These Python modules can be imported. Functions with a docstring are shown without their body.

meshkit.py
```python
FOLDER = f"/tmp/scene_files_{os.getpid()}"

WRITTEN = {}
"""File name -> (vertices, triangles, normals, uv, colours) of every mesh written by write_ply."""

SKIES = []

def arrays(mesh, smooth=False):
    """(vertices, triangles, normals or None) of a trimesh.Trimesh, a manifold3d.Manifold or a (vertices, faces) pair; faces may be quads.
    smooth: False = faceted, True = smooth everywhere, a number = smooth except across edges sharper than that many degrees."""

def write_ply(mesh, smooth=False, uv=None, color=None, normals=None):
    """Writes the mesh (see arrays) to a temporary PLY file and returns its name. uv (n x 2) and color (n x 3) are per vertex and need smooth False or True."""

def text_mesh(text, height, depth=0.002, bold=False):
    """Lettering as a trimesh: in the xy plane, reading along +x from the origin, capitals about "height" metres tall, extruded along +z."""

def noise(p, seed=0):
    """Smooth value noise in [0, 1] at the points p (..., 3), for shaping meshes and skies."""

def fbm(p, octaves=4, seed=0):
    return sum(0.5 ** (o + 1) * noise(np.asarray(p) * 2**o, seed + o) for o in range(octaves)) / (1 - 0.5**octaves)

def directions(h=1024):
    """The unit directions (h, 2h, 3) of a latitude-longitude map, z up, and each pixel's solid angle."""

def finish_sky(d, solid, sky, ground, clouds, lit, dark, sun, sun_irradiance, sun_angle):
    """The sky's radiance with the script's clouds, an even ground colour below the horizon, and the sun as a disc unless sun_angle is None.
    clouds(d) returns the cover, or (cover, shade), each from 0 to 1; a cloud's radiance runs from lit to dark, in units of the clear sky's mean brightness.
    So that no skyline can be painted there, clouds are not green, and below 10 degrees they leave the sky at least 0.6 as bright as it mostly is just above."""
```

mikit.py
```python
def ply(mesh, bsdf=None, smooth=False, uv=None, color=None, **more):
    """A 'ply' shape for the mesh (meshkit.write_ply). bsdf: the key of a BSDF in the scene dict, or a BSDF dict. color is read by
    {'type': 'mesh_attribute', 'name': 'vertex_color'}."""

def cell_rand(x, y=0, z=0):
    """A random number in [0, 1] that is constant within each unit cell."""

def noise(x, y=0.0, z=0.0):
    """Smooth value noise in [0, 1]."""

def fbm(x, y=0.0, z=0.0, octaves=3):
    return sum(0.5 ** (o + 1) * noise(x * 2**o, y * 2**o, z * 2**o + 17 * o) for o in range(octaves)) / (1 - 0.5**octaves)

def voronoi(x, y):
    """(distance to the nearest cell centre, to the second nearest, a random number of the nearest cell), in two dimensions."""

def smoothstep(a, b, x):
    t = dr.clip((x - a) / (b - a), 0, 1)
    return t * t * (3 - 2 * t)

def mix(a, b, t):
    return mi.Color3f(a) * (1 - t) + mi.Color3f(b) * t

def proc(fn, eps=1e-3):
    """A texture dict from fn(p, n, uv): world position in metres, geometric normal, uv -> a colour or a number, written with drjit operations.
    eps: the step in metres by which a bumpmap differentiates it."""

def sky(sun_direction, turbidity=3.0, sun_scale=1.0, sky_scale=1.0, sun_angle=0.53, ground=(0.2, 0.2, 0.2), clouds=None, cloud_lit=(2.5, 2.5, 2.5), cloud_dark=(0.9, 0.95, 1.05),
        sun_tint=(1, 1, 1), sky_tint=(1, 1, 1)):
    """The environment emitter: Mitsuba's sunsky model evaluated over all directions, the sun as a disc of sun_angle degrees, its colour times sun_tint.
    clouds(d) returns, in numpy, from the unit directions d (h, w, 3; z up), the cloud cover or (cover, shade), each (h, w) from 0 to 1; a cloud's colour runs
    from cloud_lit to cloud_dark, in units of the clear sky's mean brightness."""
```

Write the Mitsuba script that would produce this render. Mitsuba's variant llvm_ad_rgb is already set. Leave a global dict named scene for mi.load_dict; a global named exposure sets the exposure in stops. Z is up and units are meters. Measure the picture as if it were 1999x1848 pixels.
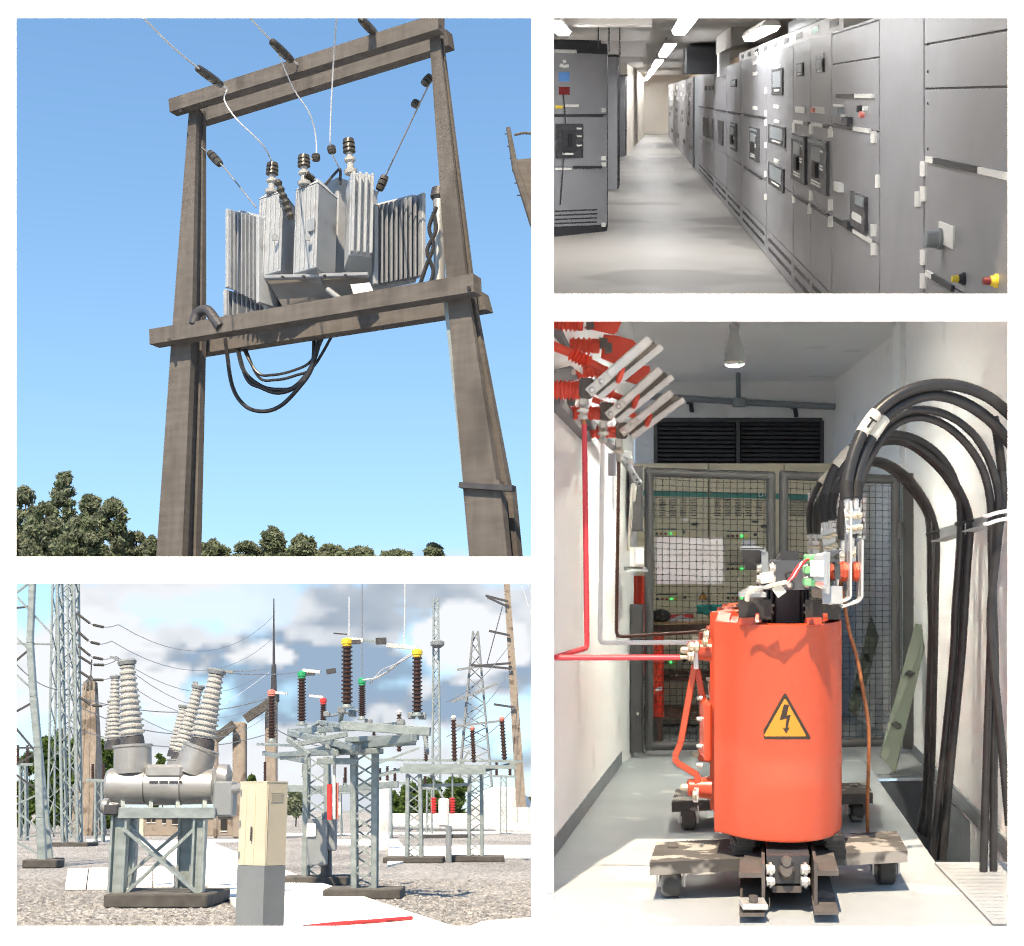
import math, random
import numpy as np, trimesh, mitsuba as mi, mikit, meshkit
import drjit as dr
from mikit import proc, noise, fbm, voronoi, cell_rand, smoothstep, mix

T = mi.ScalarTransform4f
PITCH, EYE_Z, F_PX = math.radians(12.43), 1.6, 3000.0
EYE = np.array([0.0, 0.0, EYE_Z])
XA = np.array([1.0, 0, 0])
FA = np.array([0, math.cos(PITCH), math.sin(PITCH)])
UA = np.array([0, -math.sin(PITCH), math.cos(PITCH)])

# ---------------------------------------------------------------- camera, sky, exposure
exposure = 2.2
SUN_AZ, SUN_EL = math.radians(-13.0), math.radians(48.0)
SUN = np.array([math.sin(SUN_AZ) * math.cos(SUN_EL), -math.cos(SUN_AZ) * math.cos(SUN_EL), math.sin(SUN_EL)])


def clouds(d):
    el = np.degrees(np.arcsin(np.clip(d[..., 2], -1, 1)))
    az = np.degrees(np.arctan2(d[..., 0], d[..., 1]))
    p = np.stack([az * 0.33 + 3.1, el * 0.55, az * 0 + 2.0], -1)
    n = meshkit.fbm(p, 5, 11)
    w = meshkit.fbm(p * 2.0 + 5.0, 5, 31) - 0.5

    def puff(a0, e0, sa, se, edge=0.5):
        r = ((az - a0) / sa) ** 2 + ((el - e0) / se) ** 2 + w * 3.2
        return np.clip((1.0 - r) / (0.6 * edge) + 0.5, 0, 1)

    cover = np.clip((n - 0.33) / 0.16, 0, 1)
    grey = 0.16 + puff(-8.5, 4.7, 6.5, 1.5, 1.1) * 0.95 + puff(1.5, 3.6, 3.0, 2.0, 1.4) * 0.7 + puff(-4.5, 7.6, 4.5, 1.5, 1.6) * 0.45 + np.clip((n - 0.5) / 0.25, 0, 1) * 0.22 + (np.abs(az + 8) > 13) * np.clip((w + 0.1) / 0.2, 0, 1) * 0.8
    white = np.maximum.reduce([puff(-1.6, 6.3, 1.9, 1.5, 0.6), puff(-16.0, 5.0, 4.0, 2.2, 0.9), puff(-9.3, 5.6, 1.1, 0.45, 0.8), puff(-11.0, 1.4, 4.0, 0.9, 1.2) * 0.8, puff(-11.5, 7.4, 3.6, 1.0, 1.5) * 0.7])
    shade = np.clip(grey * (1 - white), 0, 1)
    blue = puff(-17.4, 7.2, 0.9, 1.3, 1.0)
    cover = np.maximum(cover * (1 - blue), white * (1 - blue))
    top = np.clip((9.9 - el) / 1.2, 0, 1)
    return cover * top * top * (3 - 2 * top), shade


CLEAR_TINT, SKY_SCALE = (1.02, 1.10, 1.06), 1.2
scene, labels = {}, {}
scene['camera'] = {'type': 'perspective', 'fov': math.degrees(2 * math.atan(999.5 / F_PX)), 'fov_axis': 'x', 'near_clip': 0.05, 'far_clip': 9000.0,
                   'to_world': T().look_at(origin=EYE.tolist(), target=(EYE + FA).tolist(), up=UA.tolist())}
scene['daylight'] = mikit.sky(SUN.tolist(), turbidity=3.0, sun_scale=1.1, sky_scale=SKY_SCALE, sky_tint=CLEAR_TINT, ground=(0.3, 0.29, 0.27),
                              clouds=clouds, cloud_lit=(1.68, 1.72, 1.78), cloud_dark=(0.44, 0.60, 0.80), sun_tint=(1.0, 0.98, 0.94))
TUBE_LIGHT, BULB_LIGHT = 6.3, 690.0


# ---------------------------------------------------------------- helpers
def ray(px, py):
    return XA * (px - 999.5) / F_PX + FA + UA * (924 - py) / F_PX


def L(px, py, d):                  # point at depth d along the lens axis
    return EYE + ray(px, py) * d


def W(px, py, y):                  # point at level distance y
    r = ray(px, py)
    return EYE + r * (y / r[1])


def G(px, py, z=0.0):              # point on level ground
    r = ray(px, py)
    return EYE + r * ((z - EYE_Z) / r[2])


def on_plane(px, py, q, n):
    r = ray(px, py)
    return EYE + r * (np.dot(q - EYE, n) / np.dot(r, n))


def unit(v):
    v = np.asarray(v, float)
    return v / (np.linalg.norm(v) + 1e-15)


class MB:
    def __init__(self):
        self.v, self.f, self.n = [], [], 0

    def add(self, v, f):
        v, f = np.asarray(v, float), np.asarray(f, int)
        if f.shape[1] == 4:
            f = np.vstack([f[:, [0, 1, 2]], f[:, [0, 2, 3]]])
        self.v.append(v)
        self.f.append(f + self.n)
        self.n += len(v)
        return self

    def mesh(self):
        return np.vstack(self.v), np.vstack(self.f)

    def hull(self, pts):
        m = trimesh.convex.convex_hull(np.asarray(pts, float))
        return self.add(m.vertices, m.faces)

    def box(self, c, a, b, e, bev=0.0):          # centre and three half axes
        c, a, b, e = (np.asarray(x, float) for x in (c, a, b, e))
        if bev <= 0:
            v = [c + i * a + j * b + k * e for i in (-1, 1) for j in (-1, 1) for k in (-1, 1)]
            f = [[0, 1, 3, 2], [4, 6, 7, 5], [0, 4, 5, 1], [2, 3, 7, 6], [0, 2, 6, 4], [1, 5, 7, 3]]
            if np.dot(np.cross(a, b), e) < 0:
                f = [q[::-1] for q in f]
            return self.add(v, f)
        s = [max(0.0, 1 - bev / (np.linalg.norm(x) + 1e-12)) for x in (a, b, e)]
        pts = []
        for i in (-1, 1):
            for j in (-1, 1):
                for k in (-1, 1):
                    pts += [c + i * a * s[0] + j * b * s[1] + k * e, c + i * a * s[0] + j * b + k * e * s[2], c + i * a + j * b * s[1] + k * e * s[2]]
        return self.hull(pts)

    def hexa(self, front, back):                 # two quads of four corners each
        q = np.vstack([front, back])
        return self.hull(q)

    def bar(self, p0, p1, w, h=None, up=(0, 0, 1), bev=0.0):
        p0, p1 = np.asarray(p0, float), np.asarray(p1, float)
        h = w if h is None else h
        t = unit(p1 - p0)
        up = np.asarray(up, float)
        if abs(np.dot(t, unit(up))) > 0.98:
            up = np.array([0, 1.0, 0])
        s = unit(np.cross(t, up))
        u = np.cross(s, t)
        return self.box((p0 + p1) / 2, (p1 - p0) / 2, s * w / 2, u * h / 2, bev)

    def tube(self, pts, r, n=8, cap=True):
        p = np.asarray(pts, float)
        r = np.broadcast_to(np.asarray(r, float), (len(p),))
        t = np.gradient(p, axis=0) if len(p) > 2 else np.repeat([p[1] - p[0]], 2, 0)
        t /= np.linalg.norm(t, axis=1, keepdims=True) + 1e-12
        ref = np.array([0, 0, 1.0]) if abs(t[0][2]) < 0.9 else np.array([1.0, 0, 0])
        a = unit(np.cross(t[0], ref))
        rows, ang = [], np.arange(n) * 2 * np.pi / n
        for i in range(len(p)):
            a = unit(a - np.dot(a, t[i]) * t[i])
            b = np.cross(t[i], a)
            rows.append(p[i] + r[i] * (np.cos(ang)[:, None] * a + np.sin(ang)[:, None] * b))
        v = np.vstack(rows)
        f = []
        for i in range(len(p) - 1):
            for j in range(n):
                k = (j + 1) % n
                f.append([i * n + j, i * n + k, (i + 1) * n + k, (i + 1) * n + j])
        f = np.array(f)
        f = np.vstack([f[:, [0, 1, 2]], f[:, [0, 2, 3]]])
        if cap:
            v = np.vstack([v, p[:1], p[-1:]])
            m = len(p) * n
            e = [[m, (j + 1) % n, j] for j in range(n)] + [[m + 1, (len(p) - 1) * n + j, (len(p) - 1) * n + (j + 1) % n] for j in range(n)]
            f = np.vstack([f, e])
        return self.add(v, f)

    def cyl(self, p0, p1, r, r1=None, n=16):
        return self.tube([p0, p1], [r, r if r1 is None else r1], n)

    def lathe(self, p0, p1, prof, n=16):          # prof: (fraction along p0-p1, radius)
        p0, p1 = np.asarray(p0, float), np.asarray(p1, float)
        ax = unit(p1 - p0)
        ref = np.array([0, 0, 1.0]) if abs(ax[2]) < 0.9 else np.array([1.0, 0, 0])
        a = unit(np.cross(ax, ref))
        b = np.cross(ax, a)
        ang = np.arange(n) * 2 * np.pi / n
        ring = np.cos(ang)[:, None] * a + np.sin(ang)[:, None] * b
        v = np.vstack([p0 + (p1 - p0) * t + ring * r for t, r in prof])
        f = []
        for i in range(len(prof) - 1):
            for j in range(n):
                k = (j + 1) % n
                f.append([i * n + j, i * n + k, (i + 1) * n + k, (i + 1) * n + j])
        f = np.array(f)
        f = np.vstack([f[:, [0, 1, 2]], f[:, [0, 2, 3]]])
        m = len(prof) * n
        v = np.vstack([v, [p0 + (p1 - p0) * prof[0][0]], [p0 + (p1 - p0) * prof[-1][0]]])
        e = [[m, (j + 1) % n, j] for j in range(n)] + [[m + 1, (len(prof) - 1) * n + j, (len(prof) - 1) * n + (j + 1) % n] for j in range(n)]
        return self.add(v, np.vstack([f, e]))

    def prism(self, pts, vec):                    # planar polygon swept by vec
        p = np.asarray(pts, float)
        vec = np.asarray(vec, float)
        nrm = sum(np.cross(p[i] - p[0], p[i + 1] - p[0]) for i in range(1, len(p) - 1))
        if np.dot(nrm, vec) > 0:
            p = p[::-1]
            nrm = -nrm
        n = len(p)
        nu = unit(nrm)
        a = unit(p[1] - p[0])
        b = np.cross(nu, a)
        from shapely.geometry import Polygon
        q = np.stack([(p - p[0]) @ a, (p - p[0]) @ b], 1)
        _, tri = trimesh.creation.triangulate_polygon(Polygon(q), engine='earcut') if n > 4 else (None, np.array([[0, i, i + 1] for i in range(1, n - 1)]))
        if n > 4:
            vv, tri = trimesh.creation.triangulate_polygon(Polygon(q), engine='earcut')
            idx = [int(np.argmin(((q - x) ** 2).sum(1))) for x in vv]
            tri = np.array([[idx[i] for i in t] for t in tri])
            tri = np.array([t if np.cross(q[t[1]] - q[t[0]], q[t[2]] - q[t[0]]) > 0 else t[::-1] for t in tri])
        v = np.vstack([p, p + vec])
        side = np.array([[i, i + n, (i + 1) % n + n, (i + 1) % n] for i in range(n)])
        side = np.vstack([side[:, [0, 1, 2]], side[:, [0, 2, 3]]])
        return self.add(v, np.vstack([tri, tri[:, ::-1] + n, side]))

    def ball(self, c, r, sub=2, sc=(1, 1, 1)):
        m = trimesh.creation.icosphere(sub, 1.0)
        return self.add(np.asarray(c) + m.vertices * r * np.asarray(sc), m.faces)


def numbered(name):
    if name not in scene and name not in labels and not any(k.startswith(name + '__') for k in scene):
        return name
    i = 1
    while True:
        k = f'{name}_{i:03d}'
        if k not in scene and k not in labels and not any(q.startswith(k + '__') for q in scene):
            return k
        i += 1


COUNT = {}


def thing(name, label, cat, group=None):
    key = name if name not in labels else None
    if key is None:
        i = COUNT.get(name, 0)
        while key is None or key in labels:
            i += 1
            key = f'{name}_{i:03d}'
        COUNT[name] = i
    labels[key] = {'label': label, 'category': cat}
    if group:
        labels[key]['group'] = group
    return key


def part(parent, name, mb, mat, smooth=False, label=None, kind=None, emit=None):
    base = f'{parent}__{name}'
    key = base
    if key in scene:
        i = COUNT.get(base, 0)
        while key in scene:
            i += 1
            key = f'{base}_{i:03d}'
        COUNT[base] = i
    m = mb.mesh() if isinstance(mb, MB) else mb
    scene[key] = mikit.ply(m, mat, smooth=smooth, **({'emitter': {'type': 'area', 'radiance': {'type': 'rgb', 'value': list(emit)}}} if emit else {}))
    if label or kind:
        labels[key] = {}
        if label:
            labels[key]['label'] = label
        if kind:
            labels[key]['kind'] = kind
    return key


def solo(name, mb, mat, label, cat, group=None, smooth=False, emit=None):
    key = thing(name, label, cat, group)
    m = mb.mesh() if isinstance(mb, MB) else mb
    scene[key] = mikit.ply(m, mat, smooth=smooth, **({'emitter': {'type': 'area', 'radiance': {'type': 'rgb', 'value': list(emit)}}} if emit else {}))
    return key


def struct(name, mb, mat, label, smooth=False):
    key = name if name not in scene else None
    i = 0
    while key is None or key in scene:
        i += 1
        key = f'{name}_{i:03d}'
    m = mb.mesh() if isinstance(mb, MB) else mb
    scene[key] = mikit.ply(m, mat, smooth=smooth)
    labels[key] = {'label': label, 'kind': 'structure'}
    return key


def curve(pts, n=24):                              # Catmull-Rom through the points
    p = np.asarray(pts, float)
    p = np.vstack([2 * p[0] - p[1], p, 2 * p[-1] - p[-2]])
    out = []
    for i in range(1, len(p) - 2):
        for t in np.linspace(0, 1, n, endpoint=False):
            a, b, c, d = p[i - 1], p[i], p[i + 1], p[i + 2]
            out.append(0.5 * (2 * b + (c - a) * t + (2 * a - 5 * b + 4 * c - d) * t * t + (3 * b - a - 3 * c + d) * t ** 3))
    out.append(p[-2])
    return np.array(out)


def sag(p0, p1, drop, n=14):
    t = np.linspace(0, 1, n)[:, None]
    p = np.asarray(p0) * (1 - t) + np.asarray(p1) * t
    p[:, 2] -= (4 * drop * t * (1 - t))[:, 0]
    return p


# ---------------------------------------------------------------- materials
def mat(key, color, rough=0.6, metal=0.0, **kw):
    c = color if isinstance(color, dict) else {'type': 'rgb', 'value': list(color)}
    scene['mat_' + key] = {'type': 'twosided', 'b': {'type': 'principled', 'base_color': c, 'roughness': rough, 'metallic': metal, **kw}}
    return 'mat_' + key


def speck(lo, hi, s, oct=3, sx=1.0, sy=1.0, sz=1.0):
    return proc(lambda p, n, uv: mix(lo, hi, fbm(p.x * s * sx, p.y * s * sy, p.z * s * sz, octaves=oct)))


def two_scale(lo, hi, spot, s, s2, edge=0.62):
    def fn(p, n, uv):
        c = mix(lo, hi, fbm(p.x * s, p.y * s, p.z * s, octaves=3))
        k = smoothstep(edge, edge + 0.12, fbm(p.x * s2 + 31, p.y * s2, p.z * s2, octaves=3))
        return mix(c, spot, k)
    return proc(fn)


def gravel_fn(p, n, uv):
    d1, d2, w = voronoi(p.x * 15, p.y * 8)
    g = mix((0.088, 0.09, 0.093), (0.29, 0.29, 0.293), w)
    big = fbm(p.x * 0.35, p.y * 0.22, 0, octaves=3)
    g = g * (0.62 + 0.62 * big)
    return g


def galv_fn(p, n, uv):
    v = fbm(p.x * 5, p.y * 5, p.z * 9, octaves=3)
    return mix((0.20, 0.245, 0.25), (0.40, 0.455, 0.46), v)


def post_fn(p, n, uv):
    v = 0.55 * fbm(p.x * 26, p.y * 26, p.z * 2.6, octaves=3) + 0.45 * fbm(p.x * 5, p.y * 5, p.z * 30, octaves=2)
    k = smoothstep(0.55, 0.72, fbm(p.x * 4 + 9, p.y * 4, p.z * 1.2, octaves=3))
    return mix(mix((0.066, 0.061, 0.058), (0.165, 0.154, 0.146), v), (0.05, 0.046, 0.044), k * 0.6)


WHITE = mat('white_paint', (0.86, 0.86, 0.86), 0.7)
POST = mat('weathered_post', proc(post_fn), 0.85)
GALV = mat('galvanised_steel', proc(galv_fn), 0.45, 0.35)
STEEL = mat('bright_steel', speck((0.45, 0.44, 0.40), (0.72, 0.71, 0.67), 30), 0.35, 0.7)
DARKSTEEL = mat('dark_steel', speck((0.035, 0.035, 0.04), (0.075, 0.075, 0.085), 12), 0.5)
TANK = mat('tank_paint', two_scale((0.30, 0.33, 0.365), (0.40, 0.43, 0.465), (0.24, 0.25, 0.26), 6, 3.0, 0.64), 0.5)
FIN = mat('fin_paint', speck((0.18, 0.20, 0.235), (0.27, 0.295, 0.33), 8), 0.5)
BROWNPOT = mat('brown_porcelain', speck((0.035, 0.018, 0.014), (0.075, 0.040, 0.032), 10), 0.25)
DARKPOT = mat('dark_porcelain', speck((0.03, 0.03, 0.028), (0.08, 0.075, 0.065), 20), 0.35)
GREYPOT = mat('grey_porcelain', speck((0.34, 0.345, 0.34), (0.44, 0.445, 0.435), 6), 0.4)
ALU = mat('cast_aluminium', speck((0.36, 0.36, 0.355), (0.50, 0.50, 0.49), 5), 0.38, 0.55)
GRAVEL = mat('gravel', proc(gravel_fn), 0.95)
SLAB = mat('pale_concrete', two_scale((0.62, 0.62, 0.61), (0.74, 0.74, 0.73), (0.50, 0.49, 0.47), 1.6, 1.1, 0.6), 0.9)
PAD = mat('dark_concrete', speck((0.045, 0.044, 0.042), (0.12, 0.115, 0.11), 5), 0.95)
CONPOLE = mat('tan_concrete', two_scale((0.24, 0.20, 0.165), (0.34, 0.295, 0.25), (0.16, 0.13, 0.105), 2.5, 1.2, 0.58), 0.9)
CREAM = mat('cream_paint', speck((0.60, 0.55, 0.43), (0.68, 0.63, 0.51), 1.5), 0.5)
GREYBOX = mat('grey_paint', speck((0.20, 0.225, 0.245), (0.25, 0.275, 0.295), 2), 0.5)
YELLOW = mat('yellow_paint', (0.72, 0.55, 0.05), 0.4)
GREEN = mat('green_paint', (0.03, 0.33, 0.14), 0.4)
REDP = mat('red_paint', (0.62, 0.05, 0.05), 0.4)
PINKRED = mat('pale_red_paint', (0.68, 0.22, 0.18), 0.5)
BLACK = mat('black_rubber', speck((0.015, 0.015, 0.017), (0.04, 0.04, 0.043), 15), 0.36)
MATTBLACK = mat('matt_black', (0.015, 0.015, 0.016), 0.7)
WIRE = mat('wire_metal', (0.30, 0.31, 0.33), 0.4, 0.5)
PALEWIRE = mat('pale_wire', (0.7, 0.72, 0.74), 0.4, 0.3)
BARK = mat('bark', speck((0.06, 0.045, 0.035), (0.14, 0.11, 0.085), 9), 0.95)
for nm, lo, hi in (('a', (0.145, 0.185, 0.115), (0.275, 0.325, 0.215)), ('b', (0.17, 0.20, 0.14), (0.31, 0.35, 0.25)), ('c', (0.060, 0.105, 0.030), (0.16, 0.235, 0.075))):
    scene['mat_leaf_' + nm] = {'type': 'principledthin', 'base_color': proc(lambda p, n, uv, lo=lo, hi=hi: mix(lo, hi, noise(p.x * 7, p.y * 7, p.z * 7))), 'roughness': 0.65, 'diff_trans': 0.7}

# ---------------------------------------------------------------- the white border of the four views, built as an added wall
D0 = 7.2
OPEN = dict(tl=(32, 36, 1037, 1087), bl=(32, 1140, 1037, 1808), tr=(1081, 36, 1967, 574), br=(1081, 628, 1967, 1809))
t = thing('view_border_wall', 'white border of the four views, built as an added wall with rectangular openings', 'wall')
xs = [-160, 32, 1037, 1081, 1967, 2160]
bottom_py = 924 + F_PX * (EYE_Z + 0.0 + D0 * math.sin(PITCH)) / math.cos(PITCH) / D0


def wall_piece(x0, y0, x1, y1, s=(1, 1, 1, 1)):
    # front at D0; the back edges of an opening are set in a little, so the reveals stay hidden behind the front edge
    g = 3
    f = [L(x0, y0, D0), L(x1, y0, D0), L(x1, y1, D0), L(x0, y1, D0)]
    d1 = D0 + 0.05
    b = [L(x0 + g * s[0], y0 + g * s[1], d1), L(x1 - g * s[2], y0 + g * s[1], d1), L(x1 - g * s[2], y1 - g * s[3], d1), L(x0 + g * s[0], y1 - g * s[3], d1)]
    return MB().hexa(f, b)


PANEL = [('panel', 1037, -330, 2040, -62, (0, 0, 0, 0)), ('panel', -160, -60, 2012, 36, (0, 0, 0, 1)), ('panel', -160, 1808, 2012, bottom_py, (0, 1, 0, 0)), ('panel', -160, 36, 32, 1808, (0, 0, 1, 0)), ('panel', 1967, 36, 2012, 1808, (1, 0, 0, 0)),  # the first panel, out of view, keeps daylight out above the hall opening
         ('panel', 1037, 36, 1081, 1808, (1, 0, 1, 0)), ('panel', 32, 1087, 1037, 1140, (0, 1, 0, 1)), ('panel', 1081, 574, 1967, 628, (0, 1, 0, 1))]
for nm, x0, y0, x1, y1, s in PANEL:
    part(t, nm, wall_piece(x0, y0, x1, y1, s), WHITE)

# ---------------------------------------------------------------- ground
g = MB().add([[-4000, -300, 0], [4000, -300, 0], [4000, 6000, 0], [-4000, 6000, 0]], [[0, 1, 2, 3]])
struct('ground', g, GRAVEL, 'grey and tan gravel ground of the outdoor yard')

m = MB().prism([[-14, -26, 0.004], [14, -26, 0.004], [14, 7.4, 0.004], [-14, 7.4, 0.004]], [0, 0, 0.02])  # unseen paving added to throw sunlight into the transformer room
struct('added_forecourt', m, SLAB, 'added pale concrete paving, out of view, bouncing sunlight into the transformer room')
part(t, 'border_block', MB().hexa([L(1074, 1809.3, 6.5), L(1975, 1809.3, 6.5), L(1975, bottom_py + 30, 6.5), L(1074, bottom_py + 30, 6.5)], [L(1074, 1760, 7.19), L(1975, 1760, 7.19), L(1975, bottom_py, 7.19), L(1074, bottom_py, 7.19)]), WHITE)  # added white block keeping the border below the room floor out of shade

# ================================================================ upper left: transformer on a frame of posts
YAW = math.radians(28)
UB = np.array([math.cos(YAW), -math.sin(YAW), 0])      # along the beams, right end nearer
NB = np.array([-math.sin(YAW), -math.cos(YAW), 0])     # out of the frame, towards the road
ZU = np.array([0, 0, 1.0])

terr = MB().hexa([W(-260, 1093, 10.3), W(1057, 1093, 10.3), W(1057, 1133, 10.3), W(-260, 1133, 10.3)],
                 [W(-260, 1093, 14.6), W(1057, 1093, 14.6), W(1057, 1133, 14.6), W(-260, 1133, 14.6)])
t = thing('terrace', 'narrow raised concrete terrace hidden along the foot of the post frame', 'terrace')
part(t, 'slab', terr, PAD)
for y in (10.8, 14.2):
    p = W(-200, 1113, y)
    part(t, 'pillar', MB().bar([p[0], p[1], 0], p, 0.25), PAD)
    p = W(1056, 1113, y)
    part(t, 'pillar', MB().bar([p[0] + 0.12, p[1], 0], p + np.array([0.12, 0, 0]), 0.05), PAD)

YL = 12.0
CHANNEL_TL = mat('dusty_base', two_scale((0.13, 0.125, 0.12), (0.20, 0.19, 0.18), (0.09, 0.08, 0.072), 7, 4, 0.58), 0.7)
QF = W(369, 230, YL)                                   # a point of the front plane of the posts


def fp(px, py, off=0.0):
    return on_plane(px, py, QF + NB * off, NB)


frame = thing('post_frame', 'weathered frame of two posts joined by double crossbeams, carrying the pole transformer', 'frame')


def ipost(rows, name):
    # rows: (py, px front left, px front right, px side right); an I section: two flanges and a web
    secs = []
    for py, xa, xb, xc in rows:
        a, b = fp(xa, py), fp(xb, py)
        w = np.linalg.norm(b - a)
        h = (xc - xb) / F_PX * b[1] / math.sin(YAW)
        secs.append((a, w, h))
    key = None
    for k in range(len(secs) - 1):
        m = MB()
        for (o0, o1, i0, i1) in ((0, 1, 0, 0.3), (0.16, 0.84, 0.27, 0.73), (0, 1, 0.7, 1.0)):
            q = []
            for a, w, h in (secs[k], secs[k + 1]):
                q.append([a + UB * w * o0 - NB * h * i0, a + UB * w * o1 - NB * h * i0, a + UB * w * o1 - NB * h * i1, a + UB * w * o0 - NB * h * i1])
            m.hexa(q[0], q[1])
        part(frame, name if k == 0 else name + '_lower', m, POST)


ipost([(212, 369, 383, 398), (668, 334, 373, 395), (1113, 303, 354, 382)], 'post')
ipost([(74, 838, 856, 866), (590, 874, 914, 931), (955, 905, 970, 1002)], 'post')
ipost([(945, 903, 974, 1008), (1113, 918, 992, 1024)], 'post_stub')
m = MB()
b0, b1 = fp(899, 948, 0.02), fp(1003, 955, 0.02)
part(frame, 'band', MB().bar(b0, b1, 0.05, 0.04, ZU), DARKSTEEL)
q = [fp(866, 590, -0.05), fp(884, 590, -0.05), fp(950, 1110, -0.05), fp(921, 1110, -0.05)]
part(frame, 'side_face_strip', MB().prism(q, -NB * 0.06), GALV, label='added pale grey strip standing for the left side of the lower right post')  # added strip in place of the pale left face of the post


def beam(c, off, thick, name):
    q = [fp(x, y, off) for x, y in c]
    part(frame, name, MB().hexa(q, [p + NB * thick for p in q]), POST)


beam([(344, 203), (868, 37), (868, 68), (346, 228)], 0.003, 0.10, 'upper_beam')
beam([(399, 225), (883, 68), (888, 99), (399, 249)], -0.36, 0.10, 'upper_beam')
beam([(310, 651), (939, 544), (941, 579), (311, 680)], 0.003, 0.12, 'lower_beam')
beam([(392, 676), (954, 578), (963, 612), (394, 699)], -0.37, 0.11, 'lower_beam')
for x, y in ((352, 216), (860, 52), (330, 664), (915, 562)):
    part(frame, 'bolt', MB().cyl(fp(x, y, 0.10), fp(x, y, 0.15), 0.014, n=8), DARKSTEEL, 30)

# ---- transformer
tr = thing('pole_transformer', 'grey finned oil transformer standing on the lower beams of the post frame', 'transformer')


def vprism(xl, xc, xr, yt, yb, y0, dl, dr, grow=0.0):
    c0 = W(xc, yb, y0)
    l0, r0 = W(xl, yb, y0 + dl), W(xr, yb, y0 + dr)
    l0[2] = r0[2] = c0[2]
    b0 = l0 + r0 - c0
    top = W(xc, yt, y0)[2]
    up = np.array([0, 0, top - c0[2]])
    return [c0, l0, b0, r0], up


def solid(pl, up, bev=0.012):
    a, b = (pl[1] - pl[0]) / 2, (pl[3] - pl[0]) / 2
    return MB().box(pl[0] + a + b + up / 2, a, b, up / 2, bev)


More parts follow.
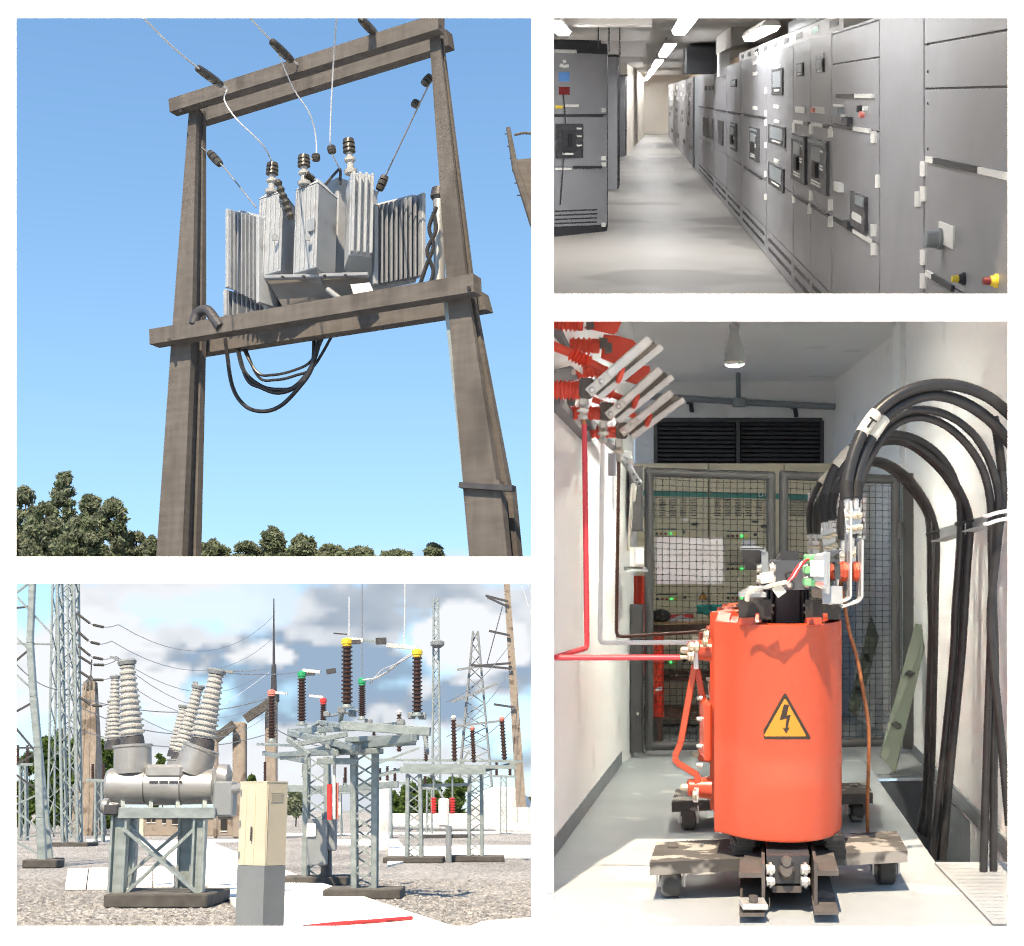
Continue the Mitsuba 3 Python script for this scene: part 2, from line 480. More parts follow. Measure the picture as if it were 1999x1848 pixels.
pl, up = vprism(575, 655, 735, 345, 560, 11.95, 0.35, 0.30)
part(tr, 'tank', solid(pl, up), TANK)
for i, (xl, xc, xr, yt, yb, y0, dl, dr) in enumerate([(500, 547, 573, 374, 531, 11.50, 0.16, 0.34), (571, 616, 656, 356, 524, 11.35, 0.16, 0.34)]):
    pl, up = vprism(xl, xc, xr, yt, yb, y0, dl, dr)
    k = part(tr, 'radiator', solid(pl, up), TANK)
    for j in range(5):                                  # fins standing proud of both faces
        f = (j + 0.5) / 5
        a = pl[0] + (pl[1] - pl[0]) * f
        part(k, 'rib', MB().bar(a + up * 0.04, a + up * 0.97, 0.008, 0.02, up=pl[3] - pl[0]), TANK)
    # sloping foot below the radiator
    c = sum(pl) / 4
    lo = [c + (p - c) * 0.55 - ZU * 0.20 + np.array([0.12, 0.18, 0]) for p in pl]
    part(k, 'foot', MB().hexa(pl, lo), GREYBOX)
    hi = [c + (p - c) * 0.45 + up + ZU * 0.09 for p in pl]
    part(k, 'shoulder', MB().hexa([p + up for p in pl], hi), TANK)
pl, up = vprism(672, 681, 726, 336, 500, 11.40, 0.35, 0.05)
k = part(tr, 'radiator', solid(pl, up), TANK, label='pale ribbed radiator nearest the right bushing')
for j in range(4):
    f = 0.1 + 0.27 * j
    a = pl[0] + (pl[3] - pl[0]) * f
    nn = unit(np.cross(pl[3] - pl[0], ZU))
    part(k, 'rib', MB().bar(a + up * 0.03 + nn * 0.03, a + up * 0.98 + nn * 0.03, 0.022, 0.06, up=nn, bev=0.004), TANK)
c = sum(pl) / 4
part(k, 'foot', MB().hexa(pl, [c + (p - c) * 0.8 - ZU * 0.18 + np.array([0.02, 0.15, 0]) for p in pl]), GREYBOX)


def bank(xl, xr, ytl, ytr, ybl, ybr, y0, y1, n, depth):
    a0, a1 = W(xl, ybl, y0), W(xr, ybr, y1)
    b0, b1 = W(xl, ytl, y0), W(xr, ytr, y1)
    nn = unit(np.cross(a1 - a0, ZU))
    if nn[1] > 0:
        nn = -nn
    q = [a0 - nn * depth, a1 - nn * depth, b1 - nn * depth, b0 - nn * depth]
    k = part(tr, 'radiator', MB().prism(q, -nn * 0.05), FIN)
    for j in range(n):
        f = (j + 0.5) / n
        p, s = a0 + (a1 - a0) * f, b0 + (b1 - b0) * f
        part(k, 'fin', MB().bar(p - nn * depth / 2, s - nn * depth / 2, 0.014, depth, up=nn, bev=0.003), FIN)
    for p, s in ((a0, b0), (a1, b1)):
        part(k, 'side_panel', MB().bar(p - nn * depth / 2, s - nn * depth / 2, 0.035, depth + 0.03, up=nn, bev=0.004), TANK)
    for p, s in ((a0, a1), (b0, b1)):
        part(k, 'header_pipe', MB().cyl(p - nn * depth * 0.8, s - nn * depth * 0.8, 0.03, n=10), TANK, 40)
    return k


bank(445, 505, 409, 424, 562, 592, 11.85, 11.60, 8, 0.16)
bank(441, 520, 566, 590, 618, 622, 11.95, 11.7, 9, 0.14)
bank(733, 826, 402, 378, 556, 538, 11.55, 11.85, 10, 0.16)
c_ = W(622, 596, 11.75)
pl_ = [W(520, 546, 11.55), W(716, 540, 11.42), W(716, 540, 12.0), W(520, 546, 12.1)]
lo_ = [W(552, 600, 11.6), W(706, 576, 11.5), W(706, 576, 11.85), W(552, 600, 11.9)]
part(tr, 'base', MB().hexa(pl_, lo_), CHANNEL_TL)
part(tr, 'base_rim', MB().bar(W(516, 543, 11.5), W(720, 537, 11.38), .05, .035, ZU, bev=.008), FIN)
for f_ in (.2, .4, .6, .8):
    q_ = W(516 + 204 * f_, 545 - 6 * f_, 11.5 - .12 * f_)
    part(tr, 'flange_bolt', MB().cyl(q_ + NB * .02, q_ + NB * .045, .010, n=6), DARKSTEEL)
for pp, nn_ in (((536, 470, 11.47), 0), ((600, 470, 11.33), 0)):
    q_ = W(*pp)
    part(tr, 'lifting_lug', MB().bar(q_, q_ + ZU * .05, .04, .01), GREYBOX)
part(tr, 'rating_plate', MB().box(W(607, 440, 11.36), UB * .035, NB * .004, ZU * .05), ALU)
part(tr, 'valve_pipe', MB().cyl(W(640, 566, 11.3), W(664, 584, 11.22), 0.022, n=10), ALU, 40)
part(tr, 'pale_plate', MB().prism([W(684, 556, 11.3), W(722, 552, 11.3), W(730, 572, 11.25), W(690, 575, 11.25)], [0, 0.03, 0]), ALU)  # small bright pale plate below the radiators
for cx, cy, bx, by, y0 in ((532, 331, 530, 378, 11.6), (593, 316, 594, 362, 11.45), (680, 284, 685, 340, 11.5)):
    p1, p0 = W(cx, cy - 13, y0), W(bx, by, y0)
    k = part(tr, 'bushing', MB().lathe(p0, p1, [(0, 0.05), (0.1, 0.055), (0.14, 0.028), (0.34, 0.028), (0.36, 0.045), (0.44, 0.045), (0.46, 0.026), (0.6, 0.026)], 12), GREYPOT, 35)
    part(k, 'shed', MB().lathe(p0 + (p1 - p0) * 0.6, p1, [(0, 0.03), (0.04, 0.052), (0.24, 0.047), (0.28, 0.034), (0.32, 0.052), (0.56, 0.047), (0.60, 0.034), (0.64, 0.050), (0.94, 0.044), (1, 0.015)], 14), DARKPOT, 30)
for a, b in (((541, 352), (569, 428)), ((596, 340), (612, 352))):
    m = MB().lathe(W(*a, 11.42), W(*b, 11.46), [(x / 12, 0.035 if x % 2 else 0.02) for x in range(13)], 10)
    part(tr, 'arrester', m, DARKPOT, 30)
part(tr, 'conduit', MB().tube([W(856, 372, 11.55), W(858, 566, 11.5)], 0.045, 12), ALU, 40)
part(tr, 'conduit_cap', MB().lathe(W(857, 392, 11.55), W(856, 368, 11.55), [(0, 0.05), (0.3, 0.07), (1, 0.055)], 12), DARKSTEEL, 40)
part(tr, 'elbow_pipe', MB().tube(curve([W(378, 634, 11.8), W(386, 612, 11.8), W(404, 606, 11.75), W(418, 622, 11.7), W(431, 640, 11.65)], 6), 0.042, 10), DARKSTEEL, 40)
part(tr, 'elbow_pipe', MB().tube(curve([W(620, 378, 11.9), W(655, 338, 11.9), W(664, 332, 11.9), W(664, 360, 11.9)], 6), 0.012, 8), DARKSTEEL, 40)
for lab, pts in zip(('thicker black cable winding down close to the right post', 'black cable crossing over beside the right radiator'), ([(852, 405), (838, 445), (846, 480), (832, 520), (820, 556)], [(846, 415), (851, 450), (834, 490), (846, 530), (836, 562)])):
    solo('side_cable', MB().tube(curve([W(x, y, 11.35) for x, y in pts], 8), 0.016, 8), BLACK,
         lab, 'cable', 'cables beside the right radiator', 40)
LOOPS = [[(110, 1300), (150, 1580), (230, 1710), (340, 1745), (450, 1710), (560, 1600), (640, 1480), (690, 1270)],
         [(170, 1300), (240, 1540), (330, 1600), (440, 1632), (560, 1580), (650, 1440), (700, 1265)],
         [(175, 1300), (220, 1490), (330, 1590), (450, 1612), (540, 1590), (640, 1460), (655, 1275)],
         [(190, 1300), (300, 1500), (400, 1522), (540, 1490), (640, 1430), (725, 1255)],
         [(210, 1300), (310, 1530), (420, 1552), (540, 1525), (650, 1470), (790, 1235)]]
for i, pts in enumerate(LOOPS):
    lab = ('lowest and widest black loop of cable under the transformer', 'thick black cable loop, second from below, under the transformer', 'thick black cable loop, third from below, under the transformer', 'thin black cable loop, highest under the transformer', 'thin black cable loop reaching farthest right under the transformer')[i]
    solo('loop_cable', MB().tube(curve([W(404.8 + x * .3188, 247.4 + y * .3188, 12.14 - x * .00040 + 0.012 * i) for x, y in pts], 8), 0.017 if i < 3 else 0.012, 8), BLACK, lab, 'cable', 'loops of cable under the transformer', 40)


def zA(x, y):
    return x * .5964, y * .5964


def line_wire(pts, r, name, label, ins, y=11.3, grp='overhead wires of the post frame', mat_=PALEWIRE):
    k = thing(name, label, 'wire', grp)
    part(k, 'conductor', MB().tube(curve([W(*zA(a, b), y + c) for a, b, c in pts], 6), r, 6), mat_, 40)
    for (a0, b0, c0, a1, b1, c1) in ins:
        m = MB().lathe(W(*zA(a0, b0), y + c0), W(*zA(a1, b1), y + c1), [(0, .012), (.05, .03), (.3, .036), (.33, .02), (.37, .036), (.62, .036), (.66, .02), (.70, .036), (.95, .03), (1, .012)], 10)
        part(k, 'insulator', m, DARKPOT, 30)


line_wire([(470, 60, -1.5), (560, 150, -0.9), (650, 225, -0.4), (745, 292, 0.2)], 0.007, 'overhead_wire', 'pale wire with a dark insulator meeting the left end of the top beam', [(645, 222, -0.4, 725, 280, 0.1)])
line_wire([(800, 40, -1.5), (885, 130, -0.4), (985, 222, 0.1)], 0.007, 'overhead_wire', 'pale wire with a dark insulator meeting the middle of the top beam', [(888, 135, -0.4, 955, 200, 0.0)])
line_wire([(1150, 20, -1.5), (1185, 65, -0.6), (1250, 132, -0.1)], 0.007, 'overhead_wire', 'short wire with a dark insulator meeting the right part of the top beam', [(1180, 62, -0.6, 1228, 112, -0.2)])
line_wire([(742, 296, .15), (735, 330, .05), (775, 392, 0), (855, 470, 0.1), (892, 533, 0.3)], 0.006, 'drop_wire', 'thin drop wire curving from the left wire down to the left bushing', [])
line_wire([(905, 160, -0.2), (960, 290, 0), (1012, 370, 0.1), (1034, 450, 0.2), (1031, 520, 0.2), (994, 510, 0.15)], 0.006, 'drop_wire', 'thin drop wire curving down to the middle bushing', [(1034, 505, 0.2, 1034, 528, 0.2)])
line_wire([(1103, 30, -0.6), (1092, 200, -0.2), (1082, 400, 0), (1084, 490, 0.1), (1113, 557, 0.6)], 0.006, 'drop_wire', 'thin nearly vertical drop wire left of the tallest bushing', [(1083, 478, 0.1, 1088, 503, 0.1)])
line_wire([(640, 470, 0.8), (720, 535, 0.6), (838, 680, 0.3)], 0.006, 'stay_wire', 'thin stay wire from the left post to the left radiator', [(685, 500, 0.7, 722, 540, 0.6)], mat_=WIRE)
line_wire([(1425, 235, -0.2), (1350, 390, 0.0), (1232, 640, 0.3)], 0.007, 'stay_wire', 'thin dark stay wire from the right post down to the right radiator', [(1412, 248, -0.2, 1385, 280, -0.2), (1366, 330, 0, 1355, 352, 0), (1262, 575, 0.2, 1240, 625, 0.2)], mat_=WIRE)

nb = thing('neighbour_frame', 'dark edge of another post frame cut off at the right', 'frame')
part(nb, 'post', MB().tube([W(992, 250, 13), W(1006, 330, 13), W(1043, 440, 13)], [0.02, 0.03, 0.04], 8), POST, 40)
part(nb, 'platform', MB().hexa([W(1008, 312, 13), W(1052, 308, 13), W(1052, 404, 13), W(1026, 385, 13)], [W(1012, 312, 13.3), W(1052, 308, 13.3), W(1052, 404, 13.3), W(1028, 385, 13.3)]), POST)
part(nb, 'arm', MB().tube([W(1004, 264, 13), W(1022, 260, 13), W(1048, 262, 13)], 0.012, 6), POST, 40)
for i in range(6):
    f = i / 5
    p = (992 + 24 * f, 262 + 120 * f)
    part(nb, 'step', MB().tube([W(p[0] - 7, p[1], 13), W(p[0] + 3, p[1], 13)], 0.006, 5), DARKSTEEL)

# ---- trees on the terrace
rng = np.random.default_rng(7)


def leaves(centres, radii, per, size, flat=0.8, rng=rng):
    v, f = [], []
    for c, r in zip(centres, radii):
        n = max(6, int(per * (r / np.mean(radii)) ** 2))
        d = rng.normal(size=(n, 3))
        d /= np.linalg.norm(d, axis=1, keepdims=True)
        p = c + d * (r * rng.uniform(0.35, 1.08, (n, 1))) * np.array([1, 1, flat])
        a = rng.normal(size=(n, 3))
        a /= np.linalg.norm(a, axis=1, keepdims=True)
        b = np.cross(a, rng.normal(size=(n, 3)))
        b /= np.linalg.norm(b, axis=1, keepdims=True)
        s = size * rng.uniform(0.6, 1.4, (n, 1))
        v.append(np.stack([p - a * s, p + b * s * .45, p + a * s, p - b * s * .45], 1))
    v = np.vstack(v).reshape(-1, 3)
    i = np.arange(len(v) // 4)[:, None] * 4
    f = np.vstack([i + [0, 1, 2], i + [0, 2, 3]])
    return v, f


def tree(px, top, bot, wid, y, label, group, per=90, leaf=0.023, mats=('a', 'b'), clumps=34, foot=1093, name='tree', shape=0.6):
    k = thing(name, label, 'tree', group)
    base = W(px, foot, y) if y < 20 else None
    if base is None:
        base = W(px, foot, y)
        base[2] = 0.0
    tip = W(px, top, y)
    H = tip[2] - W(px, bot, y)[2]
    z0 = W(px, bot, y)[2]
    R = wid / 2 / F_PX * y
    m = MB().tube([base, [base[0] + .02 * H, y, z0 + H * .3], [tip[0], y, z0 + H * .85]], [R * .07 + .008, R * .05 + .005, .004], 7)
    cs, rs = [], []
    for i in range(clumps):
        h = rng.uniform(0.0, 1.0) ** 0.9
        prof = math.sqrt(max(0.0, 1 - h ** 2.4)) * (0.7 + 0.3 * min(1, h * 4))
        ang, rr = rng.uniform(0, 2 * np.pi), R * prof * rng.uniform(0.35, 1.0)
        c = np.array([tip[0] + math.cos(ang) * rr, y + math.sin(ang) * rr, z0 + H * (0.02 + 0.93 * h)])
        cs.append(c)
        rs.append(R * rng.uniform(0.28, 0.50) * (0.75 + 0.3 * (1 - h)))
        if i % 3 == 0:
            o = np.array([tip[0], y, c[2] - rr * 0.6])
            m.tube([o, (o + c) / 2 + [0, 0, 0.02 * H], c], [R * .02 + .003, R * .015 + .002, .002], 5)
    part(k, 'trunk', m, BARK, 40)
    half = len(cs) // 2
    part(k, 'crown', leaves(cs[:half], rs[:half], per, leaf), 'mat_leaf_' + mats[0])
    part(k, 'crown', leaves(cs[half:], rs[half:], per, leaf), 'mat_leaf_' + mats[1])


TL_TREES = [(128, 922, 1095, 72, 15.0, 'tallest bushy tree, with a rounded top, at the left edge'), (50, 952, 1098, 78, 13.72, 'broad tree at the far left, left of the tallest tree'),
            (90, 985, 1098, 80, 13.24, 'low broad tree between the two leftmost tree tops'), (178, 962, 1098, 58, 13.96, 'slender tree just right of the tallest tree'),
            (222, 974, 1098, 74, 13.6, 'bushy tree halfway between the tallest tree and the left post'), (160, 1010, 1098, 90, 13.0, 'low tree in front, below the tallest tree'),
            (266, 1040, 1098, 60, 13.84, 'small tree left of the left post'), (300, 1046, 1098, 40, 13.0, 'small tree at the foot of the left post'),
            (418, 1057, 1098, 56, 13.72, 'small tree just right of the left post'), (480, 1062, 1098, 60, 12.35, 'low tree right of the left post'),
            (538, 1026, 1098, 52, 12.35, 'tallest tree between the two posts'), (588, 1048, 1098, 66, 12.35, 'round tree right of the tallest one between the posts'),
            (645, 1070, 1098, 60, 12.35, 'low tree in the middle between the posts'), (706, 1074, 1098, 56, 12.35, 'low tree showing only its top, right of the middle'),
            (775, 1080, 1098, 60, 12.35, 'lowest tree top between the posts'), (848, 1066, 1098, 44, 12.35, 'small tree top left of the right post')]
for px, tp, bt, wd, y, lab in TL_TREES:
    tree(px, tp, bt, wd, y, lab, 'trees behind the post frame', clumps=48 if tp < 1020 else 30, per=120)

# ================================================================ lower left: open-air switchyard
def zb(x, y):
    return x * .5251, 1124.5 + y * .5251


def GB(x, y, z=0.0):
    return G(*zb(x, y), z)


def WB(x, y, d):
    return W(*zb(x, y), d)


def yard_y(y):                      # level distance of a ground point seen at this row
    return GB(900, y)[1]


def poly_ground(pts, z0, z1):
    p = [GB(x, y) for x, y in pts]
    p = np.array([[q[0], q[1], z0] for q in p])
    return MB().prism(p, [0, 0, z1 - z0])


from shapely.geometry import Polygon
# ---- paving
A = [(500, 988), (768, 988), (1060, 1104), (1760, 1345), (985, 1345), (870, 1225), (775, 1160), (590, 1045)]
L0, L1 = np.array([(500, 988), (590, 1045), (775, 1160), (870, 1225), (985, 1345)], float), np.array([(768, 988), (1060, 1104), (1760, 1345)], float)


L0W, L1W = L0, L1


def along(poly, t):
    s = np.r_[0, np.cumsum(np.linalg.norm(np.diff(poly, axis=0), axis=1))]
    t = t * s[-1]
    return np.array([np.interp(t, s, poly[:, 0]), np.interp(t, s, poly[:, 1])])


walk = struct('walkway', poly_ground(A, -0.2, 0.02), PAD, 'pale concrete walkway running diagonally through the gravel')
N = 9
for i in range(N):
    t0, t1 = i / N + 0.003, (i + 1) / N - 0.003
    q = [along(L0W, t0), along(L1W, t0), along(L1W, t1), along(L0W, t1)]
    for a, b in ((0.0, 0.495), (0.505, 1.0)):
        s = [q[0] * (1 - a) + q[1] * a, q[0] * (1 - b) + q[1] * b, q[3] * (1 - b) + q[2] * b, q[3] * (1 - a) + q[2] * a]
        part(walk, 'slab', poly_ground(s, 0.0, 0.06), SLAB)
pv = struct('pavement', poly_ground([(250, 1098), (648, 1088), (650, 1168), (238, 1172)], -0.2, 0.02), PAD, 'pale paved strip behind the big circuit breaker')
for i in range(5):
    t0, t1 = i / 5 + .006, (i + 1) / 5 - .006
    for a, b in ((0.0, 0.49), (0.51, 1.0)):
        f = lambda t, k: (250 * (1 - k) + 238 * k) * (1 - t) + t * (648 * (1 - k) + 650 * k)
        h = lambda t, k: (1098 * (1 - k) + 1172 * k) * (1 - t) + t * (1088 * (1 - k) + 1168 * k)
        part(pv, 'slab', poly_ground([(f(t0, a), h(t0, a)), (f(t1, a), h(t1, a)), (f(t1, b), h(t1, b)), (f(t0, b), h(t0, b))], 0.0, 0.07), SLAB)
for nm, pts, lab in (('kerb', [(1060, 962), (2000, 952), (2000, 958), (1060, 968)], 'far pale kerb crossing the yard in front of the boundary wall'),
                     ('kerb', [(560, 1000), (650, 985), (900, 985), (900, 991), (660, 992), (580, 1006)], 'far pale kerb left of the cream control cabinet'),
                     ('pavement', [(1230, 985), (1480, 985), (1500, 1012), (1230, 1000)], 'bright paved strip between the two steel structures'),
                     ('pavement', [(1445, 1012), (2000, 1006), (2000, 1050), (1560, 1052), (1440, 1085)], 'wide bright paving around the far steel structure'),
                     ('pavement', [(1790, 1300), (2000, 1282), (2000, 1345), (1700, 1345)], 'bright paving in the lower right corner of the yard'),
                     ('kerb', [(320, 985), (400, 975), (520, 978), (330, 992)], 'small pale kerb left of the circuit breaker')):
    struct(nm, poly_ground(pts, -0.2, 0.06), SLAB, lab)
solo('pipe', MB().tube([WB(1440, 928, 150), WB(1660, 935, 135), WB(2010, 940, 120)], 0.38, 10), SLAB, 'long pale pipe lying in front of the white boundary wall', 'pipe', None, 40)
solo('rope', MB().tube(curve([GB(1130, 1306, .09), GB(1270, 1292, .09), GB(1400, 1283, .09), GB(1530, 1272, .09)], 6), 0.03, 6), REDP, 'red cord lying across the walkway in the foreground', 'rope', None, 40)

# ---- far background
wl = thing('boundary_wall', 'white boundary wall at the far right of the switchyard', 'wall')
wy = 165
a, b = WB(1795, 930, wy), WB(2010, 930, wy)
for i in range(5):
    p, q = a + (b - a) * i / 5, a + (b - a) * (i + 1) / 5
    part(wl, 'panel', MB().box([(p[0] + q[0]) / 2, wy, 1.0], [(q[0] - p[0]) / 2 - .03, 0, 0], [0, .15, 0], [0, 0, 1.05], .03), SLAB)
a, b = WB(1430, 900, wy + 2), WB(1795, 900, wy + 2)
part(wl, 'panel', MB().box([(a[0] + b[0]) / 2, wy + 2, 0.7], [(b[0] - a[0]) / 2, 0, 0], [0, .15, 0], [0, 0, .75]), SLAB)
dome = thing('dome', 'white rounded roof showing above the far boundary wall', 'roof')
part(dome, 'shell', MB().ball(WB(1862, 872, 210), 4.3, 3, (1, 1, .72)), SLAB, 40)
part(dome, 'base', MB().cyl(WB(1862, 890, 210) * [1, 1, 0], WB(1862, 876, 210), 4.5, n=24), SLAB, 40)
lb = thing('low_building', 'low tan building with small openings seen under the circuit breaker', 'building')
ly = yard_y(968)
a, b = WB(505, 968, ly), WB(1000, 968, ly)
top = WB(700, 896, ly)[2]
part(lb, 'wall', MB().box([(a[0] + b[0]) / 2, ly + 1.2, top / 2], [(b[0] - a[0]) / 2, 0, 0], [0, 1.2, 0], [0, 0, top / 2], .03), CONPOLE)
part(lb, 'roof', MB().box([(a[0] + b[0]) / 2, ly + 1.2, top + .06], [(b[0] - a[0]) / 2 + .15, 0, 0], [0, 1.4, 0], [0, 0, .06], .02), SLAB)
for x0, x1, y0, y1 in ((545, 560, 902, 918), (565, 578, 902, 918), (603, 617, 904, 922), (640, 662, 902, 925), (690, 705, 902, 920), (820, 845, 905, 950)):
    q = [WB(x0, y0, ly - .02), WB(x1, y0, ly - .02), WB(x1, y1, ly - .02), WB(x0, y1, ly - .02)]
    k = part(lb, 'window', MB().prism(q, [0, 0.05, 0]), MATTBLACK)
    part(k, 'frame', MB().bar(q[3] - [0, .03, 0], q[2] - [0, .03, 0], .07), SLAB)
part(lb, 'pier', MB().prism([WB(512, 896, ly - .1), WB(533, 896, ly - .1), WB(533, 968, ly - .1), WB(512, 968, ly - .1)], [0, .08, 0]), CREAM)
for px, tp, wd, y, nm, lab in ((105, 640, 75, 120, 'a', 'dark green tree at the far left behind the tall lattice leg'), (178, 590, 120, 118, 'c', 'bushy green tree between the lattice tower and the concrete post'),
                               (232, 560, 110, 124, 'c', 'tall green tree right behind the lattice tower'), (300, 575, 120, 130, 'a', 'dark tree behind the concrete post at the left'),
                               (385, 600, 125, 126, 'c', 'green tree between the concrete post and the circuit breaker'), (598, 655, 60, 190, 'c', 'small tree seen between the two white insulators'),
                               (935, 740, 60, 190, 'c', 'small green tree left of the cream control cabinet top'), (1100, 800, 80, 175, 'b', 'brownish tree right of the cream control cabinet'),
                               (1450, 805, 90, 200, 'c', 'tree left of the far steel structure'), (1530, 775, 100, 195, 'c', 'green tree behind the left column of the far steel structure'),
                               (1600, 755, 110, 205, 'c', 'tallest green tree behind the far steel structure'), (1700, 745, 100, 200, 'c', 'green tree behind the right column of the far steel structure')):
    x, yy = zb(px, tp)
    _, yb = zb(px, 885 if px > 500 else 925)
    tree(x, yy, yb, wd * .5251, y, lab, 'trees beyond the switchyard', per=110, leaf=0.26, mats=('c' if nm == 'c' else 'a', 'c' if nm != 'b' else 'b'), clumps=40, foot=yb + 20, shape=0.5)
hd = thing('hedge', 'dark green hedge line on the right beyond the boundary wall', 'hedge')
cs = [WB(x, 858, 260) for x in np.linspace(1780, 2010, 26)]
part(hd, 'foliage', leaves(cs, [1.9] * 26, 260, .35), 'mat_leaf_c')
part(hd, 'stem', MB().bar(WB(1780, 880, 260), WB(2010, 880, 260), .8, 5.0), BARK)


def cpole(pts, w0, w1, y, label, name='concrete_pole'):
    k = thing(name, label, 'pole', None)
    b, tpt = WB(*pts[0], y), WB(*pts[1], y)
    b[2] = 0
    m = MB()
    q0 = [b + np.array([s * w0 / 2, u * w0 / 2, 0]) for s, u in ((-1, -1), (1, -1), (1, 1), (-1, 1))]
    q1 = [tpt + np.array([s * w1 / 2, u * w1 / 2, 0]) for s, u in ((-1, -1), (1, -1), (1, 1), (-1, 1))]
    part(k, 'shaft', m.hexa(q0, q1), CONPOLE)
    return k, b, tpt


y = yard_y(965)
k, b, tp = cpole([(330, 965), (336, 395)], 2.0, 0.8, y, 'tan concrete post with a tapering ribbed shaft, left of the circuit breaker')
for s in (-.25, .12):
    part(k, 'rib', MB().tube([b + np.array([s * 1.7, -1.02, 0.1]), tp + np.array([s * .7, -.42, 0])], .07, 6), CONPOLE)
part(k, 'cap', MB().lathe(tp - ZU * .9, tp + ZU * .5, [(0, .3), (.25, .55), (.6, .5), (.8, .2), (1, .06)], 12), PAD, 40)
part(k, 'spike', MB().tube([tp, tp + ZU * 1.6], .05, 5), DARKSTEEL)
gt = thing('gantry', 'tan concrete gantry with slanting beams between the breaker and the switch structure', 'gantry')
for x0, x1, yb, yt in ((868, 915, 968, 545), (795, 812, 940, 590), (988, 1030, 960, 452)):
    p0, p1 = WB((x0 + x1) / 2, yb, 98), WB((x0 + x1) / 2, yt, 98)
    p0[2] = 0
    w = (x1 - x0) * .5251 / F_PX * 98
    part(gt, 'post', MB().bar(p0, p1, w, w, bev=.1), CONPOLE)
for a, b in (((800, 607), (872, 552)), ((912, 533), (1008, 468))):
    part(gt, 'beam', MB().bar(WB(*a, 97), WB(*b, 97), .35, .55), PAD)
sp = thing('lightning_mast', 'thin dark lightning spike rising above the gantry', 'mast')
part(sp, 'spike', MB().tube([WB(1018, 450, 98), WB(1018, 330, 98), WB(1018, 329, 98), WB(1018, 85, 98)], [.22, .16, .09, .04], 6), DARKSTEEL)
part(sp, 'base', MB().cyl(WB(1018, 470, 98), WB(1018, 440, 98), .35), DARKSTEEL)


def lattice(k, base, top, n, y, leg=.09, br=.05, depth=None, brace_parts=True, pad=None, mat_=None):
    mat_ = mat_ or GALV
    xl, xr, yb = base
    tl, tr_, yt = top
    p = [WB(xl, yb, y), WB(xr, yb, y)]
    q = [WB(tl, yt, y), WB(tr_, yt, y)]
    for v in p:
        v[2] = 0.0
    d0 = depth or np.linalg.norm(p[1] - p[0])
    d1 = d0 * np.linalg.norm(q[1] - q[0]) / np.linalg.norm(p[1] - p[0])
    bot = [p[0], p[1], p[1] + [0, d0, 0], p[0] + [0, d0, 0]]
    tp = [q[0], q[1], q[1] + [0, d1, 0], q[0] + [0, d1, 0]]
    for i in range(4):
        part(k, 'leg', MB().bar(bot[i], tp[i], leg, leg, bev=leg * .1), mat_)
    m = MB()
    for s in range(4):
        e = (s + 1) % 4
        for j in range(n):
            f0, f1 = j / n, (j + 1) / n
            a, b = (s, e) if j % 2 == 0 else (e, s)
            p0, p1 = bot[a] + (tp[a] - bot[a]) * f0, bot[b] + (tp[b] - bot[b]) * f1
            if brace_parts:
                part(k, 'brace', MB().bar(p0, p1, br, br * .6), mat_)
            else:
                m.bar(p0, p1, br, br * .6)
    if not brace_parts:
        part(k, 'bracing', m, mat_, kind='stuff')
    if pad:
        c = sum(bot) / 4
        part(k, 'footing', MB().box(c + [0, 0, .09], [pad, 0, 0], [0, pad, 0], [0, 0, .09], .02), PAD)
    return bot, tp


# ---- left towers
k = thing('lattice_tower', 'big pale steel tower leg with wide bracing at the far left edge of the yard', 'tower')
y = yard_y(1086)
leg = [(160, 1086), (150, 900), (142, 640), (125, 450), (112, 250), (122, -5)]
P = [WB(a, b, y) for a, b in leg]
P[0][2] = 0
for i in range(len(P) - 1):
    part(k, 'leg', MB().bar(P[i], P[i + 1], .24 - .015 * i, .2, bev=.02), GALV)
P2 = [WB(a, b, y + 1.4) for a, b in [(190, 1078), (168, 860), (150, 660)]]
P2[0][2] = 0
for i in range(2):
    part(k, 'leg', MB().bar(P2[i], P2[i + 1], .16, .12, bev=.02), GALV)
LP = [WB(a, b, y) for a, b in [(-60, 1086), (-40, -5)]]
LP[0][2] = 0
part(k, 'leg', MB().bar(LP[0], LP[1], .2), GALV)
for a, b in (((-40, 140), (118, 20)), ((-20, -10), (190, 215)), ((-40, 140), (114, 280)), ((-40, 400), (114, 270)), ((20, 330), (127, 430)), ((-40, 560), (124, 470)), ((-40, 640), (140, 640)),
             ((20, 520), (137, 660)), ((-40, 760), (143, 655)), ((-30, 680), (148, 800)), ((-50, 900), (150, 810)), ((-50, 780), (152, 950)), ((-60, 1010), (155, 960)), ((-40, 940), (155, 1040)), ((60, 120), (110, 115)), ((62, 252), (200, 255))):
    part(k, 'brace', MB().bar(WB(*a, y + .1), WB(*b, y + .1), .085, .05), DARKSTEEL if a[1] % 40 == 0 else GALV)
part(k, 'footing', MB().box(P[0] + [0, .0, .12], [.5, 0, 0], [0, .4, 0], [0, 0, .12], .03), PAD)
part(k, 'footing', MB().box(P2[0] + [0, .0, .12], [.32, 0, 0], [0, .3, 0], [0, 0, .12], .03), PAD)
k = thing('lattice_tower', 'tall narrow lattice tower standing second from the left', 'tower')
lattice(k, (232, 288, 1006), (212, 274, -4), 16, yard_y(1006), .13, .07, pad=1.0)
k = thing('lattice_tower', 'slender lattice tower just behind the second tower from the left', 'tower')
lattice(k, (176, 262, 972), (196, 250, 5), 14, yard_y(972), .13, .07, brace_parts=False)
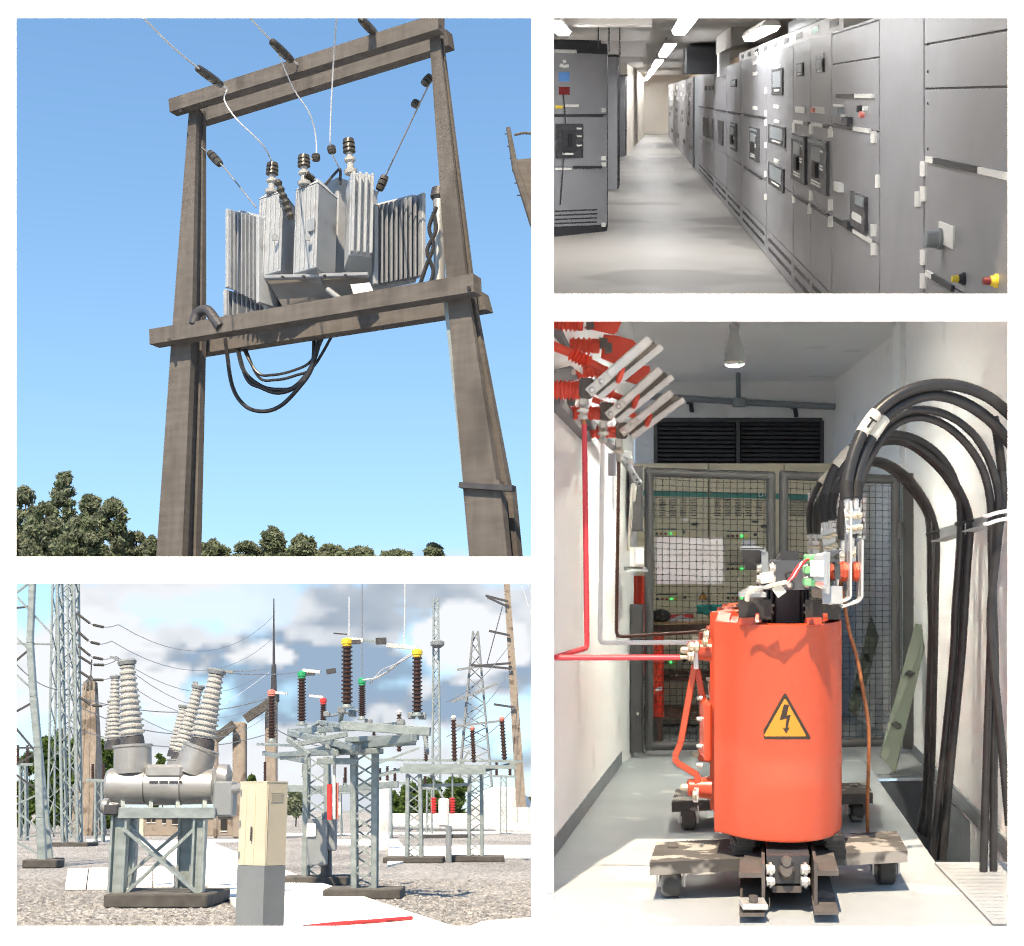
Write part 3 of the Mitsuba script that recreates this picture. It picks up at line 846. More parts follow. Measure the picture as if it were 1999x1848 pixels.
for i, (a, b) in enumerate((((275, 128), (440, 182)), ((280, 195), (415, 243)), ((282, 250), (432, 300)), ((285, 290), (436, 312)), ((285, 345), (432, 368)), ((285, 440), (425, 465)))):
    k = thing('insulator_string', ('highest', 'second', 'third', 'fourth', 'fifth', 'lowest')[i] + ' dark insulator string slanting from the lattice tower towards the breaker', 'insulator', 'insulator strings at the lattice tower')
    y0, y1 = 66, 62
    p = sag(WB(*a, y0), WB(*b, y1), .35)
    part(k, 'wire', MB().tube(p, .018, 5), WIRE)
    part(k, 'wire', MB().tube(sag(p[-1], WB(1016, (150, 230, 330, 420, 440, 500)[i], 97.5), 1.6), .016, 5), WIRE)
    n = 16
    for q0, q1 in ((1, 5), (6, 9)):
        part(k, 'discs', MB().lathe(p[q0], p[q1], [(j / n, .062 if j % 2 else .022) for j in range(n + 1)], 8), DARKPOT, 30)

# ---- circuit breaker
BY = yard_y(1232)
cb = thing('circuit_breaker', 'big grey tank circuit breaker with white ribbed insulators on a steel stand', 'circuit breaker')
c0 = WB(405, 1232, BY)
c1 = WB(785, 1232, BY)
part(cb, 'footing', MB().box([(c0[0] + c1[0]) / 2, BY + .7, .12], [(c1[0] - c0[0]) / 2, 0, 0], [0, 1.1, 0], [0, 0, .12], .03), PAD)
for x0, x1, yb, dy, mt in ((412, 464, 1228, 0, GALV), (718, 756, 1222, 0, GALV), (664, 712, 1150, 1.6, GALV), (470, 500, 1150, 1.6, GALV)):
    xa, xb = WB(x0, 1000, BY + dy)[0], WB(x1, 1000, BY + dy)[0]
    zt = WB(600, 886, BY)[2]
    part(cb, 'leg', MB().box([(xa + xb) / 2, BY + dy + .1, (zt + .24) / 2], [(xb - xa) / 2, 0, 0], [0, .02, 0], [0, 0, (zt - .24) / 2]), GALV)
    for xx in (xa, xb):
        part(cb, 'flange', MB().box([xx, BY + dy + .1, (zt + .24) / 2], [.02, 0, 0], [0, .12, 0], [0, 0, (zt - .24) / 2 - .003], .004), GALV)
for a, b, dy, w in (((458, 938), (752, 1196), -.05, .1), ((735, 930), (458, 1190), .12, .09), ((662, 955), (470, 1118), 1.5, .09), ((480, 930), (690, 1130), 1.5, .07)):
    part(cb, 'brace', MB().bar(WB(*a, BY + dy), WB(*b, BY + dy), w, .05), GALV)
for dy in (0, 1.6):
    a, b = WB(440, 882, BY + dy), WB(802, 882, BY + dy)
    b[2] = a[2] = WB(600, 882, BY)[2]
    part(cb, 'beam', MB().bar(a, b, .14, .19, bev=.01), GALV)
TY = BY + .8
ta, tb = WB(393, 782, TY), WB(812, 782, TY)
R = 66 * .5251 / F_PX * TY
part(cb, 'tank', MB().lathe(ta, tb, [(0, R * .5), (.015, R * .86), (.04, R * .97), (.36, R), (.363, R * .9), (.372, R * .9), (.375, R * 1.03), (.68, R * 1.03), (.683, R * .9), (.692, R * .9), (.695, R), (.96, R * .97), (.985, R * .86), (1, R * .5)], 36), ALU, 30)
part(cb, 'cover', MB().box(WB(618, 728, TY - .12), [.62 / 1.15 * .62, 0, 0], [0, .22, 0], [0, 0, .12], .05), ALU)
m = MB()
for i in range(16):
    xx = 560 + 7.4 * i
    if i % 5 != 4:
        m.box(WB(xx, 768, TY - R * 1.045), [.022, 0, 0], [0, .006, 0], [0, 0, .022])
part(cb, 'lettering', m, DARKSTEEL, kind='stuff')
for x in (455, 560, 660, 760):
    part(cb, 'saddle', MB().bar(WB(x, 868, TY - .2), WB(x, 820, TY - .1), .07, .12), GALV)


def shed_prof(n, r0, r1, d=0.84):
    out = []
    for i in range(n):
        f = i / n
        r = r0 + (r1 - r0) * f
        out += [(f + .05 / n, r * d), (f + .40 / n, r * d), (f + .52 / n, r * 1.0), (f + .80 / n, r * 1.0), (f + .97 / n, r * d)]
    return out


def bushing(a, b, r0, r1, y, turret=None, cap=None, mt=GREYPOT, n=12):
    s = .5251 / F_PX * y
    p0, p1 = WB(*a, y), WB(*b, y)
    kk = part(cb, 'bushing', MB().lathe(p0, p1, shed_prof(n, r0 * s, r1 * s), 28), mt, 40)
    ax = unit(p1 - p0)
    part(kk, 'ring', MB().lathe(p0 - ax * r0 * s * .75, p0 + ax * .01, [(0, r0 * s * .95), (.9, r0 * s * .88), (1, r0 * s * .6)], 24), DARKSTEEL, 40)
    if turret:
        part(kk, 'turret', MB().lathe(WB(*turret[0], y), p0 - ax * r0 * s * .6, [(0, turret[1] * s * .98), (.12, turret[1] * s * .98), (.15, turret[1] * s), (.86, turret[1] * s * 1.0), (.9, turret[1] * s * 1.06), (.98, turret[1] * s * 1.06), (1, turret[1] * s * .7)], 32), ALU, 40)
    part(kk, 'cap', MB().lathe(p1 - ax * r1 * s * .1, p1 + ax * r1 * s * .75, [(0, r1 * s * .7), (.15, r1 * s * 1.2), (.7, r1 * s * 1.32), (1, r1 * s * 1.1)], 24), GREYBOX, 40)
    return kk


bushing((491, 598), (473, 332), 47, 27, TY, ((494, 735), 68))
bushing((756, 605), (804, 366), 49, 27, TY, ((710, 735), 66))
bushing((675, 660), (735, 420), 36, 20, TY + 2.0, ((665, 740), 45), n=15)
bushing((655, 650), (682, 492), 32, 16, TY + 3.6, n=12)
bushing((425, 610), (428, 382), 30, 15, TY + 2.0, n=15)
bushing((416, 620), (414, 472), 30, 12, TY + 3.6, n=12)
part(cb, 'terminal', MB().bar(WB(806, 352, TY), WB(868, 358, TY), .05, .05), GREYBOX)
part(cb, 'terminal', MB().bar(WB(440, 312, TY), WB(410, 302, TY), .05, .05), GREYBOX)
part(cb, 'terminal', MB().bar(WB(735, 402, TY + 2), WB(716, 400, TY + 2), .05, .08), GREYBOX)
part(cb, 'drive_box', MB().box(WB(838, 830, BY + .3), [.17, 0, 0], [0, .25, 0], [0, 0, .30], .03), GREYBOX)
part(cb, 'drive_pipe', MB().tube(curve([WB(805, 770, BY + .3), WB(840, 790, BY + .2), WB(880, 792, BY + .1), WB(915, 782, BY)], 5), .09, 10), ALU, 40)
part(cb, 'drive_housing', MB().lathe(WB(800, 745, BY + .3), WB(860, 748, BY + .3), [(0, .1), (.2, .22), (.8, .22), (1, .1)], 14), ALU, 40)
part(cb, 'pipe_stub', MB().lathe(WB(376, 855, BY + .2), WB(440, 862, BY + .2), [(0, .05), (.1, .13), (.4, .15), (.5, .08), (1, .08)], 12), ALU, 40)
part(cb, 'small_box', MB().box(WB(418, 870, BY), [.12, 0, 0], [0, .12, 0], [0, 0, .09], .02), DARKSTEEL)

# ---- cream control cabinet
k = thing('control_cabinet', 'tall cream control cabinet with a grey lower half in the foreground', 'cabinet')
cy = 19.3
cc, cl, cr = WB(986, 1000, cy), WB(885, 1000, cy + .42), WB(1064, 1000, cy + .33)
zt, zs = WB(986, 769, cy)[2], WB(986, 1080, cy)[2]
base4 = [cc, cl, cl + cr - cc, cr]


def rise(q, z0, z1, shrink=0.0):
    c = sum(q) / 4
    q = [c + (p - c) * (1 - shrink) for p in q]
    return MB().hexa([np.array([p[0], p[1], z0]) for p in q], [np.array([p[0], p[1], z1]) for p in q])


part(k, 'plinth', rise(base4, 0, zs), GREYBOX, label='grey lower half of the cabinet')
part(k, 'body', rise(base4, zs + .004, zt, .012), CREAM)
part(k, 'lid', rise(base4, zt + .002, zt + .02, -.01), CREAM)
for f in (.42, .75):
    p = cc + (cl - cc) * f
    nn = unit(np.array([-(cl - cc)[1], (cl - cc)[0], 0]))
    nn = nn if nn[1] < 0 else -nn
    part(k, 'door_edge', MB().bar(np.array([p[0], p[1], zs + .03]) + nn * .004, np.array([p[0], p[1], zt - .03]) + nn * .004, .012, .012), CREAM)
for z_ in (zs + .12, (zs + zt) / 2, zt - .12):
    p = cc + (cl - cc) * .94
    part(k, 'hinge', MB().bar(np.array([p[0], p[1], z_ - .04]) + nn * .008, np.array([p[0], p[1], z_ + .04]) + nn * .008, .022, .016), GREYBOX)
n2 = unit(np.array([-(cr - cc)[1], (cr - cc)[0], 0]))
n2 = n2 if n2[1] < 0 else -n2
for j in range(6):
    p, q = cc + (cr - cc) * .2, cc + (cr - cc) * .8
    z_ = zt - .12 - .022 * j
    part(k, 'vent', MB().bar(np.array([p[0], p[1], z_]) + n2 * .002, np.array([q[0], q[1], z_]) + n2 * .002, .004, .010), CREAM)
p, q = cc + (cr - cc) * .05, cc + (cr - cc) * .05
part(k, 'door_edge', MB().bar(np.array([p[0], p[1], zs + .03]) + n2 * .003, np.array([p[0], p[1], zt - .03]) + n2 * .003, .008, .008), CREAM)
p = cc + (cl - cc) * .48
part(k, 'handle', MB().bar(np.array([p[0], p[1], 1.25]) + nn * .02, np.array([p[0], p[1], 1.42]) + nn * .02, .02, .02), DARKSTEEL)


# ---- switch structures
def pin(k, x, yb, yt, r, y, capmat, capy, n=14):
    s = .5251 / F_PX * y
    kk = part(k, 'insulator', MB().lathe(WB(x, yb, y), WB(x, yt, y), shed_prof(n, r * s, r * s * .95, .68), 16), BROWNPOT, 40)
    part(kk, 'foot', MB().lathe(WB(x, yb + 14, y), WB(x, yb, y), [(0, r * s * 1.25), (.3, r * s * 1.25), (.4, r * s * .8), (1, r * s * .75)], 14), GALV, 40)
    if capmat:
        part(kk, 'cap', MB().lathe(WB(x, yt, y), WB(x, capy, y), [(0, r * s * .8), (.25, r * s * .8), (.3, r * s * .98), (.8, r * s * .98), (1, r * s * .45)], 14), capmat, 40)
    return kk


s1 = thing('switch_structure', 'nearer steel structure on lattice columns with dark insulators capped yellow, green and red', 'switchgear')
y1, y2 = yard_y(1148), yard_y(1198)
lattice(s1, (1132, 1216, 1146), (1136, 1212, 672), 9, y1, .11, .055, pad=.75)
lattice(s1, (1316, 1390, 1196), (1312, 1392, 645), 11, y2, .11, .055, pad=.72)
for a, b, ya, yb, w, h in (((1268, 556), (1600, 580), 28.6, 28.2, .10, .16), ((1050, 672), (1540, 602), 33, 28.0, .12, .15), ((1060, 664), (1400, 652), 33, 29.2, .3, .10), ((1078, 584), (1330, 642), 33, 29, .10, .12),
                           ((958, 626), (1110, 632), 36, 34, .06, .06), ((1090, 602), (1190, 545), 33, 35, .08, .08), ((1075, 580), (1500, 555), 34, 29.5, .10, .12), ((1140, 560), (1250, 660), 34, 30, .10, .12),
                           ((1185, 545), (1290, 560), 35, 30, .08, .10), ((1300, 610), (1540, 600), 30, 28.6, .25, .10), ((980, 660), (1140, 690), 36, 33.5, .08, .10), ((1150, 800), (1480, 775), 40, 38, .08, .16), ((1060, 790), (1400, 800), 45, 45, .1, .2)):
    part(s1, 'beam', MB().bar(WB(*a, ya), WB(*b, yb), w, h, bev=.01), GALV)
for x, yb, yt, r, y, cm, cy_ in ((1290, 478, 262, 22, 28.5, YELLOW, 232), (1551, 508, 302, 20, 28.3, YELLOW, 272), (1122, 542, 382, 17, 32, GREEN, 354), (1346, 522, 408, 15, 33, GREEN, 380),
                                 (1010, 605, 448, 16, 36, PINKRED, 424), (1202, 585, 478, 13, 37, REDP, 454), (985, 765, 692, 6, 40, None, 0), (1130, 735, 700, 8, 38, None, 0), (1284, 770, 712, 7, 38, None, 0)):
    pin(s1, x, yb, yt, r, y, cm, cy_)
for a, b, y, mt, w in (((1295, 238), (1350, 240), 28.5, SLAB, .09), ((1308, 247), (1340, 246), 28.4, DARKSTEEL, .09), ((1350, 240), (1400, 244), 28.5, GALV, .05), ((1398, 244), (1436, 242), 28.4, DARKSTEEL, .14), ((1436, 258), (1545, 268), 28.4, SLAB, .09),
                       ((1240, 214), (1290, 218), 28.5, DARKSTEEL, .03), ((1125, 352), (1190, 358), 32, SLAB, .08), ((1140, 366), (1170, 364), 32, DARKSTEEL, .08), ((1214, 358), (1248, 352), 32, DARKSTEEL, .12), ((1015, 434), (1068, 438), 36, SLAB, .07), ((1150, 446), (1202, 452), 37, SLAB, .07)):
    part(s1, 'contact_arm', MB().bar(WB(*a, y), WB(*b, y), w, w * .8), mt)
for pts, r in (([(1545, 285), (1500, 310), (1450, 350), (1400, 380), (1350, 388)], .022), ([(1545, 288), (1470, 330), (1420, 352), (1375, 400)], .015)):
    part(s1, 'jumper', MB().tube(curve([WB(a, b, 29 + 2 * i / len(pts)) for i, (a, b) in enumerate(pts)], 6), r, 6), PALEWIRE, 40)
for x, ya, yb, y, r, mt in ((1225, 775, 908, 30.5, .05, REDP), (1243, 640, 905, 30.5, .03, SLAB), (1253, 770, 905, 30.6, .03, PINKRED)):
    part(s1, 'operating_rod', MB().cyl(WB(x, ya, y), WB(x, yb, y), r, n=10), mt, 40)
part(s1, 'operating_box', MB().box(WB(1182, 990, y1 - .5), [.22, 0, 0], [0, .2, 0], [0, 0, .50], .02), GREYBOX)
part(s1, 'plate', MB().box(WB(1157, 945, y1 - .75), [.10, 0, 0], [0, .01, 0], [0, 0, .14]), WHITE)
part(s1, 'plate', MB().box(WB(1246, 866, y1 - .6), [.12, 0, 0], [0, .01, 0], [0, 0, .14]), WHITE)
part(s1, 'operating_box', MB().box(WB(1225, 950, y1 - .4), [.16, 0, 0], [0, .15, 0], [0, 0, .42], .02), GREYBOX)
part(s1, 'down_pipe', MB().tube([WB(1212, 1000, y1 - .3), WB(1212, 1146, y1 - .3)], .12, 8), DARKSTEEL)

s2 = thing('switch_structure', 'farther steel structure on two lattice columns with a row of thin dark insulators', 'switchgear')
y3 = yard_y(1066)
lattice(s2, (1512, 1566, 1064), (1515, 1560, 738), 9, y3, .12, .06, pad=.95)
lattice(s2, (1742, 1792, 1058), (1745, 1790, 738), 9, y3 + 1, .12, .06, pad=.95)
for a, b, w, h in (((1488, 722), (1806, 728), .4, .2), ((1395, 684), (1942, 690), .08, .08), ((1400, 700), (1560, 640), .07, .07), ((1500, 705), (1920, 712), .1, .12), ((1460, 770), (1390, 775), .1, .1), ((1640, 720), (1700, 700), .1, .1)):
    part(s2, 'beam', MB().bar(WB(*a, y3), WB(*b, y3), w, h), GALV)
for x, yb, yt, r, dx in ((1390, 640, 578, 8, 0), (1484, 655, 515, 10, 0), (1584, 690, 580, 9, 0), (1690, 690, 535, 11, -4), (1762, 695, 575, 10, -6), (1876, 685, 540, 11, -10)):
    s = .5251 / F_PX * y3
    kk = part(s2, 'insulator', MB().lathe(WB(x, yb, y3), WB(x + dx, yt, y3), shed_prof(12, r * s, r * s * .95, .65), 12), BROWNPOT, 40)
    part(kk, 'cap', MB().lathe(WB(x + dx, yt, y3), WB(x + dx, yt - 16, y3), [(0, r * s * .7), (.5, r * s), (1, r * s * .5)], 10), PINKRED if x in (1762, 1876) else SLAB, 40)
for x in (1612, 1682):
    part(s2, 'red_coil', MB().lathe(WB(x, 885, y3), WB(x, 825, y3), shed_prof(6, .10, .10, .6), 12), REDP, 40)
    part(s2, 'operating_rod', MB().tube([WB(x, 720, y3), WB(x, 830, y3)], .03, 6), GALV)
part(s2, 'drive_cover', MB().box(WB(1650, 880, y3), [.17, 0, 0], [0, .2, 0], [0, 0, .45], .05), SLAB)
part(s2, 'drive_post', MB().tube([WB(1668, 930, y3 - .2), WB(1668, 1070, y3 - .2)], .1, 8), GREYBOX)
part(s2, 'crank', MB().bar(WB(1560, 970, y3), WB(1740, 968, y3), .1, .12), DARKSTEEL)
solo('bollard', MB().lathe(GB(1416, 1020), GB(1416, 1020) + ZU * 2.9, [(0, .38), (.9, .36), (1, .3)], 16), SLAB, 'plain white pillar between the two steel structures', 'pillar', None, 40)

# ---- right hand masts
k, b, tp = cpole([(1942, 922), (1882, -2)], 1.35, .75, 205, 'tall tan concrete pole with dark arms at the right edge of the yard')
for a, c in (((1805, 74), (1890, 96)), ((1812, 80), (1880, 112)), ((1818, 205), (1896, 222)), ((1752, 332), (1905, 346)), ((1765, 336), (1900, 325)), ((1836, 478), (1916, 490)), ((1868, 115), (1810, 330))):
    part(k, 'arm', MB().bar(WB(*a, 204), WB(*c, 204), .28 if a != (1868, 115) else .12), DARKSTEEL)
k = thing('lattice_mast', 'slender pale lattice mast with a dark round head, left of the concrete pole', 'mast')
lattice(k, (1606, 1638, 885), (1612, 1628, 80), 26, 210, .25, .14, brace_parts=False)
part(k, 'head', MB().lathe(WB(1626, 268, 209), WB(1626, 236, 209), [(0, .5), (.3, .95), (.7, .95), (1, .3)], 12), GREYBOX, 40)
k = thing('lattice_tower', 'far dark pylon with spreading legs behind the right insulators', 'tower')
lattice(k, (1690, 1840, 880), (1758, 1776, 205), 16, 215, .25, .2, brace_parts=False, mat_=GREYBOX)
for a, c in (((1680, 470), (1850, 400)), ((1690, 560), (1860, 540)), ((1700, 350), (1820, 330))):
    part(k, 'arm', MB().bar(WB(*a, 214), WB(*c, 214), .3), GREYBOX)
WR = [((840, 356), (1010, 342), TY, 60, .04, 'thin wire from the right bushing of the breaker towards the lightning spike'), ((850, 362), (1120, 356), TY, 40, .05, 'thin wire from the breaker to the green capped insulator'),
      ((720, 560), (1000, 360), 40, 60, .02, 'thin pale wire rising behind the right bushing'), ((1298, 78), (1298, 222), 28.5, 28.5, 0, 'pale vertical wire above the tallest yellow capped insulator'),
      ((1506, -8), (1503, 255), 28.4, 28.4, 0, 'pale vertical wire above the right yellow capped insulator'), ((1346, -8), (1346, 372), 33, 33, 0, 'faint vertical wire above the right green capped insulator'),
      ((1925, -8), (2010, 250), 150, 150, 0, 'pale wire slanting at the upper right corner of the yard'), ((1950, -8), (2015, 190), 150, 150, 0, 'second pale wire slanting at the upper right corner'),
      ((1660, 470), (1900, 250), 180, 200, 1, 'upper wire between the far pylon and the concrete pole'), ((1660, 600), (1905, 345), 180, 200, 1, 'lower wire between the far pylon and the concrete pole'), ((1700, 640), (1915, 485), 180, 200, 1, 'lowest wire between the far pylon and the concrete pole')]
for a, b, ya, yb, dr_, lab in WR:
    r = .012 if ya < 60 else .05
    solo('line_wire', MB().tube(sag(WB(*a, ya), WB(*b, yb), dr_), r, 5), PALEWIRE if 'pale' in lab else WIRE, lab, 'wire', 'wires over the switchyard')

BAR_ = mat('weathered_zinc', speck((0.42, 0.43, 0.42), (0.58, 0.59, 0.58), 9), 0.45, 0.4)
# ---- more of the yard behind
def support(x0, x1, yb, yt, lab, ins=(), n=7, arm=None):
    k = thing('bus_support', lab, 'support', 'bus supports in the back of the yard')
    y = yard_y(yb)
    lattice(k, (x0, x1, yb), (x0 + (x1 - x0) * .1, x1 - (x1 - x0) * .1, yt), n, y, .11, .06, brace_parts=False)
    m0 = (x0 + x1) / 2
    w = arm or (x1 - x0) * 1.6
    part(k, 'crossbeam', MB().bar(WB(m0 - w, yt, y), WB(m0 + w, yt + 2, y), .16, .16), GALV)
    for xi, h, r in ins:
        s = .5251 / F_PX * y
        part(k, 'insulator', MB().lathe(WB(xi, yt - 3, y), WB(xi, yt - h, y), shed_prof(10, r * s, r * s * .9, .65), 12), BROWNPOT, 40)
    return k


support(72, 96, 985, 700, 'lattice bus support at the far left edge, behind the big tower leg', ((66, 70, 7), (102, 70, 7)))
support(352, 380, 990, 760, 'lattice bus support half hidden behind the left side of the circuit breaker', ((345, 60, 7), (385, 60, 7)))
support(1240, 1268, 968, 800, 'lattice bus support seen between the two columns of the nearer steel structure', ((1228, 50, 6), (1280, 50, 6)))
support(1425, 1455, 975, 770, 'lattice bus support between the two steel structures', ((1412, 55, 7), (1440, 62, 7), (1468, 55, 7)), arm=70)
support(1860, 1884, 960, 745, 'lattice bus support in front of the white boundary wall', ((1846, 60, 7), (1896, 60, 7)), arm=52)
support(1585, 1606, 962, 790, 'small lattice bus support behind the middle of the farther steel structure', ((1580, 45, 6), (1612, 45, 6)))
for a, b, w, h in (((1100, 628), (1290, 590), .07, .1), ((1070, 606), (1150, 668), .08, .1), ((1210, 640), (1545, 618), .08, .12), ((1392, 640), (1560, 586), .07, .08), ((1180, 690), (1330, 690), .07, .12), ((1265, 540), (1275, 500), .08, .08), ((1575, 582), (1590, 660), .06, .08), ((1230, 520), (1330, 500), .05, .05)):
    part(s1, 'beam', MB().bar(WB(*a, 30.5), WB(*b, 30), w, h, bev=.01), GALV)
for x, y, d in ((1215, 515, 34), (1270, 500, 29), (1310, 512, 29), (1370, 545, 29.5), (1490, 545, 28.7), (1530, 520, 28.4), (1570, 522, 28.4), (1090, 600, 33), (1180, 590, 34)):
    part(s1, 'fitting', MB().box(WB(x, y, d), [.07, 0, 0], [0, .08, 0], [0, 0, .06], .015), GREYBOX if x % 20 else BAR_)
for a, b, w in (((1400, 745), (1490, 722), .12), ((1806, 724), (1935, 690), .1), ((1395, 700), (1395, 760), .1), ((1560, 780), (1745, 776), .1), ((1600, 740), (1650, 830), .07), ((1745, 650), (1700, 722), .07)):
    part(s2, 'beam', MB().bar(WB(*a, y3 + .3), WB(*b, y3 + .3), w, w), GALV)
for i, (a, b) in enumerate((((250, 440), (1000, 455)), ((250, 560), (990, 590)), ((280, 480), (870, 560)), ((62, 330), (330, 390)), ((1010, 560), (1400, 590)))):
    solo('line_wire', MB().tube(sag(WB(*a, 80), WB(*b, 95), .9), .028, 5), WIRE, ('upper thin wire running behind the white insulators', 'lower thin wire running behind the white insulators', 'thin wire slanting down to the tan gantry', 'thin wire between the left tower and the tan post', 'thin wire behind the nearer steel structure')[i], 'wire', 'wires over the switchyard')

# ---- loose stones lying on the near gravel
rs_ = np.random.default_rng(21)
bans = [Polygon([tuple(GB(x, y)[:2]) for x, y in A]), Polygon([tuple(GB(x, y)[:2]) for x, y in [(250, 1098), (648, 1088), (650, 1168), (238, 1172)]]), Polygon([tuple(GB(x, y)[:2]) for x, y in [(1790, 1300), (2000, 1282), (2000, 1345), (1700, 1345)]]), Polygon([tuple(GB(x, y)[:2]) for x, y in [(1445, 1012), (2000, 1006), (2000, 1050), (1560, 1052), (1440, 1085)]])]
import shapely
N_ = 15000
py_ = 1130 + 215 * rs_.uniform(0, 1, N_) ** 1.0
px_ = rs_.uniform(40, 2010, N_)
ico = trimesh.creation.icosphere(0, 1.0)
pts_ = np.array([GB(x, y) for x, y in zip(px_, py_)])
ok_ = ~np.any([shapely.contains_xy(b_.buffer(.05), pts_[:, 0], pts_[:, 1]) for b_ in bans], axis=0)
pts_ = pts_[ok_]
sz = rs_.uniform(.012, .036, len(pts_)) * np.where(rs_.uniform(0, 1, len(pts_)) > .96, 1.7, 1)
sc_ = np.stack([sz * rs_.uniform(.8, 1.4, len(sz)), sz * rs_.uniform(.8, 1.4, len(sz)), sz * rs_.uniform(.5, .9, len(sz))], 1)
vv = (pts_[:, None] + ico.vertices[None] * sc_[:, None]).reshape(-1, 3)
ff = (ico.faces[None] + (np.arange(len(pts_)) * len(ico.vertices))[:, None, None]).reshape(-1, 3)
scene['gravel_stones'] = mikit.ply((vv, ff), mat('loose_stone', proc(lambda p, n, uv: mix((0.11, 0.108, 0.106), (0.44, 0.43, 0.42), cell_rand(p.x * 14, p.y * 14))), 0.95))
labels['gravel_stones'] = {'label': 'loose grey stones scattered over the gravel of the yard', 'category': 'gravel', 'kind': 'stuff'}

# ================================================================ upper right: switchgear hall
VX, VY, LAT, EYEH = 1239.0, 188.0, 1.85, 2.24
from shapely.geometry import Polygon, box as sbox
AT = XA * (VX - 999.5) / F_PX + FA + UA * (924 - VY) / F_PX


def hall(lat, d, z):               # across, along, up from the eye line of the aisle
    return EYE + AT * d + XA * lat + UA * z


CABM = mat('cabinet_grey', speck((0.225, 0.228, 0.245), (0.26, 0.263, 0.282), 3), 0.38)
CABDARK = mat('cabinet_dark', (0.035, 0.037, 0.042), 0.5)
INSTR = mat('instrument_black', speck((0.012, 0.012, 0.013), (0.09, 0.09, 0.10), 22), 0.35)
TAG = mat('white_plastic', (0.72, 0.72, 0.70), 0.45)
HALLFLOOR = mat('hall_floor', two_scale((0.215, 0.203, 0.187), (0.265, 0.252, 0.234), (0.18, 0.17, 0.156), 0.9, 0.5, 0.58), 0.5)
TANWALL = mat('tan_wall', speck((0.50, 0.39, 0.27), (0.56, 0.45, 0.32), 0.8), 0.8)
BEIGE = mat('beige_wall', speck((0.62, 0.57, 0.50), (0.68, 0.63, 0.56), 0.7), 0.8)
CEIL = mat('ceiling_grey', speck((0.40, 0.39, 0.37), (0.48, 0.465, 0.445), 0.8), 0.85)
LAMPM = mat('lamp_white', (0.8, 0.8, 0.8), 0.5)
BLUE = mat('blue_screen', (0.10, 0.25, 0.55), 0.3)
DKRED = mat('dark_red', (0.16, 0.02, 0.02), 0.4)

DF = EYEH * F_PX / (600 - VY)
prof = [(7.27, -(600 - VY) / F_PX * 7.27), (DF, -EYEH), (60, -EYEH), (95, -EYEH)]  # first stretch is an unseen ramp that stops light leaking in
m = MB()
for (d0, z0), (d1, z1) in zip(prof[:-1], prof[1:]):
    l0, l1 = (1062 - VX) / F_PX * d0, (1062 - VX) / F_PX * min(d1, 60)
    q = [hall(l0, d0, z0), hall(3.2, d0, z0), hall(3.2, d1, z1), hall(l1, d1, z1)]
    m.prism(q, -UA * .02)
struct('floor', m, HALLFLOOR, 'glossy pale floor of the long switchgear aisle')
ZC = 1.22
m = MB().prism([hall((1062 - VX) / F_PX * 7.27, 7.27, ZC), hall(3.2, 7.27, ZC), hall(3.2, 95, ZC), hall((1062 - VX) / F_PX * 60, 95, ZC), hall((1062 - VX) / F_PX * 60, 60, ZC)], UA * .05)
struct('ceiling', m, CEIL, 'grey ceiling of the switchgear hall')
sl = lambda d, z: hall((1062 - VX) / F_PX * d, d, z)
m = MB().prism([sl(7.27, ZC), sl(60, ZC), sl(60, -EYEH), sl(DF, -EYEH), sl(7.27, prof[0][1])], -XA * .01)  # unseen, follows the line of sight and shuts daylight out of the hall
struct('wall_left', m, BEIGE, 'unseen pale left wall of the switchgear hall behind the left cabinets, closing out daylight')
m = MB().prism([hall(3.2, 7.27, ZC), hall(3.2, 95, ZC), hall(3.2, 95, -EYEH), hall(3.2, DF, -EYEH), hall(3.2, 7.27, prof[0][1])], XA * .05)
struct('wall_right', m, TANWALL, 'tan wall above and behind the right row of cabinets')
m = MB().prism([hall(-4, 91, ZC), hall(3.2, 91, ZC), hall(3.2, 91, -EYEH), hall(-4, 91, -EYEH)], FA * .05)
struct('wall_end', m, BEIGE, 'brightly lit beige end wall of the aisle')
dl0, dl1 = EYEH * F_PX / (303 - VY), EYEH * F_PX / (267 - VY)
p0, p1 = hall((1224 - VX) / F_PX * dl0, dl0, 0), hall((1257 - VX) / F_PX * dl1, dl1, 0)
m = MB().prism([p0 - UA * EYEH, p1 - UA * EYEH, p1 + UA * ZC, p0 + UA * ZC], -XA * .3)
struct('wall_corner', m, BEIGE, 'beige wall corner behind the third left cabinet')
m = MB().prism([p0 - UA * EYEH, p0 + UA * ZC, sl(dl0, ZC) + XA * .03, sl(dl0, -EYEH) + XA * .03], FA * .05)
struct('wall_corner', m, BEIGE, 'wall behind the left row of cabinets')


def rp(px, py, off=0.0):           # on the front plane of the right row
    lat = LAT - off
    return L(px, py, lat * F_PX / (px - VX))


CLIP = sbox(1250, -400, 2010, 602)


def rquad(x0, x1, k0, k1):
    q = Polygon([(x0, VY + k0 * (x0 - VX)), (x1, VY + k0 * (x1 - VX)), (x1, VY + k1 * (x1 - VX)), (x0, VY + k1 * (x0 - VX))]).intersection(CLIP)
    if q.is_empty or q.area < .2:
        return None
    return list(q.exterior.coords)[:-1]


def rface(parent, name, x0, x1, k0, k1, out, matl, label=None, base=0.0, kind=None):
    q = rquad(x0, x1, k0, k1)
    if q is None or len(q) < 3:
        return None
    # sizes are read on the front plane; the piece then stands out of it
    p = [rp(a, b) - XA * base for a, b in q]
    return part(parent, name, MB().prism(p, -XA * out), matl, label=label, kind=kind)


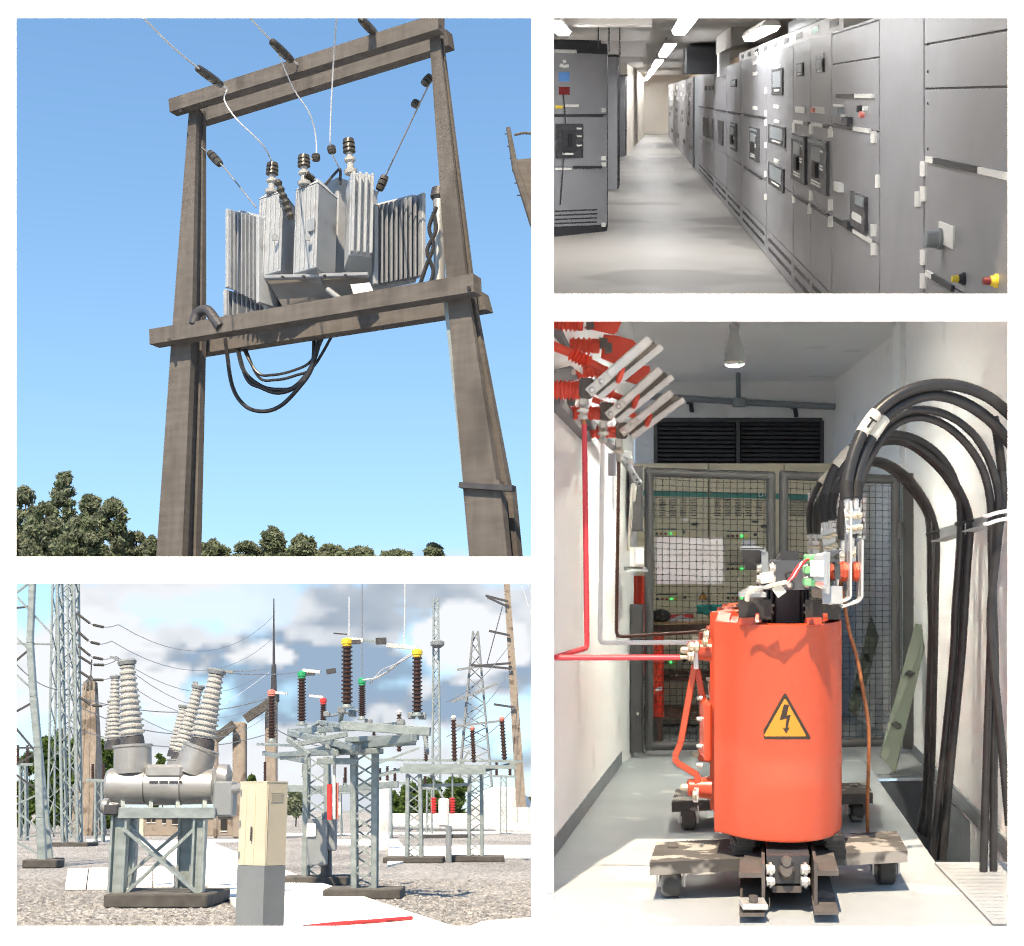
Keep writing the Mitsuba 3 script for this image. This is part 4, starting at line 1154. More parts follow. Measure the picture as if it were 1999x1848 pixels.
def rcab(name, label, x0, x1, panels, group='cabinets of the right row', ktop=-.325, kbot=1.205, plinth=True):
    k = thing(name, label, 'cabinet', group)
    q = rquad(x0 + .15, x1 - .15, ktop + .004, kbot)
    part(k, 'gap_shade_carcass', MB().prism([rp(a, b) for a, b in q], XA * .9), CABDARK)  # coloured dark so the gaps between panels show as lines of shade
    g = .0035
    dx = max(.25, (x1 - x0) * .008)
    for a, b in panels:
        rface(k, 'panel', x0 + dx, x1 - dx, a + g, b - g, .012, CABM, base=.001)
    if plinth:
        for kk in (1.045, 1.115):
            rface(k, 'vent', x0 + (x1 - x0) * .08, x1 - (x1 - x0) * .08, kk, kk + .028, .004, CABDARK, base=.013)
    return k


def rhandle(k, segs, kc, th=.019):
    for x0, x1, mt in segs:
        rface(k, 'handle', x0, x1, kc - th / 2, kc + th / 2, .02, mt, base=.013)


def rhinge(k, x, py, w=9, h=24):
    d = (x - VX)
    p = [rp(a, b) - XA * .013 for a, b in ((x - w / 2, py - h / 2), (x + w / 2, py - h / 2), (x + w / 2, py + h / 2), (x - w / 2, py + h / 2))]
    if py + h / 2 < 600:
        part(k, 'hinge', MB().prism(p, -XA * .012), TAG)


def rbox(k, name, x0, x1, y0, y1, out, mt, base=.013, label=None, smooth=False, emit=None):
    ka, kb = (y0 - VY) / ((x0 + x1) / 2 - VX), (y1 - VY) / ((x0 + x1) / 2 - VX)
    return rface(k, name, x0, x1, ka, kb, out, mt, label, base)


def rdetail(k, x0, x1, y0, y1, kind='breaker'):
    """Face details of a breaker or a meter standing on its black body."""
    w, h = x1 - x0, y1 - y0
    xm = (x0 + x1) / 2
    yy = lambda f: y0 + h * f
    if kind == 'breaker':
        rbox(k, 'breaker_rim', x0 + w * .06, x1 - w * .06, yy(.03), yy(.10), .008, GREYBOX, base=.049)
        rbox(k, 'breaker_window', x0 + w * .22, x1 - w * .30, yy(.16), yy(.42), .008, GREYBOX, base=.049)
        rbox(k, 'breaker_lever', x0 + w * .40, x1 - w * .42, yy(.46), yy(.74), .03, MATTBLACK, base=.049)
        for f in (.22, .5, .56, .8, .86):
            rbox(k, 'breaker_label', x0 + w * (.66 if f < .7 else .2), x0 + w * (.84 if f < .7 else .7), yy(f), yy(f + .035), .004, TAG, base=.049)
    else:
        rbox(k, 'meter_glass', x0 + w * .12, x1 - w * .12, yy(.10), yy(.70), .004, GREYBOX, base=.034)
        rbox(k, 'meter_label', x0 + w * .25, x1 - w * .25, yy(.78), yy(.86), .004, TAG, base=.034)


def tr2(x, y):
    return 1484.4 + x * .2962, 33.7 + y * .2962


def tr1(x, y):
    return 1079.6 + x * .2961, 33.7 + y * .2961


c1 = rcab('switch_cabinet', 'grey switch cabinet nearest on the right, with a round grey rotary switch', 1807.5, 1992, [(-.325, -.176), (-.176, -.025), (-.025, .212), (.212, .597), (.597, 1.0)], plinth=False)
rhandle(c1, [(1816, 1831, TAG), (1831, 1920, CABDARK), (1920, 1980, TAG)], .213)
rhandle(c1, [(1816, 1828, TAG), (1828, 1868, CABDARK)], .598)
for y in (330, 379, 503, 549):
    rhinge(c1, 1808, y, 10, 30)
rbox(c1, 'switch_plate', 1840, 1869, 438, 481, .012, TAG)
p = rp(1846, 467)
part(c1, 'rotary_switch', MB().lathe(p - XA * .02, p - XA * .12, [(0, .062), (.3, .066), (.35, .055), (1, .05)], 20), GREYBOX, 40)
for x, y, mt, mt2 in ((1888, 545, YELLOW, CABDARK), (1952, 549, DKRED, YELLOW)):
    p = rp(x, y)
    part(c1, 'yellow_knob', MB().lathe(p - XA * .012, p - XA * .05, [(0, .036), (.4, .036), (.45, .028), (1, .025)], 16), mt2, 40)
    part(c1, 'knob_cap', MB().lathe(p - XA * .05, p - XA * .085, [(0, .022), (1, .018)], 14), mt, 40)
for y in (60, 120, 190, 290):
    x, yy = tr2(1120, y * 3)
    part(c1, 'screw', MB().lathe(rp(x, yy) - XA * .012, rp(x, yy) - XA * .02, [(0, .012), (1, .008)], 8), CABDARK)
c2 = rcab('switch_cabinet', 'plain grey cabinet column without any fittings, second from the right edge', 1720, 1807.5, [(-.325, 1.205)], plinth=False)
rhinge(c2, 1797, 379 + 10, 9, 30)
c3 = rcab('switch_cabinet', 'grey cabinet with a small black relay on its lower door, beside the plain column', 1626.6, 1720, [(-.325, -.308), (-.308, -.158), (-.158, .145), (.145, .605), (.605, 1.0), (1.0, 1.205)])
rhandle(c3, [(1638, 1675, CABDARK), (1675, 1711, TAG)], 0.0)
rhandle(c3, [(1630, 1672, CABDARK), (1672, 1704, TAG)], .147)
rhandle(c3, [(1633, 1672, CABDARK), (1672, 1706, TAG)], .607)
for y in (268, 450, 487):
    rhinge(c3, 1710, y)
rhinge(c3, 1718, 354, 7, 26)
for y in (258, 401, 433):
    rhinge(c3, 1625, y, 8, 22)
rbox(c3, 'switch', 1634, 1648, 209, 226, .05, GREYBOX)
rbox(c3, 'switch', 1656, 1668, 229, 243, .05, CABDARK)
rbox(c3, 'switch_plate', 1648, 1656, 224, 236, .02, TAG)
rbox(c3, 'switch_plate', 1633, 1650, 204, 209, .02, TAG)
for x, y, mt in ((1685, 213, CABDARK), (1697, 214, TAG), (1690, 224, PINKRED)):
    p = rp(x, y)
    part(c3, 'push_button', MB().lathe(p - XA * .012, p - XA * .05, [(0, .03), (1, .026)], 12), mt, 40)
rbox(c3, 'switch_plate', 1641, 1650, 357, 374, .05, TAG)
k = rbox(c3, 'relay', 1669, 1698, 380, 448, .03, INSTR)
rbox(c3, 'relay_window', 1681, 1697, 384, 402, .008, GREYBOX, base=.044)
rbox(c3, 'relay_label', 1675, 1692, 418, 432, .008, TAG, base=.044)
rbox(c3, 'switch_plate', 1660, 1668, 432, 446, .05, CABDARK)
c4 = rcab('switch_cabinet', 'narrow grey cabinet with a tall black breaker, nearer of the pair', 1585, 1626.6, [(-.325, .155), (.155, .61), (.61, 1.0), (1.0, 1.205)])
rbox(c4, 'breaker', 1585.5, 1622, 272, 374, .035, INSTR)
rdetail(c4, 1585.5, 1622, 272, 374, 'breaker')
rbox(c4, 'meter', 1599, 1612, 114, 142, .02, INSTR)
rdetail(c4, 1599, 1612, 114, 142, 'meter')
rbox(c4, 'nameplate', 1600, 1612, 104, 110, .01, TAG)
rbox(c4, 'nameplate', 1590, 1614, 209, 222, .012, TAG)
rbox(c4, 'push_button', 1590, 1596, 211, 220, .02, PINKRED, base=.026)
rhandle(c4, [(1590, 1612, TAG), (1612, 1624, CABDARK)], .156)
rhandle(c4, [(1588, 1622, CABDARK)], .611)
for x, y in ((1583, 252), (1583, 382), (1580, 408)):
    rhinge(c4, x + 4, y, 7, 20)
c5 = rcab('switch_cabinet', 'narrow grey cabinet with a tall black breaker, farther of the pair', 1551, 1585, [(-.325, .155), (.155, .61), (.61, 1.0), (1.0, 1.205)])
rbox(c5, 'breaker', 1552, 1579, 264, 355, .035, INSTR)
rdetail(c5, 1552, 1579, 264, 355, 'breaker')
rbox(c5, 'meter', 1560, 1572, 124, 149, .02, INSTR)
rdetail(c5, 1560, 1572, 124, 149, 'meter')
rbox(c5, 'nameplate', 1556, 1575, 209, 221, .012, TAG)
rhandle(c5, [(1554, 1574, TAG), (1574, 1583, CABDARK)], .158)
rhandle(c5, [(1553, 1582, CABDARK)], .613)
rhinge(c5, 1553, 250, 6, 20)
rhinge(c5, 1553, 388, 6, 18)
c6 = rcab('switch_cabinet', 'grey cabinet with three dark glazed meters one above the other', 1498, 1551, [(-.325, .61), (.61, 1.0), (1.0, 1.205)])
rbox(c6, 'meter', 1511, 1532, 135, 186, .02, INSTR)
rdetail(c6, 1511, 1532, 135, 186, 'meter')
rbox(c6, 'meter', 1504, 1537, 246, 284, .02, INSTR)
rdetail(c6, 1504, 1537, 246, 284, 'meter')
rbox(c6, 'meter', 1504, 1534, 323, 368, .02, INSTR)
rdetail(c6, 1504, 1534, 323, 368, 'meter')
for x, y in ((1521, 130), (1519, 237), (1519, 315), (1518, 208)):
    rbox(c6, 'nameplate', x - 5, x + 5, y - 3, y + 4, .01, TAG)
for y in (178, 222, 240, 284, 340, 385):
    rhinge(c6, 1497, y, 4, 12)
c7 = rcab('switch_cabinet', 'grey cabinet with one tall breaker, left of the three-meter cabinet', 1448, 1498, [(-.325, .165), (.165, .64), (.64, 1.0), (1.0, 1.205)])
rbox(c7, 'breaker', 1468, 1485, 250, 314, .03, INSTR)
rdetail(c7, 1468, 1485, 250, 314, 'breaker')
rhandle(c7, [(1455, 1495, CABDARK)], .168)
rhandle(c7, [(1456, 1490, CABDARK)], .64, .02)
for y in (103, 120, 141, 208):
    rbox(c7, 'nameplate', 1472, 1480, y, y + 7, .01, TAG)
c8 = rcab('switch_cabinet', 'narrow grey cabinet with one breaker, fourth left of the relay cabinet', 1420, 1448, [(-.325, .165), (.165, .64), (.64, 1.0), (1.0, 1.205)])
rbox(c8, 'breaker', 1429, 1441, 241, 294, .03, INSTR)
rdetail(c8, 1429, 1441, 241, 294, 'breaker')
rbox(c8, 'meter', 1430, 1440, 156, 170, .02, INSTR)
rdetail(c8, 1430, 1440, 156, 170, 'meter')
rhandle(c8, [(1424, 1445, CABDARK)], .168)
c9 = rcab('switch_cabinet', 'narrow grey cabinet with one slim breaker, fifth left of the relay cabinet', 1396.4, 1420, [(-.325, .165), (.165, .64), (.64, 1.0), (1.0, 1.205)])
rbox(c9, 'breaker', 1405, 1414, 236, 282, .03, INSTR)
rhandle(c9, [(1400, 1418, CABDARK)], .168)
c10 = rcab('switch_cabinet', 'grey cabinet with two breakers side by side, next to the dark joint of the row', 1362.4, 1396.4, [(-.325, .165), (.165, .64), (.64, 1.0), (1.0, 1.205)])
rbox(c10, 'breaker', 1375, 1384, 229, 267, .03, INSTR)
rbox(c10, 'breaker', 1386, 1394, 231, 271, .03, INSTR)
for x in (1377, 1384, 1391):
    rbox(c10, 'meter', x, x + 4, 168, 177, .015, INSTR)
rhandle(c10, [(1366, 1394, CABDARK)], .16, .02)
k = thing('joint_cover', 'dark grey upright cover joining the near and far cabinet rows', 'cover')
part(k, 'cover', MB().prism([rp(a, b) for a, b in rquad(1353.5, 1362.4, -.33, 1.21)], XA * .5 - AT * .0), GREYBOX)
part(k, 'edge', MB().prism([rp(a, b) - XA * .002 for a, b in rquad(1353.8, 1356, -.32, 1.2)], -XA * .03), CABDARK)
FARX = [1353, 1340, 1328, 1316, 1305]
for i in range(4):
    x1, x0 = FARX[i], FARX[i + 1]
    k = rcab('switch_cabinet', ('nearest', 'second', 'third', 'farthest')[i] + ' pale cabinet of the far row beyond the dark joint', x0, x1, [(-.325, .16), (.16, .63), (.63, 1.0), (1.0, 1.205)], 'cabinets of the far row', plinth=False)
    for fx, ky in ((.3, -.05), (.6, .05), (.45, .33), (.7, .9), (.3, .5), (.55, -.2)):
        xc = x0 + (x1 - x0) * fx
        yy = VY + ky * (xc - VX)
        rbox(k, 'meter' if ky > .2 else 'nameplate', xc - 1.5, xc + 1.5, yy - 3, yy + 4, .02, INSTR if ky > .2 else TAG)

# wiring duct and boxes on top of the right row
k = thing('wiring_duct', 'pale wiring duct with dark openings running along the top of the right cabinets', 'duct')
rl = lambda x, kk, lat: L(x, VY + kk * (x - VX), lat * F_PX / (x - VX))
dd0, dd1 = LAT * F_PX / (1640 - VX), LAT * F_PX / (1440 - VX)
z0 = .325 * LAT
part(k, 'body', MB().hexa([hall(LAT + .03, dd0, z0), hall(LAT + .33, dd0, z0), hall(LAT + .33, dd0, z0 + .16), hall(LAT + .03, dd0, z0 + .16)],
                          [hall(LAT + .03, dd1, z0), hall(LAT + .33, dd1, z0), hall(LAT + .33, dd1, z0 + .16), hall(LAT + .03, dd1, z0 + .16)]), TAG)
for i in range(9):
    a = dd0 + (dd1 - dd0) * (i + .2) / 9
    b = dd0 + (dd1 - dd0) * (i + .62) / 9
    part(k, 'opening', MB().prism([hall(LAT + .029, a, z0 + .05), hall(LAT + .029, b, z0 + .05), hall(LAT + .029, b, z0 + .12), hall(LAT + .029, a, z0 + .12)], -XA * .004), GREEN if i == 1 else CABDARK)
k = thing('cable_tray', 'black cable tray hanging over the right cabinets at the top of the picture', 'tray')
part(k, 'channel', MB().hexa([hall(LAT + .25, 13.5, .86), hall(LAT + .7, 13.5, .86), hall(LAT + .7, 13.5, 1.0), hall(LAT + .25, 13.5, 1.0)], [hall(LAT + .25, 21, .86), hall(LAT + .7, 21, .86), hall(LAT + .7, 21, 1.0), hall(LAT + .25, 21, 1.0)]), CABDARK)
for d in (14.5, 17.5, 20.5):
    part(k, 'hanger', MB().bar(hall(LAT + .3, d, 1.0), hall(LAT + .3, d, ZC), .02), CABDARK)
k = thing('relay_box', 'black relay boxes standing on top of the far part of the right row', 'box')
db = 40
for a, b, c, e, d in ((1340, 1402, 92, 131, 34.5), (1348, 1402, 86, 97, 35.0)):
    part(k, 'body', MB().hexa([L(a, c, d), L(b, c, d), L(b, e + 12, d), L(a, e + 12, d)], [L(a, c, d) + AT * 2.2, L(b, c, d) + AT * 2.2, L(b, e + 12, d) + AT * 2.2, L(a, e + 12, d) + AT * 2.2]), CABDARK)
k = thing('column', 'white square column rising above the middle of the right cabinet row', 'column')
part(k, 'shaft', MB().hexa([L(1404, 30, 31), L(1425, 24, 31), L(1425, 150, 31), L(1404, 150, 31)], [L(1404, 30, 31) + AT * .8, L(1425, 24, 31) + AT * .8, L(1425, 150, 31) + AT * .8, L(1404, 150, 31) + AT * .8]), TAG)
k = thing('air_duct', 'grey ventilation duct under the ceiling right of the white column', 'duct')
part(k, 'body', MB().hexa([L(1427, 22, 27), L(1475, 14, 27), L(1475, 80, 27), L(1427, 92, 27)], [L(1427, 22, 27) + AT * 5, L(1475, 14, 27) + AT * 5, L(1475, 80, 27) + AT * 5, L(1427, 92, 27) + AT * 5]), CEIL)
k = thing('ceiling_beam', 'grey ceiling beam crossing above the left cabinets', 'beam')
for d, z in ((22, 1.02), (34, 1.04), (48, 1.05)):
    bl = (1066 - VX) / F_PX * d
    part(k, 'beam', MB().hexa([hall(bl, d, z), hall(.25, d, z), hall(.25, d, ZC), hall(bl, d, ZC)], [hall(bl, d + .8, z), hall(.25, d + .8, z), hall(.25, d + .8, ZC), hall(bl, d + .8, ZC)]), CEIL)
for i, px in enumerate((1168, 1189, 1210)):
    solo('hanger_rod', MB().cyl(L(px, 20, 24), L(px, 96 + 6 * i, 24), .012, n=6), CABDARK, ('left', 'middle', 'right')[i] + ' thin rod hanging from the ceiling above the left cabinets', 'rod', 'ceiling rods')

# lamps of the hall; the first, out of view, lights the near cabinets
for i, (d0, d1) in enumerate(((8.6, 12.5), (18.5, 22.7), (28.3, 35.7), (40.6, 50), (54.6, 66), (72, 90))):
    lab = 'unseen near lamp of the aisle row, above the top edge of the view, lighting the near cabinets' if i == 0 else ('nearest and largest', 'second', 'third', 'fourth', 'farthest')[i - 1] + ' bright tube lamp in the row over the aisle'
    k = thing('ceiling_lamp', lab, 'lamp', 'tube lamps over the aisle')
    z, lt, w = .95, .66, .11
    part(k, 'housing', MB().hexa([hall(lt - .12, d0, z + .01), hall(lt + .12, d0, z + .01), hall(lt + .08, d0, z + .09), hall(lt - .08, d0, z + .09)], [hall(lt - .12, d1, z + .01), hall(lt + .12, d1, z + .01), hall(lt + .08, d1, z + .09), hall(lt - .08, d1, z + .09)]), CEIL)
    part(k, 'diffuser', MB().hexa([hall(lt - w, d0, z), hall(lt + w, d0, z), hall(lt + w * .7, d0, z - .05), hall(lt - w * .7, d0, z - .05)], [hall(lt - w, d1, z), hall(lt + w, d1, z), hall(lt + w * .7, d1, z - .05), hall(lt - w * .7, d1, z - .05)]), LAMPM, emit=[TUBE_LIGHT] * 3)
    part(k, 'rod', MB().cyl(hall(lt, (d0 + d1) / 2, z + .09), hall(lt, (d0 + d1) / 2, ZC), .015, n=6), CABDARK)
for lt, d0, d1, lab in ((1.72, 19.3, 23, 'tube lamp over the right cabinets, right of the grey duct'), (-1.06, 19.5, 23, 'tube lamp at the left edge above the front left cabinet')):
    k = thing('ceiling_lamp', lab, 'lamp')
    z, w = .87 if lt > 0 else .95, .10
    part(k, 'diffuser', MB().hexa([hall(lt - w, d0, z), hall(lt + w, d0, z), hall(lt + w * .7, d0, z - .05), hall(lt - w * .7, d0, z - .05)], [hall(lt - w, d1, z), hall(lt + w, d1, z), hall(lt + w * .7, d1, z - .05), hall(lt - w * .7, d1, z - .05)]), LAMPM, emit=[TUBE_LIGHT] * 3)
    part(k, 'housing', MB().hexa([hall(lt - .12, d0, z + .01), hall(lt + .12, d0, z + .01), hall(lt + .08, d0, z + .09), hall(lt - .08, d0, z + .09)], [hall(lt - .12, d1, z + .01), hall(lt + .12, d1, z + .01), hall(lt + .08, d1, z + .09), hall(lt - .08, d1, z + .09)]), CEIL)

# left row
k = thing('switch_cabinet', 'large grey cabinet at the front left with a blue screen and a square breaker', 'cabinet', 'cabinets of the left row')
dA, dB = EYEH * F_PX / (463 - VY), EYEH * F_PX / (452 - VY)
fl = lambda px, py: on_plane(px, py, L(1081, 463, dA), NL)
pa, pb = L(1081, 463, dA), L(1185, 452, dB)
NL = unit(np.cross(pb - pa, UA))
NL = NL if np.dot(NL, FA) < 0 else -NL
X0 = 1064
q = [fl(X0, 465), fl(1185, 452), fl(1185, 86), fl(X0, 82)]
part(k, 'gap_shade_carcass', MB().prism(q, AT * .8), CABDARK)  # dark colour puts shade into the gaps between its panels


def lbox(name, x0, x1, y0, y1, out, mt, tilt=0.0, base=0.004):
    p = [fl(x0, y0), fl(x1, y0 + tilt * (x1 - x0)), fl(x1, y1 + tilt * (x1 - x0)), fl(x0, y1)]
    return part(k, name, MB().prism([a + NL * base for a in p], NL * out), mt)


for y0, y1, tl in ((96, 107, .03), (107.8, 224, .0), (226, 326, .0), (328, 444, -.04)):
    lbox('panel', X0, 1183, y0, y1, .015, CABM, tl)
lbox('handle', 1081, 1122, 98, 104, .02, TAG, .03, .02)
lbox('handle', 1124, 1182, 98.5, 105, .03, CABDARK, .03, .02)
lbox('handle', 1081, 1174, 224, 229, .02, CABDARK, 0, .02)
lbox('handle', 1081, 1112, 329, 333, .02, TAG, 0, .02)
lbox('handle', 1116, 1172, 325, 330, .02, CABDARK, 0, .02)
lbox('breaker', 1082, 1134, 243, 309, .03, INSTR, 0, .02)
lbox('breaker_frame', 1092, 1117, 256, 298, .03, CABDARK, 0, .05)
for f_ in (.12, .35, .62):
    lbox('breaker_label', 1121, 1131, 243 + 66 * f_, 246 + 66 * f_, .004, TAG, 0, .05)
lbox('breaker_lever', 1101, 1108, 264, 288, .02, MATTBLACK, 0, .08)
lbox('breaker_label', 1094, 1114, 300, 304, .004, TAG, 0, .05)
lbox('screen', 1089, 1109, 142, 160, .012, BLUE, 0, .02)
lbox('relay', 1089, 1109, 171, 186, .015, DKRED, 0, .02)
for x, y in ((1093, 129), (1099, 121), (1104, 130), (1099, 131)):
    lbox('lamp_button', x - 2.5, x + 2.5, y - 3, y + 3, .02, TAG, 0, .02)
lbox('label_strip', 1082, 1096, 207, 213, .01, YELLOW, 0, .02)
lbox('label_strip', 1097, 1127, 205, 210, .01, TAG, 0, .02)
part(k, 'cable', MB().tube(curve([fl(1097, 186) + NL * .03, fl(1098, 240) + NL * .06, fl(1095, 320) + NL * .05, fl(1091, 400) + NL * .03], 6), .012, 6), CABDARK)
for i in range(4):
    lbox('vent', 1081, 1164, 412 + 8 * i, 415 + 8 * i, .004, CABDARK, -.04, .02)
lbox('top_rail', X0, 1178, 76, 84, .05, CABDARK, .02, -.1)
for y in (216, 310, 322, 440):
    lbox('hinge', 1172, 1179, y - 4, y + 4, .02, TAG, 0, .02)
for i, (xa, xb, yt, yb, lab) in enumerate(((1186, 1210, 112, 371, 'second cabinet of the left row, seen as a narrow grey edge'), (1206, 1225, 150, 306, 'third and farthest cabinet of the left row'))):
    d = EYEH * F_PX / (yb - VY)
    k = thing('switch_cabinet', lab, 'cabinet', 'cabinets of the left row')
    q = [L(xa - 40, yb, d), L(xb - 5, yb, d), L(xb - 5, yt, d), L(xa - 40, yt, d)]
    part(k, 'body', MB().prism(q, AT * .9), CABM)
    part(k, 'side_panel', MB().prism([L(xb - 4.5, yb + 1, d * 1.001), L(xb, yb - 2, d * 1.04), L(xb, yt + 3, d * 1.04), L(xb - 4.5, yt, d * 1.001)], -XA * .04), CABDARK)
    part(k, 'top_rail', MB().bar(L(xa - 40, yt - 2, d), L(xb, yt - 2, d), .05), CABDARK)

# ================================================================ lower right: transformer room
RX, RY, EYEB, LATL, LATR = 1470.0, 1140.0, 1.45, 1.06, 1.35
AB = XA * (RX - 999.5) / F_PX + FA + UA * (924 - RY) / F_PX


def room(lat, d, z):
    return EYE + AB * d + XA * lat + UA * z


def fd(py):
    return EYEB * F_PX / (py - RY)


def FL(px, py, up=0.0):
    return L(px, py, fd(py)) + UA * up


def z1(x, y):
    return 1064.6 + x * .4613, 614.8 + y * .4613


def z2(x, y):
    return 1064.6 + x * .4613, 1199.5 + y * .4613


def L1(x, y, d):
    return L(*z1(x, y), d)


def L2(x, y, d):
    return L(*z2(x, y), d)


ROOMWALL = mat('room_wall', two_scale((0.765, 0.77, 0.775), (0.82, 0.825, 0.83), (0.71, 0.71, 0.705), 1.3, 2.6, 0.66), 0.85)
ROOMFLOOR = mat('room_floor', two_scale((0.29, 0.315, 0.34), (0.36, 0.385, 0.405), (0.45, 0.465, 0.475), 2.2, 3.2, 0.64), 0.6)
SKIRT = mat('skirting_grey', speck((0.13, 0.145, 0.165), (0.18, 0.195, 0.215), 4), 0.6)
ORANGE = mat('orange_resin', two_scale((0.47, 0.058, 0.021), (0.55, 0.080, 0.031), (0.50, 0.092, 0.045), 2.5, 1.7, 0.58), 0.30, clearcoat=0.35, clearcoat_gloss=0.85)
ORANGE2 = mat('orange_insulator', speck((0.58, 0.055, 0.03), (0.68, 0.075, 0.04), 5), 0.4)
CORE = mat('core_steel', speck((0.035, 0.037, 0.042), (0.062, 0.065, 0.072), 14), 0.5)
CORE2 = mat('yoke_paint', speck((0.075, 0.083, 0.10), (0.10, 0.11, 0.13), 6), 0.45)
RAWBLACK = mat('black_moulding', speck((0.016, 0.015, 0.016), (0.045, 0.042, 0.042), 18), 0.6)
BAR = mat('tinned_bar', speck((0.56, 0.56, 0.55), (0.74, 0.74, 0.73), 14), 0.38, 0.55)
BRASS = mat('zinc_bolt', speck((0.48, 0.43, 0.30), (0.66, 0.62, 0.50), 25), 0.4, 0.6)
WORN = mat('worn_wood', two_scale((0.05, 0.048, 0.046), (0.10, 0.095, 0.09), (0.30, 0.285, 0.265), 7, 9, 0.52), 0.85)
CHANNEL = mat('channel_steel', two_scale((0.07, 0.062, 0.058), (0.13, 0.115, 0.108), (0.20, 0.175, 0.155), 9, 6, 0.6), 0.6)
FRAMEGREY = mat('gate_grey', speck((0.050, 0.050, 0.054), (0.072, 0.071, 0.076), 5), 0.5)
BEIGECAB = mat('beige_cabinet', speck((0.53, 0.475, 0.36), (0.58, 0.525, 0.405), 1.5), 0.5)
TEAL = mat('teal_band', (0.03, 0.17, 0.15), 0.5)
PAPER = mat('paper', (0.86, 0.84, 0.88), 0.85)
SIGNY = mat('sign_yellow', (0.60, 0.25, 0.025), 0.5)
SIGNB = mat('sign_black', (0.035, 0.022, 0.014), 0.5)
REDROD = mat('red_rod', (0.68, 0.06, 0.08), 0.35)
WHITEROD = mat('white_rod', (0.90, 0.91, 0.90), 0.35)
BROWNROD = mat('brown_rod', (0.085, 0.035, 0.025), 0.4)
COPPER = mat('copper', (0.50, 0.22, 0.10), 0.35, 0.7)
LEDGREEN = mat('green_clip', (0.22, 0.58, 0.26), 0.45)
OLIVE = mat('olive_board', two_scale((0.085, 0.10, 0.08), (0.115, 0.13, 0.105), (0.16, 0.17, 0.145), 3, 5, 0.62), 0.6)
ROPE = mat('rust_rope', speck((0.16, 0.055, 0.02), (0.42, 0.17, 0.07), 60), 0.8)
PLATE = mat('steel_plate', speck((0.33, 0.35, 0.37), (0.42, 0.44, 0.46), 6), 0.5, 0.2)
TAPE = mat('marker_tape', (0.66, 0.63, 0.55), 0.7)
WOOD = mat('bench_wood', speck((0.40, 0.26, 0.13), (0.55, 0.38, 0.22), 8), 0.7)
BENCHRED = mat('bench_brown', (0.10, 0.05, 0.04), 0.7)
TEALCORD = mat('teal_cord', (0.02, 0.36, 0.33), 0.5)

# ---- shell
floor_px = Polygon([(1082, 1809), (1082, 1744.2), (1066, 1744.2), (1065, 1694), (RX - LATL * F_PX / 12.4, fd(1e9) * 0 + RY + EYEB * F_PX / 12.4), (1233, RY + EYEB * F_PX / 12.9), (1249, RY + EYEB * F_PX / 18),
                    (1630, RY + EYEB * F_PX / 18), (RX + LATR * F_PX / 14.4, RY + EYEB * F_PX / 14.4), (RX + LATR * F_PX / 7.25, RY + EYEB * F_PX / 7.25), (1966, 1744.2), (1966, 1809)])
PIT = [(1712, 1519), (1818, 1517), (RX + LATR * F_PX / 7.99 + 3, 1684), (1826, 1684)]
fp_ = floor_px.difference(Polygon(PIT + [(2060, 1684)][:0]))
polys = list(getattr(fp_, 'geoms', [fp_]))
m = MB()
for q in polys:
    if q.area > 5:
        m.prism([FL(x, y) for x, y in list(q.exterior.coords)[:-1]], -UA * .006)
flo = struct('floor', m, ROOMFLOOR, 'grey painted floor of the transformer room with a sunlit front part')
pb = [FL(x, y) for x, y in PIT]
m = MB()
for i in range(4):
    a, b = pb[i], pb[(i + 1) % 4]
    n_ = unit(np.cross(b - a, UA))
    c = sum(pb) / 4
    if np.dot(n_, c - a) > 0:
        n_ = -n_
    m.prism([a - UA * .03, b - UA * .03, b - UA * .75, a - UA * .75], n_ * .02)
m.prism([p - UA * .75 for p in pb], -UA * .02)
struct('cable_pit', m, SKIRT, 'open cable pit in the floor along the right wall')
m = MB()
for d0, d1, x0, x1 in ((7.25, 7.86, 1066, 1066),):
    pass
zt = lambda d: (RY - 611) / F_PX * d          # height of the soffit over the eye line
m = MB().prism([L(1066, 1745, 7.26), L(1065, 1694, 7.85), L(1065, 611, 7.85), L(1066, 611, 7.26)], -XA * .01)
m.prism([FL(1065, 1694), room(-LATL, 12.4, -EYEB), room(-LATL, 12.4, zt(12.4)), L(1065, 611, 7.85)], -XA * .02)
m.prism([room(-LATL, 12.4, -EYEB), room(-LATL, 12.9, -EYEB) + XA * .06, room(-LATL, 12.9, zt(12.9)) + XA * .06, room(-LATL, 12.4, zt(12.4))], -XA * .05)
m.prism([L(1235, RY + EYEB * F_PX / 12.9, 12.9), L(1250, RY + EYEB * F_PX / 18, 18), L(1250, 1000, 18), L(1235, 1000, 12.9)], -XA * .05)
wl_ = struct('wall_left', m, ROOMWALL, 'white left wall of the transformer room')
m = MB().prism([room(LATR, 8.05, -EYEB - .8), room(LATR, 14.4, -EYEB - .8), room(LATR, 14.4, zt(14.4)), room(LATR, 8.05, zt(8.05))], XA * .1)
m.prism([room(LATR + .003, 14.4, -EYEB), L(1629, RY + EYEB * F_PX / 18, 18), L(1629, 611, 18), room(LATR + .003, 14.4, zt(14.4))], XA * .1)
m.prism([room(LATR - .05, 13.6, -.2), room(LATR - .05, 14.3, -.2), room(LATR - .05, 14.3, zt(14.3)), room(LATR - .05, 13.6, zt(13.6))], XA * .049)
wr_ = struct('wall_right', m, ROOMWALL, 'white right wall of the transformer room behind the black cables')
